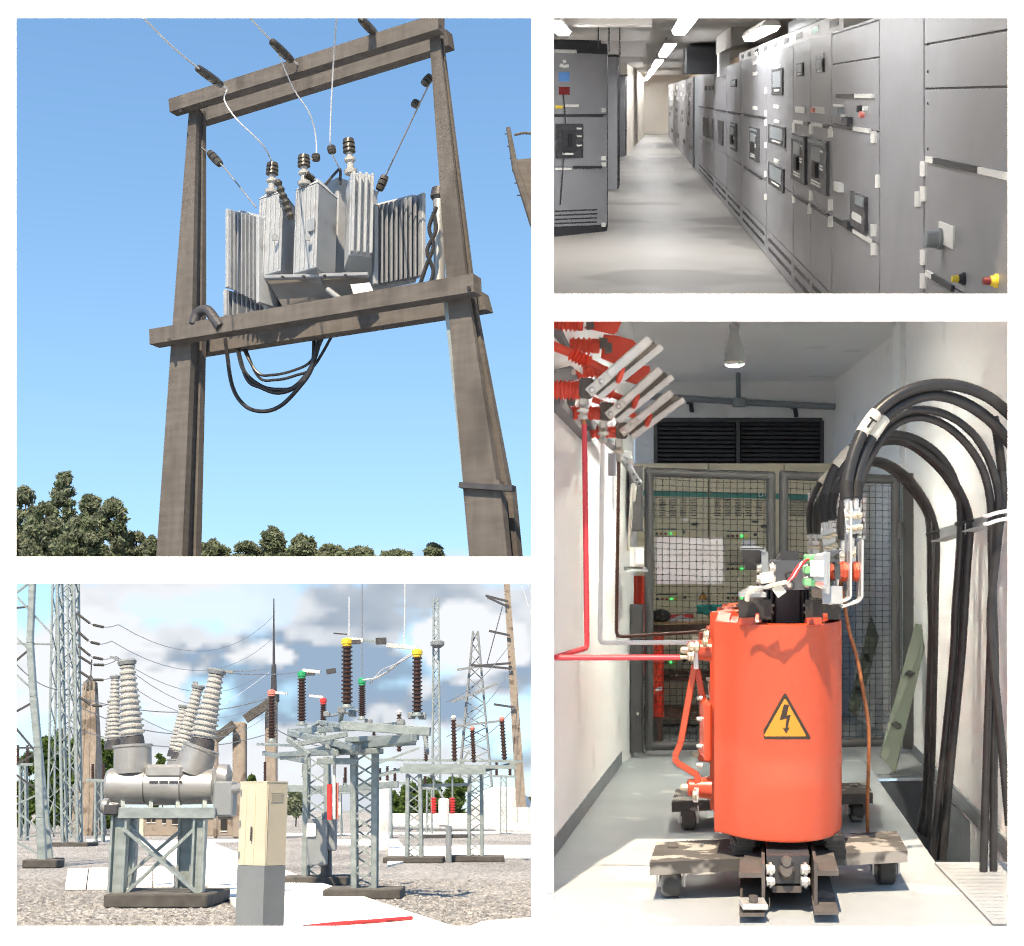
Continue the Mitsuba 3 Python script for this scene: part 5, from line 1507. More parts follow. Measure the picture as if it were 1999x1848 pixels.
# rear wall with the dark ventilation opening
OX0, OX1, OY0, OY1 = 1279.5, 1604.5, 821, 1000
m = MB()
for x0, x1, y0, y1 in ((1240, OX0, 600, 1390), (OX1, 1640, 600, 1390), (OX0, OX1, 600, OY0), (OX0, OX1, OY1, 1390)):
    m.prism([L(x0, y0, 18), L(x1, y0, 18), L(x1, y1, 18), L(x0, y1, 18)], FA * .15)
struct('wall_back', m, ROOMWALL, 'beige rear wall above the mesh gate')
ZC2 = 2.37
m = MB().prism([L(1225, 628, 13.9), L(1236, 828 - 83, 18), L(1640, 745, 18), L(1800, 628, 13.9)], UA * .03)
dh = 13.9
m = MB().prism([room((1225 - RX) / F_PX * 13.9, 13.9, ZC2), room((1240 - RX) / F_PX * 18, 18.1, ZC2), room((1640 - RX) / F_PX * 18, 18.1, ZC2), room((1800 - RX) / F_PX * 13.9, 13.9, ZC2)], UA * .03)
m.prism([L(1062, 609, 7.3), L(1214, 609, 12.4), L(1225, 609, 14.0), L(1820, 609, 14.0), L(2036, 609, 7.3)], UA * .02)
m.prism([L(1225, 600, 13.9), L(1820, 600, 13.9), room((1820 - RX) / F_PX * 13.9, 13.9, ZC2 + .03), room((1225 - RX) / F_PX * 13.9, 13.9, ZC2 + .03)], FA * .02)
struct('ceiling', m, ROOMWALL, 'shaded ceiling of the transformer room')
# skirting boards
sk = lambda lat, d0, d1, off: MB().prism([room(lat, d0, -EYEB), room(lat, d1, -EYEB), room(lat, d1, -EYEB + .10), room(lat, d0, -EYEB + .10)], XA * off)
part(wl_, 'skirting_board', sk(-LATL, 7.9, 12.35, .008), SKIRT)
part(wr_, 'skirting_board', sk(LATR, 8.06, 14.3, -.008), SKIRT)
part(wr_, 'skirting_board', sk(LATR - .005, 8.06, 11.5, -.012), SKIRT)
# chequered plate and covers
pl = [(1824, 1688), (RX + LATR * F_PX / 7.9, 1691), (1966, 1691), (1966, 1744), (1966, 1806), (1938, 1806)]
k = thing('floor_plate', 'grey chequered steel cover plate at the front right of the floor', 'plate')
part(k, 'sheet', MB().prism([FL(x, y, .006) for x, y in [(1824, 1688), (1966, 1688), (1966, 1808), (1938, 1808)]], UA * .006), PLATE)
mm = MB()
rng2 = np.random.default_rng(3)
for i in range(26):
    for j in range(16):
        y = 1694 + j * 7
        x = 1832 + i * 6.2 + (j % 2) * 3
        if x > 1822 + (y - 1684) * .95 + 6 and x < 1962 and y < 1803:
            c = FL(x, y, .0135)
            t_ = unit(AB * (1 if (i + j) % 2 else -1) * .9 + XA * .7)
            mm.box(c, t_ * .008, unit(np.cross(t_, UA)) * .0025, UA * .0008)
part(k, 'tread_pattern', mm, PLATE, kind='stuff')
k = thing('pit_cover', 'flat grey cover plate over the far part of the cable pit', 'cover')
part(k, 'sheet', MB().prism([FL(x, y, .004) for x, y in [(1665, 1466), (1800, 1472), (1822, 1515), (1712, 1517)]], UA * .012), PLATE)
part(k, 'edge', MB().bar(FL(1712, 1517.5, .008), FL(1818, 1515.5, .008), .02, .03, UA), ROOMFLOOR)

# ---- louvre window and conduit
lv = thing('louvre_window', 'dark louvred ventilation window high in the rear wall', 'window')
m = MB().prism([L(OX0, OY0, 18.12), L(OX1, OY0, 18.12), L(OX1, OY1, 18.12), L(OX0, OY1, 18.12)], FA * .02)
part(lv, 'back', m, MATTBLACK)
for a, b in ((OX0, 1437), (1444, OX1)):
    for i in range(12):
        y = 826 + i * 8.6
        part(lv, 'slat', MB().hexa([L(a + 2, y, 18.02), L(b - 2, y + .8, 18.02), L(b - 2, y + 6.2, 18.0), L(a + 2, y + 5.4, 18.0)], [L(a + 2, y - 2, 18.1), L(b - 2, y - 1.2, 18.1), L(b - 2, y, 18.1), L(a + 2, y - .8, 18.1)]), DARKSTEEL)
for a, b in (((OX0, OY0), (OX0, OY1)), ((1440.5, OY0), (1440.5, OY1)), ((OX1, OY0), (OX1, OY1)), ((OX0, OY0), (OX1, OY0))):
    part(lv, 'frame', MB().bar(L(*a, 17.99), L(*b, 17.99), .04, .05), DARKSTEEL)
cd = thing('conduit', 'grey steel conduit running across the rear wall with a junction box', 'conduit')
part(cd, 'pipe', MB().cyl(L1(370, 340, 17.8), L1(800, 368, 17.8), .038, n=10), GREYBOX, 40)
part(cd, 'pipe', MB().cyl(L1(840, 371, 17.8), L1(1226, 390, 17.8), .038, n=10), GREYBOX, 40)
part(cd, 'pipe', MB().tube([L1(818, 360, 17.78), L1(815, 225, 17.2)], .028, 8), GREYBOX, 40)
part(cd, 'junction_box', MB().box(L1(820, 371, 17.75), XA * .075, FA * .05, UA * .055, .012), GREYBOX)
for x, y in ((616, 365), (1057, 385)):
    k = part(cd, 'bracket', MB().bar(L1(x - 6, y, 17.85), L1(x - 6, y + 14, 17.85), .06, .1), DARKSTEEL)
    part(cd, 'bracket_foot', MB().bar(L1(x, y + 12, 17.85), L1(x + 5, y + 45, 17.95), .05, .03), DARKSTEEL)
lp = thing('pendant_lamp', 'lit grey bell shaped lamp hanging from the ceiling', 'lamp')
LD = 10.5
part(lp, 'stem', MB().cyl(L1(800, -5, LD), L1(800, 62, LD), .016, n=8), GREYBOX, 40)
part(lp, 'coupling', MB().lathe(L1(800, 40, LD), L1(800, 80, LD), [(0, .03), (.3, .036), (.6, .03), (1, .026)], 14), GREYBOX, 40)
part(lp, 'shade', MB().lathe(L1(800, 75, LD), L1(800, 212, LD), [(0, .03), (.1, .035), (.3, .05), (.5, .062), (.62, .066), (.65, .070), (.95, .069), (.97, .062), (.98, .055), (.9, .045)], 28), GREYBOX, 40)
part(lp, 'rim', MB().lathe(L1(800, 198, LD), L1(800, 212, LD), [(0, .0705), (.3, .072), (1, .0715)], 28), STEEL, 40)
part(lp, 'bulb', MB().lathe(L1(800, 203, LD), L1(800, 222, LD), [(0, .060), (.5, .060), (.8, .05), (1, .03)], 24), LAMPM, emit=[BULB_LIGHT, BULB_LIGHT, BULB_LIGHT * .82])

# ---- gate
GD = 12.9
gate = thing('mesh_gate', 'dark grey two-leaf gate filled with wire mesh at the back of the room', 'gate')
for (x0, y0, x1, y1, yb0, yb1) in ((1258, 913, 1514, 921, 1466, 1462), (1521, 919.5, 1757, 928, 1462, 1457)):
    w = .078
    o = 9
    c = [L(x0 + o, y0 + o, GD), L(x1 - o, y1 + o, GD), L(x1 - o, yb1 - o, GD), L(x0 + o, yb0 - o, GD)]
    for i in range(4):
        a, b = c[i], c[(i + 1) % 4]
        t_ = unit(b - a)
        part(gate, 'leaf_frame', MB().tube([a - t_ * w * .35, b + t_ * w * .35], w / 2, 14), FRAMEGREY, 40)
    m = MB()
    nx, ny = int((x1 - x0 - 36) / 11.6), int((yb0 - y0 - 36) / 12)
    for i in range(1, nx):
        f = i / nx
        bow = math.sin(i * 2.1) * 1.2
        a, b = c[0] * (1 - f) + c[1] * f, c[3] * (1 - f) + c[2] * f
        mid = (a + b) / 2 + XA * bow * .004
        m.tube([a, mid, b], .0025, 4, False)
    for j in range(1, ny):
        f = j / ny
        a, b = c[0] * (1 - f) + c[3] * f, c[1] * (1 - f) + c[2] * f
        mid = (a + b) / 2 - UA * (.012 * math.sin(j * 1.3) + .004)
        m.tube([a + FA * .006, mid + FA * .006, b + FA * .006], .0025, 4, False)
    part(gate, 'wire_mesh', m, MATTBLACK, kind='stuff')
part(gate, 'hinge', MB().cyl(L(1757, 1020, GD - .03), L(1757, 1050, GD - .03), .03, n=8), DARKSTEEL)
gp = thing('gate_post', 'dark grey steel channel post left of the mesh gate', 'post')
a, b = L(1243, 1180, 12.75), L(1243, 1469, 12.75)
part(gp, 'web', MB().box((a + b) / 2, XA * .048, FA * .01, (a - b) / 2), FRAMEGREY)
for s in (-1, 1):
    part(gp, 'flange', MB().box((a + b) / 2 + XA * .05 * s - FA * .02, XA * .004, FA * .035, (a - b) / 2), FRAMEGREY)
part(gp, 'bolt', MB().cyl(L(1245, 1394, 12.74), L(1245, 1394, 12.70), .012, n=8), STEEL)
gp = thing('gate_post', 'tall dark grey post right of the mesh gate', 'post')
a, b = L(1774, 924, 12.95), L(1774, 1462, 12.95)
part(gp, 'web', MB().box((a + b) / 2, XA * .062, FA * .03, (a - b) / 2, .006), FRAMEGREY)
part(gp, 'edge', MB().box((a + b) / 2 - XA * .066 - FA * .03, XA * .003, FA * .03, (a - b) / 2), GREYBOX)
gp = thing('wall_box', 'dark upright metal box on the left wall beside the gate top', 'box')
part(gp, 'body', MB().box(L(1240, 974, 12.6), XA * .052, FA * .1, UA * .265, .01), DARKSTEEL)
part(gp, 'edge', MB().box(L(1254, 974, 12.5), XA * .006, FA * .01, UA * .27), FRAMEGREY)

# ---- things behind the gate
CD = 15.6
cabs = []
for x0, x1, lab in ((1236, 1382.5, 'left beige low voltage cabinet behind the mesh gate'), (1384.5, 1530, 'middle beige low voltage cabinet behind the mesh gate'), (1531.5, 1640, 'right beige low voltage cabinet behind the mesh gate')):
    k = thing('beige_cabinet', lab, 'cabinet', 'beige cabinets behind the gate')
    cabs.append(k)
    part(k, 'body', MB().box((L(x0, 905, CD) + L(x1, 1415, CD)) / 2 + FA * .3, XA * (x1 - x0) / 2 / F_PX * CD, FA * .3, UA * (1415 - 905) / 2 / F_PX * CD, .006), BEIGECAB)
    tl = .018 * (1 if x0 < 1500 else 1)
    part(k, 'band', MB().prism([L(x0 + .5, 957.5 + (x0 - 1260) * .025, CD - .006), L(x1 - .5, 957.5 + (x1 - 1260) * .025, CD - .006), L(x1 - .5, 968.5 + (x1 - 1260) * .025, CD - .006), L(x0 + .5, 968.5 + (x0 - 1260) * .025, CD - .006)], FA * .005), TEAL)
    for y0, y1 in ((1014, 1055), (1056, 1110), (1111, 1165), (1166, 1222), (1223, 1290), (1291, 1400)):
        part(k, 'door', MB().box((L(x0 + 2, y0, CD - .01) + L(x1 - 2, y1, CD - .01)) / 2, XA * ((x1 - x0) / 2 - 1.6) / F_PX * CD, FA * .009, UA * ((y1 - y0) / 2 - .5) / F_PX * CD, .003), BEIGECAB)
    m = MB()
    for r in range(7):
        for s in range(6):
            x = x0 + 16 + s * (x1 - x0 - 24) / 6
            y = 977 + r * 5
            m.box(L(x, y, CD - .003), XA * .032, FA * .006, UA * .0055)
    part(k, 'vent_slots', m, FRAMEGREY, kind='stuff')
DOT = {'k': CABDARK, 'r': DKRED, 'g': None, 'y': YELLOW}
LED = mat('led_green', (0.05, 0.5, 0.1), 0.4)
for ci, cx, cy in ((0, 1282, 1042.5), (1, 1421.5, 1047), (0, 1284, 1170), (1, 1421.5, 1168), (1, 1421.5, 1111), (0, 1283, 1293), (1, 1420, 1290)):
    k = cabs[ci]
    part(k, 'label_strip', MB().box(L(cx + 18, cy - 9, CD - .022), XA * .108, FA * .002, UA * .006), CABDARK)
    for i, c in enumerate('krrgy'):
        p = L(cx + i * 8.8, cy, CD - .02)
        emit = [.02, .30, .06] if c == 'g' else None
        part(k, 'green_lamp' if c == 'g' else 'push_button', MB().lathe(p, p - FA * .025, [(0, .014), (.7, .0135), (1, .011)], 12), LED if c == 'g' else DOT[c], 40, emit=emit)
    part(k, 'lock', MB().lathe(L(cx + 53, cy - 3, CD - .02), L(cx + 53, cy - 3, CD - .05), [(0, .018), (1, .012)], 10), CABDARK, 40)
for x, y in ((1356, 1024), (1492, 1028)):
    part(cabs[0 if x < 1380 else 1], 'handle', MB().box(L(x, y, CD - .03), XA * .035, FA * .012, UA * .014, .006), CABDARK)
part(cabs[1], 'nameplate', MB().box(L(1474, 1019, CD - .022), XA * .035, FA * .002, UA * .011), CABDARK)
part(cabs[0], 'nameplate', MB().box(L(1336.5, 1015, CD - .022), XA * .035, FA * .002, UA * .013), PAPER)
tm = meshkit.text_mesh('Linha', .042, .002)
tm.vertices = L(1480.5, 970.5, CD - .008) + tm.vertices[:, :1] * XA + tm.vertices[:, 1:2] * UA - tm.vertices[:, 2:] * FA
part(cabs[1], 'lettering', (tm.vertices, tm.faces[:, ::-1]), PAPER)


def warn_sign(k, cx, cy, w, d, name='warning_sign', wrap=None):
    """Yellow triangle with a dark border and a lightning bolt; the pieces are laid on the surface by wrap."""
    put = wrap or (lambda x, y, o: L(x, y, d) - FA * o)
    h = w * .89
    tri = Polygon([(cx, cy - h / 2), (cx + w / 2, cy + h / 2), (cx - w / 2, cy + h / 2)])
    outer = tri.buffer(-w * .03).buffer(w * .03)
    inner = tri.buffer(-w * .075).buffer(w * .02)
    bolt = Polygon([(cx - .02 * w, cy - .235 * h), (cx + .075 * w, cy - .225 * h), (cx + .03 * w, cy - .005 * h), (cx + .105 * w, cy - .015 * h), (cx + .05 * w, cy + .26 * h), (cx + .09 * w, cy + .25 * h), (cx + .022 * w, cy + .385 * h), (cx - .045 * w, cy + .26 * h), (cx + .005 * w, cy + .275 * h), (cx + .03 * w, cy + .06 * h), (cx - .10 * w, cy + .10 * h)])

    def lay(poly, o):
        v2, f = trimesh.creation.triangulate_polygon(poly, engine='earcut')
        mesh = trimesh.Trimesh(np.c_[v2, np.zeros(len(v2))], f, process=False)
        for _ in range(3):
            mesh = mesh.subdivide()
        v = np.array([put(x, y, o) for x, y, _ in mesh.vertices])
        vb = np.array([put(x, y, o - .0012) for x, y, _ in mesh.vertices])
        n = len(v)
        return np.vstack([v, vb]), np.vstack([mesh.faces, mesh.faces[:, ::-1] + n])
    s = part(k, name, lay(outer, .0015), SIGNB)
    part(s, 'yellow_field', lay(inner, .0030), SIGNY)
    part(s, 'lightning_bolt', lay(bolt, .0045), SIGNB)
    return s


warn_sign(cabs[0], 1372, 1163, 18, CD - .025)
for pts, lab in (([(1277, 1049), (1413.5, 1049.5), (1414.5, 1141.5), (1279, 1140)], 'large white paper sheet hung on the left gate leaf'), ([(1577, 963), (1692, 964), (1691, 1052), (1576, 1051)], 'white paper sheet hung on the right gate leaf behind the cables')):
    q = [L(x, y, GD + .03) for x, y in pts]
    n = 10
    v, f = [], []
    for j in range(n + 1):
        for i in range(n + 1):
            a, b = i / n, j / n
            p = (q[0] * (1 - a) + q[1] * a) * (1 - b) + (q[3] * (1 - a) + q[2] * a) * b
            v.append(p + FA * .008 * math.sin(3.1 * a) * math.sin(2.5 * b + 1))
    for j in range(n):
        for i in range(n):
            o = j * (n + 1) + i
            f.append([o, o + n + 1, o + n + 2, o + 1])
    solo('paper_sheet', MB().add(v, f), PAPER, lab, 'paper', None, True)
solo('paper_card', MB().box(L1(860, 970, CD - .03), XA * .07, FA * .01, UA * .035, .004), PAPER, 'small white card on the middle beige cabinet', 'card')
bn = thing('workbench', 'low workbench with a pale wooden edge behind the left gate leaf', 'bench')
part(bn, 'top', MB().hexa([L(1256, 1216.5, 14.0), L(1400, 1215.5, 14.0), L(1400, 1219, 14.0), L(1256, 1220.5, 14.0)], [L(1256, 1216.5, 14.0) + AB * .9, L(1400, 1215.5, 14.0) + AB * .9, L(1400, 1219, 14.0) + AB * .9, L(1256, 1220.5, 14.0) + AB * .9]), WOOD)
part(bn, 'apron', MB().prism([L(1256, 1221, 14.03), L(1400, 1219.5, 14.03), L(1400, 1234, 14.03), L(1256, 1236, 14.03)], FA * .03), BENCHRED)
for x in (1288, 1398):
    part(bn, 'leg', MB().bar(L(x, 1230, 14.1), FL(x, RY + EYEB * F_PX / 14.1), .05), BENCHRED)
for y, dd in ((1318, 14.7), (1390, 14.8)):
    part(bn, 'shelf', MB().box(L(1320, y, dd), XA * .4, FA * .3, UA * .02), BENCHRED)
pts = []
for i in range(140):
    a = i * .45
    pts.append(L(1392, 1197, 14.3) + XA * (.135 * math.cos(a) * (1 + .15 * math.sin(i * .37))) + FA * .10 * math.sin(a) + UA * (.035 * math.sin(i * .71) + .03))
solo('cord_coil', MB().tube(pts, .008, 5), TEALCORD, 'coil of teal cord lying on the workbench', 'cord', None, 40)
solo('tool_bag', MB().ball(L(1290, 1203, 14.3), .085, 2, (1.1, .8, .75)), MATTBLACK, 'small black bag at the left end of the workbench', 'bag', None, True)
solo('red_tool', MB().bar(L(1303, 1206, 14.3), L(1352, 1204, 14.4), .05, .05, bev=.01), REDP, 'red tool lying on the workbench', 'tool')
solo('metal_bar', MB().bar(L(1305, 1215, 14.15), L(1352, 1192, 14.5), .03, .02), STEEL, 'pale metal bar leaning over the workbench clutter', 'bar')
solo('plastic_bag', MB().ball(L(1330, 1212, 14.15), .06, 2, (1.9, .9, .5)), PAPER, 'crumpled clear plastic bag at the front edge of the workbench', 'bag', None, True)
oc = thing('orange_suit', 'orange reflective work suit hanging behind the gate post', 'clothing')
for x0, x1, y0, y1, d in ((1221, 1262, 1125, 1320, 13.3), (1262, 1296, 1236, 1400, 13.6)):
    n, v, f = 8, [], []
    for j in range(n + 1):
        for i in range(n + 1):
            a, b = i / n, j / n
            v.append(L(x0 + (x1 - x0) * a * (1 - .25 * b * 0), y0 + (y1 - y0) * b, d + .05 * math.sin(a * 9 + b * 2)))
    for j in range(n):
        for i in range(n):
            o = j * (n + 1) + i
            f.append([o, o + n + 1, o + n + 2, o + 1])
    v = np.array(v)
    f = np.array(f)
    part(oc, 'cloth', MB().add(np.vstack([v, v + FA * .05]), np.vstack([f, f[:, ::-1] + len(v)])), ORANGE2, True)
part(oc, 'reflective_strip', MB().bar(L(1279, 1348, 13.45), L(1293, 1344, 13.45), .04, .03), PAPER)

# ---- boards leaning at the right
for pts, lab, nm in (([(L2(1565, 40, 12.3)), (L2(1625, 50, 12.25)), (L2(1480, 668, 11.2)), (L2(1415, 595, 11.6))], 'tall olive grey board with two slots leaning against the right wall', 'board'),
                     ([(L2(1380, 5, 15.0)), (L2(1412, 100, 14.9)), (L2(1320, 440, 14.2)), (L2(1285, 400, 14.4))], 'olive grey board leaning behind the right gate leaf', 'board')):
    k = thing('leaning_board', lab, 'board')
    nn = unit(np.cross(pts[1] - pts[0], pts[3] - pts[0]))
    nn = nn if np.dot(nn, FA) < 0 else -nn
    part(k, 'sheet', MB().prism(pts, -nn * .02), OLIVE)
    ex, ey = (pts[1] - pts[0]), (pts[3] - pts[0])
    for fy in (.37, .74):
        c = pts[0] * (1 - fy) + pts[3] * fy
        c2 = pts[1] * (1 - fy) + pts[2] * fy
        a, b = c * .72 + c2 * .28, c * .28 + c2 * .72
        part(k, 'slot', MB().bar(a + nn * .002, b + nn * .002, .05, .004, nn), MATTBLACK)

# ---- transformer
TX = thing('dry_transformer', 'big orange cast coil transformer with a yellow lightning sign, standing on a wheeled trolley', 'transformer')


def coil_plan(cx, cy, hw, hd, n=28):
    """Outline in plan: flat on the left, round on the right (lens axes: across, along)."""
    pts = []
    for a in np.linspace(-math.pi / 2, math.pi / 2, n):
        pts.append((cx + hw * math.cos(a) ** 1.0 * .98 - hw * .02, cy + hd * math.sin(a)))
    for a in np.linspace(math.pi / 2, math.pi * .80, 8):
        pts.append((cx + hw * 1.08 * math.cos(a), cy + hd * math.sin(a)))
    x_end = cx - hw
    pts.append((x_end + .17 * hd, cy + hd * .50))
    pts.append((x_end, cy - hd * .50))
    for a in np.linspace(math.pi * 1.20, math.pi * 1.5, 8)[:-1]:
        pts.append((cx + hw * 1.08 * math.cos(a), cy + hd * math.sin(a)))
    return pts


def ring_mesh(plan, z0, z1, hole=None):
    prof = [(z0, .965), (z0, .99), (z0 + .012, 1.0), (z1 - .012, 1.0), (z1, .99), (z1, .80), (z1 - .02, .78)]
    cx = np.mean([p[0] for p in plan])
    cy = np.mean([p[1] for p in plan])
    n = len(plan)
    v = []
    for z, s in prof:
        for x, y in plan:
            v.append(EYE + XA * (cx + (x - cx) * s) + FA * (cy + (y - cy) * s) + UA * z)
    f = []
    for i in range(len(prof) - 1):
        for j in range(n):
            k = (j + 1) % n
            f.append([i * n + j, i * n + k, (i + 1) * n + k, (i + 1) * n + j])
    v = np.array(v)
    f = np.array(f)
    f = np.vstack([f[:, [0, 1, 2]], f[:, [0, 2, 3]]])
    v = np.vstack([v, EYE + XA * cx + FA * cy + UA * z0, EYE + XA * cx + FA * cy + UA * (z1 - .02)])
    m_ = len(prof) * n
    e = [[m_, (j + 1) % n, j] for j in range(n)] + [[m_ + 1, (len(prof) - 1) * n + j, (len(prof) - 1) * n + (j + 1) % n] for j in range(n)]
    return v, np.vstack([f, e])


CX0, CY0, HW, HD = (1515 - 999.5) / F_PX * 7.3, 7.33, .318, .43
ZTOP, ZBOT = (924 - 1215.5) / F_PX * 7.05, (924 - 1646) / F_PX * 6.9
for i in range(3):
    off = AB * (1.45 * i)
    plan = coil_plan(CX0 + off @ XA, CY0 + off @ FA, HW, HD)
    k = part(TX, 'coil', ring_mesh(plan, ZTOP + off @ UA, ZBOT + off @ UA) if False else ring_mesh(plan, ZBOT + off @ UA, ZTOP + off @ UA), ORANGE, 30)
    if i == 0:
        coil0 = k
    c = EYE + XA * (CX0 + off @ XA - HW) + FA * (CY0 + off @ FA)
    zt_, zb_ = ZTOP + off @ UA, ZBOT + off @ UA
    for z, kk in ((zt_ - .16, 0), (zb_ + .16, 1)):
        part(k, 'terminal', MB().lathe(c + UA * z + XA * .01, c + UA * z - XA * .10, [(0, .055), (.25, .05), (.95, .04), (1, .03)], 18), ORANGE, 40)
        part(k, 'terminal_bolt', MB().lathe(c + UA * z - XA * .10, c + UA * z - XA * .135, [(0, .018), (.7, .018), (1, .01)], 8), BRASS, 30)
    part(k, 'tap_block', MB().box(c + UA * ((zt_ + zb_) / 2 - .05) - XA * .012, XA * .02, FA * .10, UA * .14, .012), ORANGE)
    for dz in (.15, .05, -.08, -.17):
        part(k, 'tap_bolt', MB().lathe(c + UA * ((zt_ + zb_) / 2 - .05 + dz) - XA * .03, c + UA * ((zt_ + zb_) / 2 - .05 + dz) - XA * .055, [(0, .012), (1, .009)], 8), STEEL)


def on_coil(px, py, o):
    """Point of the front coil's round face seen at this pixel, o proud of it."""
    r = ray(px, py)
    a, b = HW * .98 + o, HD + o
    cx = CX0 - HW * .02
    # ((t rx - cx)/a)^2 + ((t ry - cy)/b)^2 = 1
    rx, ry = r @ XA, r @ FA
    A_, B_, C_ = (rx / a) ** 2 + (ry / b) ** 2, -2 * (rx * cx / a ** 2 + ry * CY0 / b ** 2), (cx / a) ** 2 + (CY0 / b) ** 2 - 1
    t_ = (-B_ - math.sqrt(max(B_ * B_ - 4 * A_ * C_, 0))) / (2 * A_)
    return EYE + r * t_


warn_sign(coil0, 1532.5, 1397.5, 104, 0, wrap=on_coil)

# core, yokes and clamps
cxm = lambda px, py, d: L(px, py, d)
for i in range(3):
    o = AB * 1.45 * i
    part(TX, 'core_limb', MB().box(L(1531, 1300, 7.33) + o, XA * .060, FA * .1, UA * .50, .006), CORE2)
    for s in (-1, 1):
        for j in range(3):
            part(TX, 'limb_step', MB().box(L(1531, 1180, 7.30) + o + XA * s * (.072 + .018 * j), XA * .006, FA * (.08 - .02 * j), UA * .20, .002), CORE)
a, b = L1(1040, 1100, 7.02), L1(1040, 1100, 7.02) + AB * 3.4
part(TX, 'upper_yoke', MB().hexa([L1(935, 1040, 7.02), L1(1150, 1040, 7.02), L1(1150, 1165, 7.02), L1(935, 1165, 7.02)], [L1(935, 1040, 7.02) + AB * 3.3, L1(1150, 1040, 7.02) + AB * 3.3, L1(1150, 1165, 7.02) + AB * 3.3, L1(935, 1165, 7.02) + AB * 3.3]), CORE2)
for j in range(9):
    x = 1000 + 8.7 * j
    part(TX, 'yoke_lamination', MB().bar(L1(x, 1026, 7.1), L1(x, 1026, 7.1) + AB * 1.4, .008, .06, UA), CORE)
part(TX, 'yoke_ring', MB().tube([L1(1033 + 16 * math.cos(a), 1105 + 16 * math.sin(a), 6.995) for a in np.linspace(0, 2 * math.pi, 20)], .005, 6, False), RAWBLACK)
part(TX, 'yoke_button', MB().lathe(L1(1032, 1145, 7.02), L1(1032, 1145, 6.99), [(0, .017), (.6, .017), (1, .010)], 14), STEEL, 40)
# lifting bracket on the left: a bent plate
part(TX, 'bracket_wing', MB().hexa([L1(826, 988, 6.9), L1(925, 988, 6.9), L1(915, 1082, 7.0), L1(846, 1078, 7.0)], [L1(828, 986, 7.06), L1(925, 986, 7.06), L1(915, 1080, 7.06), L1(848, 1076, 7.06)]), CORE)
m = MB()
for p, q in (((826, 990), (905, 990)), ((905, 990), (928, 1004)), ((928, 1004), (930, 1135))):
    m.bar(L1(*p, 6.92), L1(*q, 6.92), .03, .016)
part(TX, 'bracket_edge', m, GREYBOX)
for x, y in ((908, 1073), (908, 1120), (960, 1073), (960, 1118), (1105, 1078), (1105, 1128)):
    part(TX, 'bolt', MB().lathe(L1(x - 13, y, 6.96), L1(x + 13, y, 6.96), [(0, .022), (.4, .022), (.42, .028), (.6, .028), (.62, .018), (1, .016)], 8), STEEL, 30)
part(TX, 'bracket_wing', MB().hexa([L1(1190, 998, 6.98), L1(1255, 997, 6.98), L1(1240, 1012, 6.98), L1(1200, 1030, 6.98)], [L1(1190, 996, 7.2), L1(1255, 995, 7.2), L1(1240, 1008, 7.2), L1(1200, 1026, 7.2)]), CORE2)
m = MB()
for p, q in (((1192, 1040), (1222, 1040)), ((1222, 1040), (1235, 1055)), ((1235, 1055), (1236, 1120))):
    m.bar(L1(*p, 6.92), L1(*q, 6.92), .025, .02)
part(TX, 'bracket_edge', m, CORE)
# black stepped spacers on top and below
for x0, x1 in ((808, 970), (1090, 1258)):
    for (a0, a1, y0, y1) in ((.05, .92, 1206, 1224), (0, 1, 1224, 1236), (.06, .94, 1236, 1256), (.02, .98, 1256, 1264), (.06, .50, 1264, 1296), (.62, .92, 1264, 1290)):
        xa, xb = x0 + (x1 - x0) * a0, x0 + (x1 - x0) * a1
        part(TX, 'spacer', MB().hexa([L1(xa, y0, 7.0), L1(xb, y0, 7.0), L1(xb, y1, 7.0), L1(xa, y1, 7.0)], [L1(xa, y0, 7.22), L1(xb, y0, 7.22), L1(xb, y1, 7.22), L1(xa, y1, 7.22)]), RAWBLACK)
    part(TX, 'spacer_foot', MB().bar(L1(x0 + 12, 1300, 7.0), L1(x0 + 75, 1298, 7.0), .05, .03), ORANGE)
for x0, x1, lean in ((808, 878, -6), (1170, 1240, 6)):
    for j, y in enumerate((930, 944, 958, 972, 990, 1006)):
        xx = (x0 + x1) / 2 + lean * j * .6 * (-1 if lean < 0 else 1) * (1 if lean > 0 else -1)
        part(TX, 'spacer', MB().box(L2(xx, y, 7.12 + .012 * j), XA * (.048 if j % 2 == 0 else .040) * (1 if j < 4 else .9), FA * .08, UA * .016, .004), RAWBLACK)
# lower core and clamps
part(TX, 'lower_core', MB().box(L2(1020, 1000, 7.28), XA * .19, FA * .08, UA * .075, .008), CORE)
for j in range(5):
    part(TX, 'lower_step', MB().box(L2(960 + 30 * j, 1000, 7.12), XA * .018, FA * .02, UA * .065, .003), CORE)
part(TX, 'lower_yoke', MB().hexa([L2(935, 1022, 6.78), L2(1118, 1022, 6.78), L2(1108, 1140, 6.78), L2(940, 1140, 6.78)], [L2(935, 1022, 6.78) + AB * 3.2, L2(1118, 1022, 6.78) + AB * 3.2, L2(1108, 1140, 6.78) + AB * 3.2, L2(940, 1140, 6.78) + AB * 3.2]), CORE)
for x, y, r in ((1021, 1050, .028), (1020, 1086, .036)):
    part(TX, 'bolt', MB().lathe(L2(x, y, 6.79), L2(x, y, 6.74), [(0, r * 1.1), (.5, r), (1, r * .7)], 14), CHANNEL, 40)
for x in (952, 1100):
    for y in (1080, 1130):
        part(TX, 'bolt', MB().lathe(L2(x - 18, y, 6.74), L2(x + 18, y, 6.74), [(0, .022), (.35, .022), (.37, .030), (.65, .030), (.67, .020), (1, .018)], 8), BAR, 30)
part(TX, 'lamination_end', MB().box(L2(1020, 1160, 6.8), XA * .065, FA * .02, UA * .014), CHANNEL)
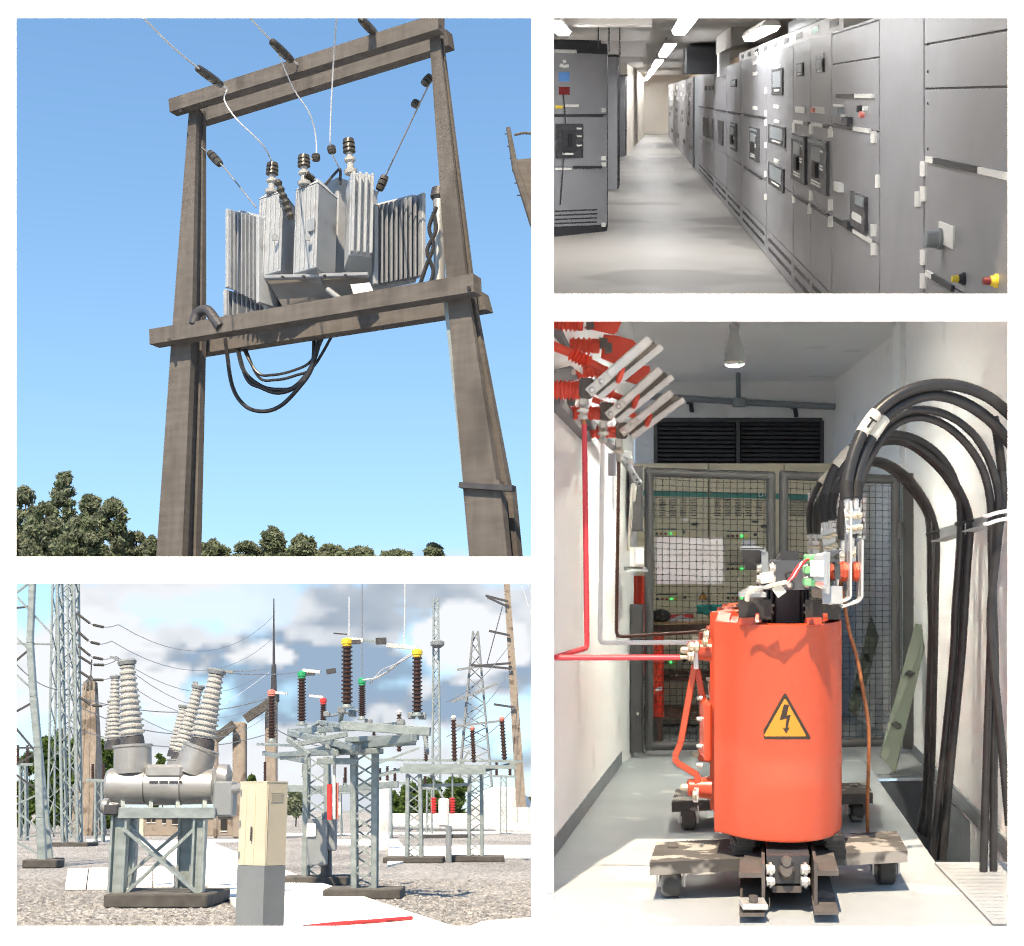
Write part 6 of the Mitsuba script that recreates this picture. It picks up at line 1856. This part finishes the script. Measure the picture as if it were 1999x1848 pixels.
for s, xa, xb in ((-1, 820, 930), (1, 1138, 1242)):
    d0 = 6.68
    back = AB * 2.6
    th = 12

    def slab(x0, y0, x1, y1, dd=d0, bk=back):
        f = [L2(x0, y0, dd), L2(x1, y0, dd), L2(x1, y1, dd), L2(x0, y1, dd)]
        return MB().hexa(f, [p + bk for p in f])
    wx = (xb - 14, xb) if s < 0 else (xa, xa + 14)
    ky = -8 if s > 0 else 0
    part(TX, 'channel_web', slab(wx[0], 1058 + ky, wx[1], 1275 + ky), CHANNEL)
    part(TX, 'channel_flange', slab(xa, 1095 + ky, xb, 1107 + ky), CHANNEL)
    part(TX, 'channel_flange', slab(xa, 1268 + ky, xb, 1281 + ky, 6.55), CHANNEL)
    # sloping shoulder plate over the channel
    f = [L2(xa, 1096 + ky, d0), L2(xb, 1096 + ky, d0), L2(xb - (0 if s < 0 else 40), 960 + ky, 7.35), L2(xa + (40 if s < 0 else 0), 960 + ky, 7.35)]
    part(TX, 'shoulder', MB().prism(f, -UA * .02), CHANNEL)
part(TX, 'foot_plate', MB().box(L2(880, 1245, 6.62) + UA * .02, XA * .055, FA * .06, UA * .012, .004), BAR)
part(TX, 'foot_bolt', MB().lathe(L2(880, 1236, 6.6) + UA * .02, L2(880, 1236, 6.6) + UA * .045, [(0, .02), (1, .02)], 8), CHANNEL)

# trolley
TR_ = thing('trolley', 'low trolley of two worn black timber beams on small caster wheels under the orange transformer', 'trolley')


def beam4(fl_, fr_, h0, h1, bl, br):
    """Front edge bottom points, heights and back points in pixels with depth, as one solid."""
    f = [fl_ + UA * h0, fr_ + UA * h1, fr_, fl_]
    b = [bl, br, br - UA * h1, bl - UA * h0]
    return MB().hexa(f, b)


part(TR_, 'beam', beam4(L2(441, 1106, 6.98), L2(1533, 1050, 7.18), .058, .052 * 1.05, L2(470, 965, 7.5), L2(1488, 918, 7.68)), WORN)
part(TR_, 'beam', beam4(L2(535, 838, 9.02), L2(1386, 800, 9.2), .062, .062, L2(552, 742, 9.5), L2(1362, 711, 9.7)), WORN)
for x, y, d in ((540, 990, 7.35), (1440, 955, 7.5), (1305, 728, 9.5), (620, 752, 9.4)):
    part(TR_, 'bolt', MB().lathe(L2(x, y, d), L2(x, y, d) + UA * .012, [(0, .03), (1, .028)], 6), WORN)
for x, yb, d, r, w in ((530, 1195, 7.05, .070, .046), (1438, 1141, 7.30, .070, .046), (605, 913, 9.0, .062, .04), (1316, 876, 9.3, .062, .04)):
    c = FL(*z2(x, yb), .0) + UA * r
    k = part(TR_, 'wheel', MB().lathe(c - XA * w, c + XA * w, [(0, r * .72), (.06, r * .9), (.14, r), (.86, r), (.94, r * .9), (1, r * .72)], 26), WORN, 40)
    part(k, 'hub', MB().lathe(c - XA * w * 1.12, c + XA * w * 1.12, [(0, r * .35), (1, r * .35)], 14), BAR, 40)
    for s in (-1, 1):
        part(k, 'fork', MB().hexa([c + XA * s * (w + .012) - FA * .02 + UA * r * 1.35, c + XA * s * (w + .012) + FA * .03 + UA * r * 1.35, c + XA * s * (w + .012) + FA * .02 - UA * .02, c + XA * s * (w + .012) - FA * .02 - UA * .02],
                                  [c + XA * s * (w + .020) - FA * .02 + UA * r * 1.35, c + XA * s * (w + .020) + FA * .03 + UA * r * 1.35, c + XA * s * (w + .020) + FA * .02 - UA * .02, c + XA * s * (w + .020) - FA * .02 - UA * .02]), BAR)

# high voltage link bars on the left of the coil
for pts, mt in (([(632, 215, 7.3), (573, 545, 7.3)], ORANGE), ([(573, 545, 7.3), (547, 605, 7.3)], ORANGE), ([(547, 605, 7.3), (556, 630, 7.3)], ORANGE), ([(556, 628, 7.3), (645, 682, 7.3)], ORANGE), ([(645, 680, 7.3), (640, 745, 7.3)], ORANGE), ([(640, 225, 7.34), (680, 430, 7.34)], ORANGE)):
    part(TX, 'link_bar', MB().bar(L2(*pts[0]), L2(*pts[1]), .030, .012, FA, bev=.004), mt)
for x, y0, y1 in ((634, 118, 232), (640, 735, 795)):
    part(TX, 'link_lug', MB().bar(L2(x, y0, 7.26), L2(x + (4 if y0 < 300 else -4), y1, 7.26), .022, .012, FA), BAR)
for x, y, w in ((628, 138, 26), (615, 178, 16), (680, 90, 12), (676, 118, 12), (632, 765, 10)):
    part(TX, 'terminal_nut', MB().lathe(L2(x - w, y, 7.22), L2(x + w, y, 7.22), [(0, .012), (.2, .024), (.42, .024), (.44, .014), (.56, .014), (.58, .027), (.85, .027), (1, .012)], 8), BRASS, 30)

# low voltage bars, insulators and the temperature relay on the right
for pts, w in (([(1290, 790), (1288, 1195), (1268, 1208), (1195, 1222)], .05), ([(1338, 952), (1336, 1195), (1322, 1212), (1250, 1236)], .05), ([(1236, 1118), (1232, 1185), (1222, 1196), (1190, 1205)], .03)):
    m = MB()
    for a, b in zip(pts[:-1], pts[1:]):
        m.bar(L1(*a, 6.95), L1(*b, 6.95), .011, w, FA, bev=.002)
    part(TX, 'busbar', m, BAR)
    for a, b in zip(pts[:1], pts[1:2]):
        part(TX, 'busbar_back', MB().bar(L1(a[0] - 12, a[1] + 10, 7.02), L1(b[0] - 12, b[1], 7.02), .012, .05, FA), PLATE)
for x0, x1, r in ((1200, 1224, .034), (1238, 1284, .042), (1296, 1332, .042)):
    part(TX, 'bar_insulator', MB().lathe(L1(x0, 1087, 7.0), L1(x1, 1087, 7.0), [(0, r * .8), (.1, r), (.3, r), (.34, r * 1.1), (.66, r * 1.1), (.7, r), (.9, r), (1, r * .8)], 8), ORANGE, 30)
k = part(TX, 'relay_box', MB().hexa([L1(1147, 1010, 6.72), L1(1175, 1008, 6.72), L1(1172, 1150, 6.72), L1(1144, 1148, 6.72)], [L1(1175, 1008, 6.9), L1(1200, 1006, 6.9), L1(1198, 1165, 6.9), L1(1172, 1165, 6.9)]), TAG, label='white relay box with pale blue labels')
part(k, 'label', MB().box(L1(1157, 1072, 6.71), XA * .022, FA * .002, UA * .055), PLATE)
for y in (1058, 1088):
    part(k, 'label', MB().box(L1(1150, y, 6.70), XA * .03, FA * .002, UA * .02), PAPER)
part(k, 'red_mark', MB().box(L1(1160, 1140, 6.71), XA * .018, FA * .002, UA * .006), PINKRED)
part(TX, 'relay_rail', MB().bar(L1(1188, 1005, 6.85), L1(1186, 1180, 6.85), .03, .03), PLATE)
part(TX, 'rail_foot', MB().bar(L1(1172, 1186, 6.9), L1(1256, 1187, 6.9), .018, .08), PLATE)
part(TX, 'relay_cover', MB().hexa([L1(1128, 1160, 6.95), L1(1172, 1160, 6.95), L1(1172, 1200, 6.95), L1(1128, 1195, 6.95)], [L1(1128, 1160, 7.1), L1(1172, 1160, 7.1), L1(1172, 1200, 7.1), L1(1128, 1195, 7.1)]), CHANNEL)
for x, y in ((1126, 1032), (1122, 1080), (1122, 1132)):
    part(TX, 'green_connector', MB().box(L1(x, y, 6.76), XA * .030, FA * .03, UA * .016, .005), LEDGREEN)
    part(TX, 'connector_nut', MB().lathe(L1(x - 26, y + 4, 6.8), L1(x - 8, y + 4, 6.8), [(0, .018), (1, .022)], 8), STEEL)
wp = curve([L1(1112, 1038, 6.74), L1(1085, 1052, 6.72), L1(1064, 1080, 6.72), L1(1045, 1112, 6.72), L1(1022, 1132, 6.72)], 8)
for o, mt in ((-.010, REDP), (.0, PAPER), (.010, REDP)):
    part(TX, 'sensor_wire', MB().tube(wp + XA * o + UA * o * .6, .006, 6), mt, 40)
part(TX, 'sensor_cable', MB().tube(curve([L1(1022, 1132, 6.72), L1(980, 1140, 6.72), L1(935, 1152, 6.74), L1(890, 1160, 6.78), L1(862, 1175, 6.8), L1(852, 1210, 6.82)], 8), .010, 6), TAPE, 40)
for a, b, w in (((935, 1090), (942, 1135), .06), ((975, 1148), (1003, 1186), .045)):
    part(TX, 'tag', MB().bar(L1(*a, 6.73), L1(*b, 6.73), w, .003, FA), TAPE)
part(TX, 'tap_terminal', MB().lathe(L1(876, 1176, 6.9), L1(876, 1148, 6.9), [(0, .05), (.4, .045), (.5, .03), (1, .02)], 10), STEEL, 30)
part(TX, 'terminal_bar', MB().bar(L1(822, 1184, 6.9), L1(930, 1184, 6.9), .02, .06, FA), PLATE)
part(TX, 'terminal_stud', MB().cyl(L1(876, 1186, 6.95), L1(876, 1212, 6.95), .028, n=10), CHANNEL)

# ---- power cables
GT1 = 'thick black power cables arching to the right wall'


def cable(pts, ds, r, lab, tape=None, lug=True, wrap=.1):
    k = thing('power_cable', lab, 'cable', GT1)
    n = len(pts)
    P_ = [L1(x, y, ds[0] + (ds[1] - ds[0]) * (i / (n - 1)) ** 1.3) for i, (x, y) in enumerate(pts)]
    c = curve(P_, 8)
    part(k, 'sheath', MB().tube(c, r, 14), BLACK, 50)
    part(k, 'tape_wrap', MB().tube(c[:12], [r * (1.10 + .035 * (i % 2)) if i else r * .8 for i in range(12)], 14), MATTBLACK, 50)
    if tape:
        i0 = tape
        kk = part(k, 'marker_tape', MB().tube(c[i0:i0 + 9], r * 1.07, 14), TAPE, 50)
    if lug:
        p = c[0]
        t_ = unit(c[0] - c[3])
        part(k, 'lug', MB().tube([p, p + t_ * .05], [r * .62, r * .5], 12), BAR, 40)
        part(k, 'lug_palm', MB().bar(p + t_ * .04, p + t_ * .16, .04, .009, FA), BAR)
        for q in (.075, .13):
            part(k, 'lug_bolt', MB().lathe(p + t_ * q - FA * .03 + XA * .02, p + t_ * q - FA * .03 - XA * .02, [(0, .014), (.5, .014), (.52, .009), (1, .009)], 8), BRASS, 30)
    return k, c


k, c = cable([(1277, 785), (1273, 735), (1285, 660), (1310, 570), (1352, 480), (1420, 395), (1520, 328), (1640, 297), (1760, 304), (1880, 352), (1985, 440)], (7.0, 7.3), .0275, 'outermost and thickest black cable, arching out of the right edge of the room', 30)
tm = meshkit.text_mesh('T', .05, .002, bold=True)
tt = c[34]
tdir = unit(c[36] - c[33])
side = unit(np.cross(tdir, FA))
tm.vertices = tt - FA * .031 + (tm.vertices[:, :1] - .02) * side * -1 + (tm.vertices[:, 1:2] - .025) * tdir - tm.vertices[:, 2:] * FA
part(k, 'letter', (tm.vertices, tm.faces), MATTBLACK)
cable([(1312, 782), (1312, 735), (1325, 660), (1350, 580), (1392, 500), (1452, 420), (1540, 365), (1640, 340), (1760, 368), (1880, 445), (1990, 575)], (7.05, 7.35), .0275, 'second thick black cable, just inside the outermost arch', 30)
cable([(1258, 955), (1255, 860), (1272, 740), (1320, 620), (1400, 500), (1480, 430), (1580, 402), (1700, 425), (1810, 505), (1880, 620), (1917, 760), (1912, 900), (1897, 1100), (1887, 1333), (1868, 1860), (1853, 2362)], (7.35, 7.67), .0195, 'black cable of the third arch, ending left at the front right floor plate')
cable([(1300, 945), (1306, 850), (1332, 720), (1390, 580), (1470, 475), (1570, 434), (1680, 462), (1780, 545), (1852, 660), (1884, 800), (1888, 950), (1892, 1150), (1903, 1467), (1898, 1860), (1896, 2360)], (7.4, 7.68), .0195, 'black cable of the third arch, ending right at the front right floor plate')
cable([(1900, 430), (1925, 600), (1940, 760), (1928, 850), (1905, 1050), (1885, 1250), (1890, 1417), (1925, 1760), (1962, 2160)], (7.55, 7.55), .0195, 'black cable crossing over the others at the far right of the room', lug=False)
cable([(1180, 880), (1175, 800), (1200, 700), (1240, 622), (1310, 552), (1400, 512), (1500, 507), (1600, 542), (1690, 622), (1745, 740), (1758, 870), (1750, 1050), (1735, 1250), (1725, 1467), (1680, 1917), (1640, 2300)], (8.2, 8.5), .021, 'left black cable of the middle arch, running down into the floor pit', 22)
cable([(1202, 872), (1197, 790), (1227, 690), (1292, 592), (1400, 534), (1500, 524), (1610, 584), (1720, 694), (1780, 805), (1797, 900), (1787, 1050), (1775, 1250), (1760, 1467), (1715, 1917), (1682, 2308)], (8.25, 8.45), .021, 'right black cable of the middle arch, running down into the floor pit')
cable([(1215, 872), (1217, 790), (1247, 700), (1310, 600), (1410, 545), (1510, 540), (1600, 590), (1690, 680), (1755, 790), (1778, 900), (1770, 1050), (1757, 1250), (1742, 1467), (1698, 1917), (1662, 2304)], (8.4, 8.6), .021, 'rear black cable between the two others of the middle arch', lug=False)
cable([(1121, 930), (1119, 830), (1142, 750), (1192, 680), (1272, 632), (1362, 612), (1460, 642), (1550, 722), (1610, 832), (1626, 950), (1627, 1150), (1632, 1330), (1625, 1567), (1610, 1967), (1585, 2190)], (9.3, 9.5), .019, 'left black cable of the innermost, lowest arch', 20)
cable([(1144, 930), (1147, 830), (1182, 742), (1242, 662), (1332, 620), (1432, 620), (1532, 682), (1612, 792), (1652, 902), (1657, 1000), (1652, 1200), (1649, 1400), (1645, 1567), (1636, 1917), (1615, 2210)], (9.25, 9.4), .019, 'right black cable of the innermost, lowest arch')
cable([(1150, 930), (1157, 840), (1192, 752), (1252, 672), (1342, 632), (1425, 640), (1510, 700), (1590, 800), (1634, 905), (1640, 1000), (1640, 1200), (1638, 1400), (1634, 1567), (1622, 1917), (1600, 2200)], (9.5, 9.6), .019, 'rear black cable of the innermost, lowest arch', lug=False)
tp_ = thing('cable_bracket', 'grey steel channel bracket on the right wall holding the black cables', 'bracket')
f = [L1(1670, 905, 9.0), L1(1990, 815, 7.6), L1(1990, 862, 7.6), L1(1670, 962, 9.0)]
part(tp_, 'channel', MB().prism(f, XA * .03), PLATE)
part(tp_, 'lip', MB().prism([f[3], f[2], f[2] - XA * .05, f[3] - XA * .05], UA * .006), PLATE)
for a, b, d, mt in (((1858, 850), (1955, 830), 7.5, PAPER), ((1860, 884), (1957, 862), 7.5, PAPER), ((1738, 884), (1808, 872), 8.2, MATTBLACK), ((1614, 930), (1666, 915), 9.15, MATTBLACK)):
    solo('cable_tie', MB().tube(curve([L1(a[0], a[1], d + .06), L1(a[0] + 6, a[1] + 4, d - .02), L1((a[0] + b[0]) / 2, (a[1] + b[1]) / 2, d - .04), L1(b[0] - 6, b[1] + 2, d - .02), L1(b[0], b[1], d + .06)], 5), .009, 6), mt,
         ('upper white tie band round the cables at the right edge' if a == (1858, 850) else 'lower white tie band round the cables at the right edge') if mt == PAPER else ('black tie band round the middle cable bundle' if d < 9 else 'black tie band round the inner cable bundle'), 'tie', None, 40)

# ---- rope and coloured conductor rods
solo('rope', MB().tube(curve([L1(1245, 1115, 7.0), L1(1262, 1200, 7.1), L1(1285, 1333, 7.15), L2(1318, 180, 7.2), L2(1348, 340, 7.2), L2(1368, 480, 7.25), L2(1368, 640, 7.3), L2(1363, 800, 7.5), L2(1364, 922, 7.65)], 8), .0085, 8), ROPE, 'thin rusty brown rope hanging down right of the orange coil', 'rope', None, 40)


def rod(pts, r, mt, lab):
    k = thing('conductor_rod', lab, 'rod', 'coloured conductor rods')
    P_ = [np.array(p) for p in pts]
    out = [P_[0]]
    for i in range(1, len(P_) - 1):
        a, b = unit(P_[i - 1] - P_[i]), unit(P_[i + 1] - P_[i])
        for s in np.linspace(0, 1, 5):
            out.append((P_[i] + a * .03) * (1 - s) ** 2 + 2 * s * (1 - s) * P_[i] + (P_[i] + b * .03) * s * s)
    out.append(P_[-1])
    part(k, 'sleeve', MB().tube(out, r, 10), mt, 40)
    part(k, 'bare_end', MB().cyl(out[-1], out[-1] + unit(out[-1] - out[-2]) * .06, r * .75, n=10), COPPER if mt == WHITEROD else BRASS, 40)
    part(k, 'bare_end', MB().cyl(out[0], out[0] + unit(out[0] - out[1]) * .06, r * .8, n=10), COPPER, 40)
    part(k, 'clamp_nut', MB().lathe(out[0] + unit(out[0] - out[1]) * .05, out[0] + unit(out[0] - out[1]) * .12, [(0, .018), (.4, .02), (.42, .026), (1, .022)], 8), STEEL, 30)


rod([L1(165, 462, 7.75), L2(176, 142, 7.75), L2(38, 184, 7.3), L2(570, 183, 7.25)], .0135, REDROD, 'red conductor rod, nearest of the three, bent at its lower left')
rod([L1(243, 545, 8.55), L2(231, 121, 8.55), L2(660, 119, 8.6)], .0135, WHITEROD, 'white conductor rod, middle of the three')
rod([L1(311, 608, 9.6), L2(300, 90, 9.6), L2(320, 95, 9.6), L2(690, 73, 9.9)], .011, BROWNROD, 'dark brown conductor rod, farthest and thinnest of the three')

# ---- isolator switch on the left wall
iso = thing('isolator_switch', 'orange and steel three-pole isolator switch mounted high on the left wall', 'switch')


def ribbed(x0, y0, x1, y1, d, r, n=5, d1=None):
    m = MB()
    prof = [(0, r * .9), (.02, r)]
    for i in range(n):
        f0 = .12 + .68 * i / n
        prof += [(f0, r * .84), (f0 + .25 * .68 / n, r * .84), (f0 + .4 * .68 / n, r * 1.08), (f0 + .65 * .68 / n, r * 1.08), (f0 + .8 * .68 / n, r * .84)]
    prof += [(.83, r * .95), (.99, r * .95), (1, r * .8)]
    return part(iso, 'insulator', m.lathe(L1(x0, y0, d), L1(x1, y1, d1 or d), prof, 20), ORANGE2, 40)


for i, (x0, x1, y, d, r) in enumerate(((25, 152, 318, 7.7, .060), (66, 238, 416, 8.55, .048), (152, 302, 496, 9.55, .046))):
    ribbed(x0, y, x1, y + 2, d, r * .82)
    part(iso, 'contact_plate', MB().bar(L1(x1 + 6, y - 50, d - .02), L1(x1 + 8, y + 64, d - .02), .03, .012, FA), STEEL)
    part(iso, 'pivot_block', MB().box(L1(x1 + 20, y - 5, d - .02), XA * .035, FA * .06, UA * .05, .01), CHANNEL)
    part(iso, 'stud', MB().lathe(L1(x1 + 6, y + 62, d - .02), L1(x1 + 7, y + 125, d - .02), [(0, .014), (.3, .014), (.32, .03), (.5, .03), (.52, .016), (.7, .016), (.72, .024), (1, .024)], 8), STEEL, 30)
    part(iso, 'bolt', MB().lathe(L1(x1 - 6, y + 82, d - .04), L1(x1 + 30, y + 86, d - .04), [(0, .018), (.4, .018), (.42, .03), (.7, .03), (.72, .015), (1, .012)], 8), STEEL, 30)
for i, (x0, y0, x1, y1, d) in enumerate(((182, 332, 436, 108, 7.55), (262, 432, 482, 236, 8.4), (322, 503, 530, 332, 9.4))):
    k = part(iso, 'blade', MB().bar(L1(x0, y0, d), L1(x1, y1, d), .052, .010, -FA, bev=.003), STEEL)
    part(iso, 'blade', MB().bar(L1(x0 + 44, y0 + 18, d + .08), L1(x1 + 58, y1 + 26, d + .08), .036, .010, -FA, bev=.003), BAR)
    t_ = unit(L1(x1, y1, d) - L1(x0, y0, d))
    part(k, 'jaw', MB().bar(L1(x1, y1, d - .02) - t_ * .26, L1(x1, y1, d - .02) + t_ * .01, .042, .02, -FA, bev=.004), BAR)
    part(k, 'inner_bar', MB().bar(L1(x0 + 30, y0, d + .045), L1(x1 + 28, y1 + 16, d + .045), .03, .05, -FA), CHANNEL)
    for f in (.06, .22, .45, .80):
        p = L1(x0 + (x1 - x0) * f, y0 + (y1 - y0) * f, d - .012)
        part(k, 'rivet', MB().lathe(p, p - FA * .018, [(0, .016), (.6, .014), (1, .009)], 10), BAR, 40)
    part(iso, 'rod_clip', MB().lathe(L1(x0 + (x1 - x0) * .48 + 2, y0 + (y1 - y0) * .38, d + .03), L1(x0 + (x1 - x0) * .48 + 26, y0 + (y1 - y0) * .38 + 8, d + .03), [(0, .03), (.3, .05), (.8, .05), (1, .03)], 12), ORANGE2, 40)
for pts, d, rr in (([(30, 130), (130, 172), (300, 266)], 7.7, .030), ([(118, 244), (240, 320), (372, 374)], 8.5, .024), ([(200, 358), (300, 396), (424, 450)], 9.45, .022)):
    P_ = [L1(x, y, d) for x, y in pts]
    part(iso, 'push_rod', MB().tube(P_, [rr * .8, rr * .72, rr * .8], 14), ORANGE2, 40)
    a, b = P_[1] * .75 + P_[0] * .25, P_[1] * .65 + P_[2] * .35
    part(iso, 'rod_bellows', MB().lathe(a, b, [(j / 12, rr * (1.35 if j % 2 else .85)) for j in range(13)], 16), ORANGE2, 40)
for x0, x1, y, d, r in ((62, 230, 128, 8.9, .045), (148, 300, 240, 9.6, .036), (30, 160, 28, 7.9, .045)):
    ribbed(x0, y, x1, y + 6, d, r, 5)
for x, y, d in ((242, 120, 8.85), (262, 140, 8.8), (185, 40, 7.85), (330, 258, 9.5)):
    part(iso, 'clip', MB().hexa([L1(x - 14, y - 24, d), L1(x + 20, y - 20, d), L1(x + 22, y + 20, d), L1(x - 10, y + 26, d)], [L1(x - 14, y - 24, d + .08), L1(x + 20, y - 20, d + .08), L1(x + 22, y + 20, d + .08), L1(x - 10, y + 26, d + .08)]), CHANNEL)
for pts, d in (([(165, 56), (205, 20), (325, 24), (306, 70), (292, 84)], 7.95), ([(246, 84), (300, 88), (372, 108), (400, 140), (346, 232), (300, 212), (236, 182)], 8.9), ([(320, 270), (380, 220), (440, 216), (444, 236), (420, 292), (400, 300), (340, 282)], 9.6)):
    part(iso, 'barrier', MB().prism([L1(x, y, d + .06) for x, y in pts], FA * .02), ORANGE2)
# wall rails and levers
for a, b, w, nm in (((20, 362, 7.9), (162, 522, 9.6), .10, 'rail'), ((20, 40, 7.9), (120, 225, 9.7), .07, 'rail'), ((170, 452, 9.3), (300, 560, 10.6), .06, 'rail')):
    part(iso, nm, MB().bar(L1(*a), L1(*b), w, .05), SKIRT)
part(iso, 'rail_end', MB().prism([L1(96, 490, 9.2), L1(160, 528, 9.6), L1(100, 530, 9.3)], FA * .02), SKIRT)
part(iso, 'lever', MB().bar(L1(20, 272, 7.9), L1(122, 245, 8.5), .085, .02, FA, bev=.01), SKIRT)
part(iso, 'lever_pin', MB().lathe(L1(116, 246, 8.45), L1(116, 246, 8.38), [(0, .02), (1, .012)], 8), STEEL)
part(iso, 'shaft_disc', MB().lathe(L1(372, 425, 9.9), L1(392, 430, 9.9), [(0, .05), (1, .05)], 16), SKIRT, 40)
part(iso, 'shaft_disc', MB().lathe(L1(100, 340, 8.8), L1(130, 345, 8.8), [(0, .06), (1, .06)], 16), SKIRT, 40)
part(iso, 'bearing_bracket', MB().box(L1(325, 594, 10.8), XA * .065, FA * .05, UA * .028, .006), PLATE)
lv_ = part(iso, 'crank_arm', MB().bar(L1(328, 605, 10.7), L1(402, 722, 10.7), .05, .012, FA, bev=.012), SKIRT)
for f in (.25, .6, .8, .95):
    p = L1(328 + 74 * f, 605 + 117 * f, 10.69)
    part(lv_, 'hole', MB().lathe(p, p - FA * .006, [(0, .010), (1, .009)], 8), MATTBLACK)
part(iso, 'pull_rod', MB().tube([L1(374, 712, 10.75), L1(364, 800, 10.75), L1(352, 1000, 10.75)], .013, 8), STEEL, 40)
part(iso, 'rod_sleeve', MB().cyl(L1(375, 720, 10.74), L1(368, 790, 10.74), .022, n=10), STEEL, 40)
k = thing('wall_box', 'small pale switch box on the left wall beside the gate', 'box')
part(k, 'body', MB().hexa([L1(358, 985, 11.6), L1(418, 980, 11.6), L1(418, 1070, 11.6), L1(358, 1062, 11.6)], [L1(370, 985, 12.0), L1(418, 980, 12.0), L1(418, 1070, 12.0), L1(370, 1062, 12.0)]), TAG)
part(k, 'lid', MB().box(L1(398, 1022, 11.58), XA * .033, FA * .008, UA * .06, .004), PAPER)
part(k, 'shelf', MB().box(L1(382, 1078, 11.7), XA * .08, FA * .15, UA * .010), PLATE)
np_ = thing('nameplate', 'small grey plate with white lettering on the left wall under the isolator', 'plate')
p = room(-LATL + .004, 0, 0)
q = [on_plane(*z1(x, y), room(-LATL + .012, 10, 0), XA) for x, y in ((272, 586), (300, 590), (300, 684), (272, 682))]
part(np_, 'sheet', MB().prism(q, -XA * .008), PLATE)
part(np_, 'writing', MB().tube(curve([q[0] * .5 + q[1] * .5 + XA * .004 - UA * (.05 + .03 * i) + FA * .03 * (i % 2) for i in range(9)], 3), .004, 5), PAPER)
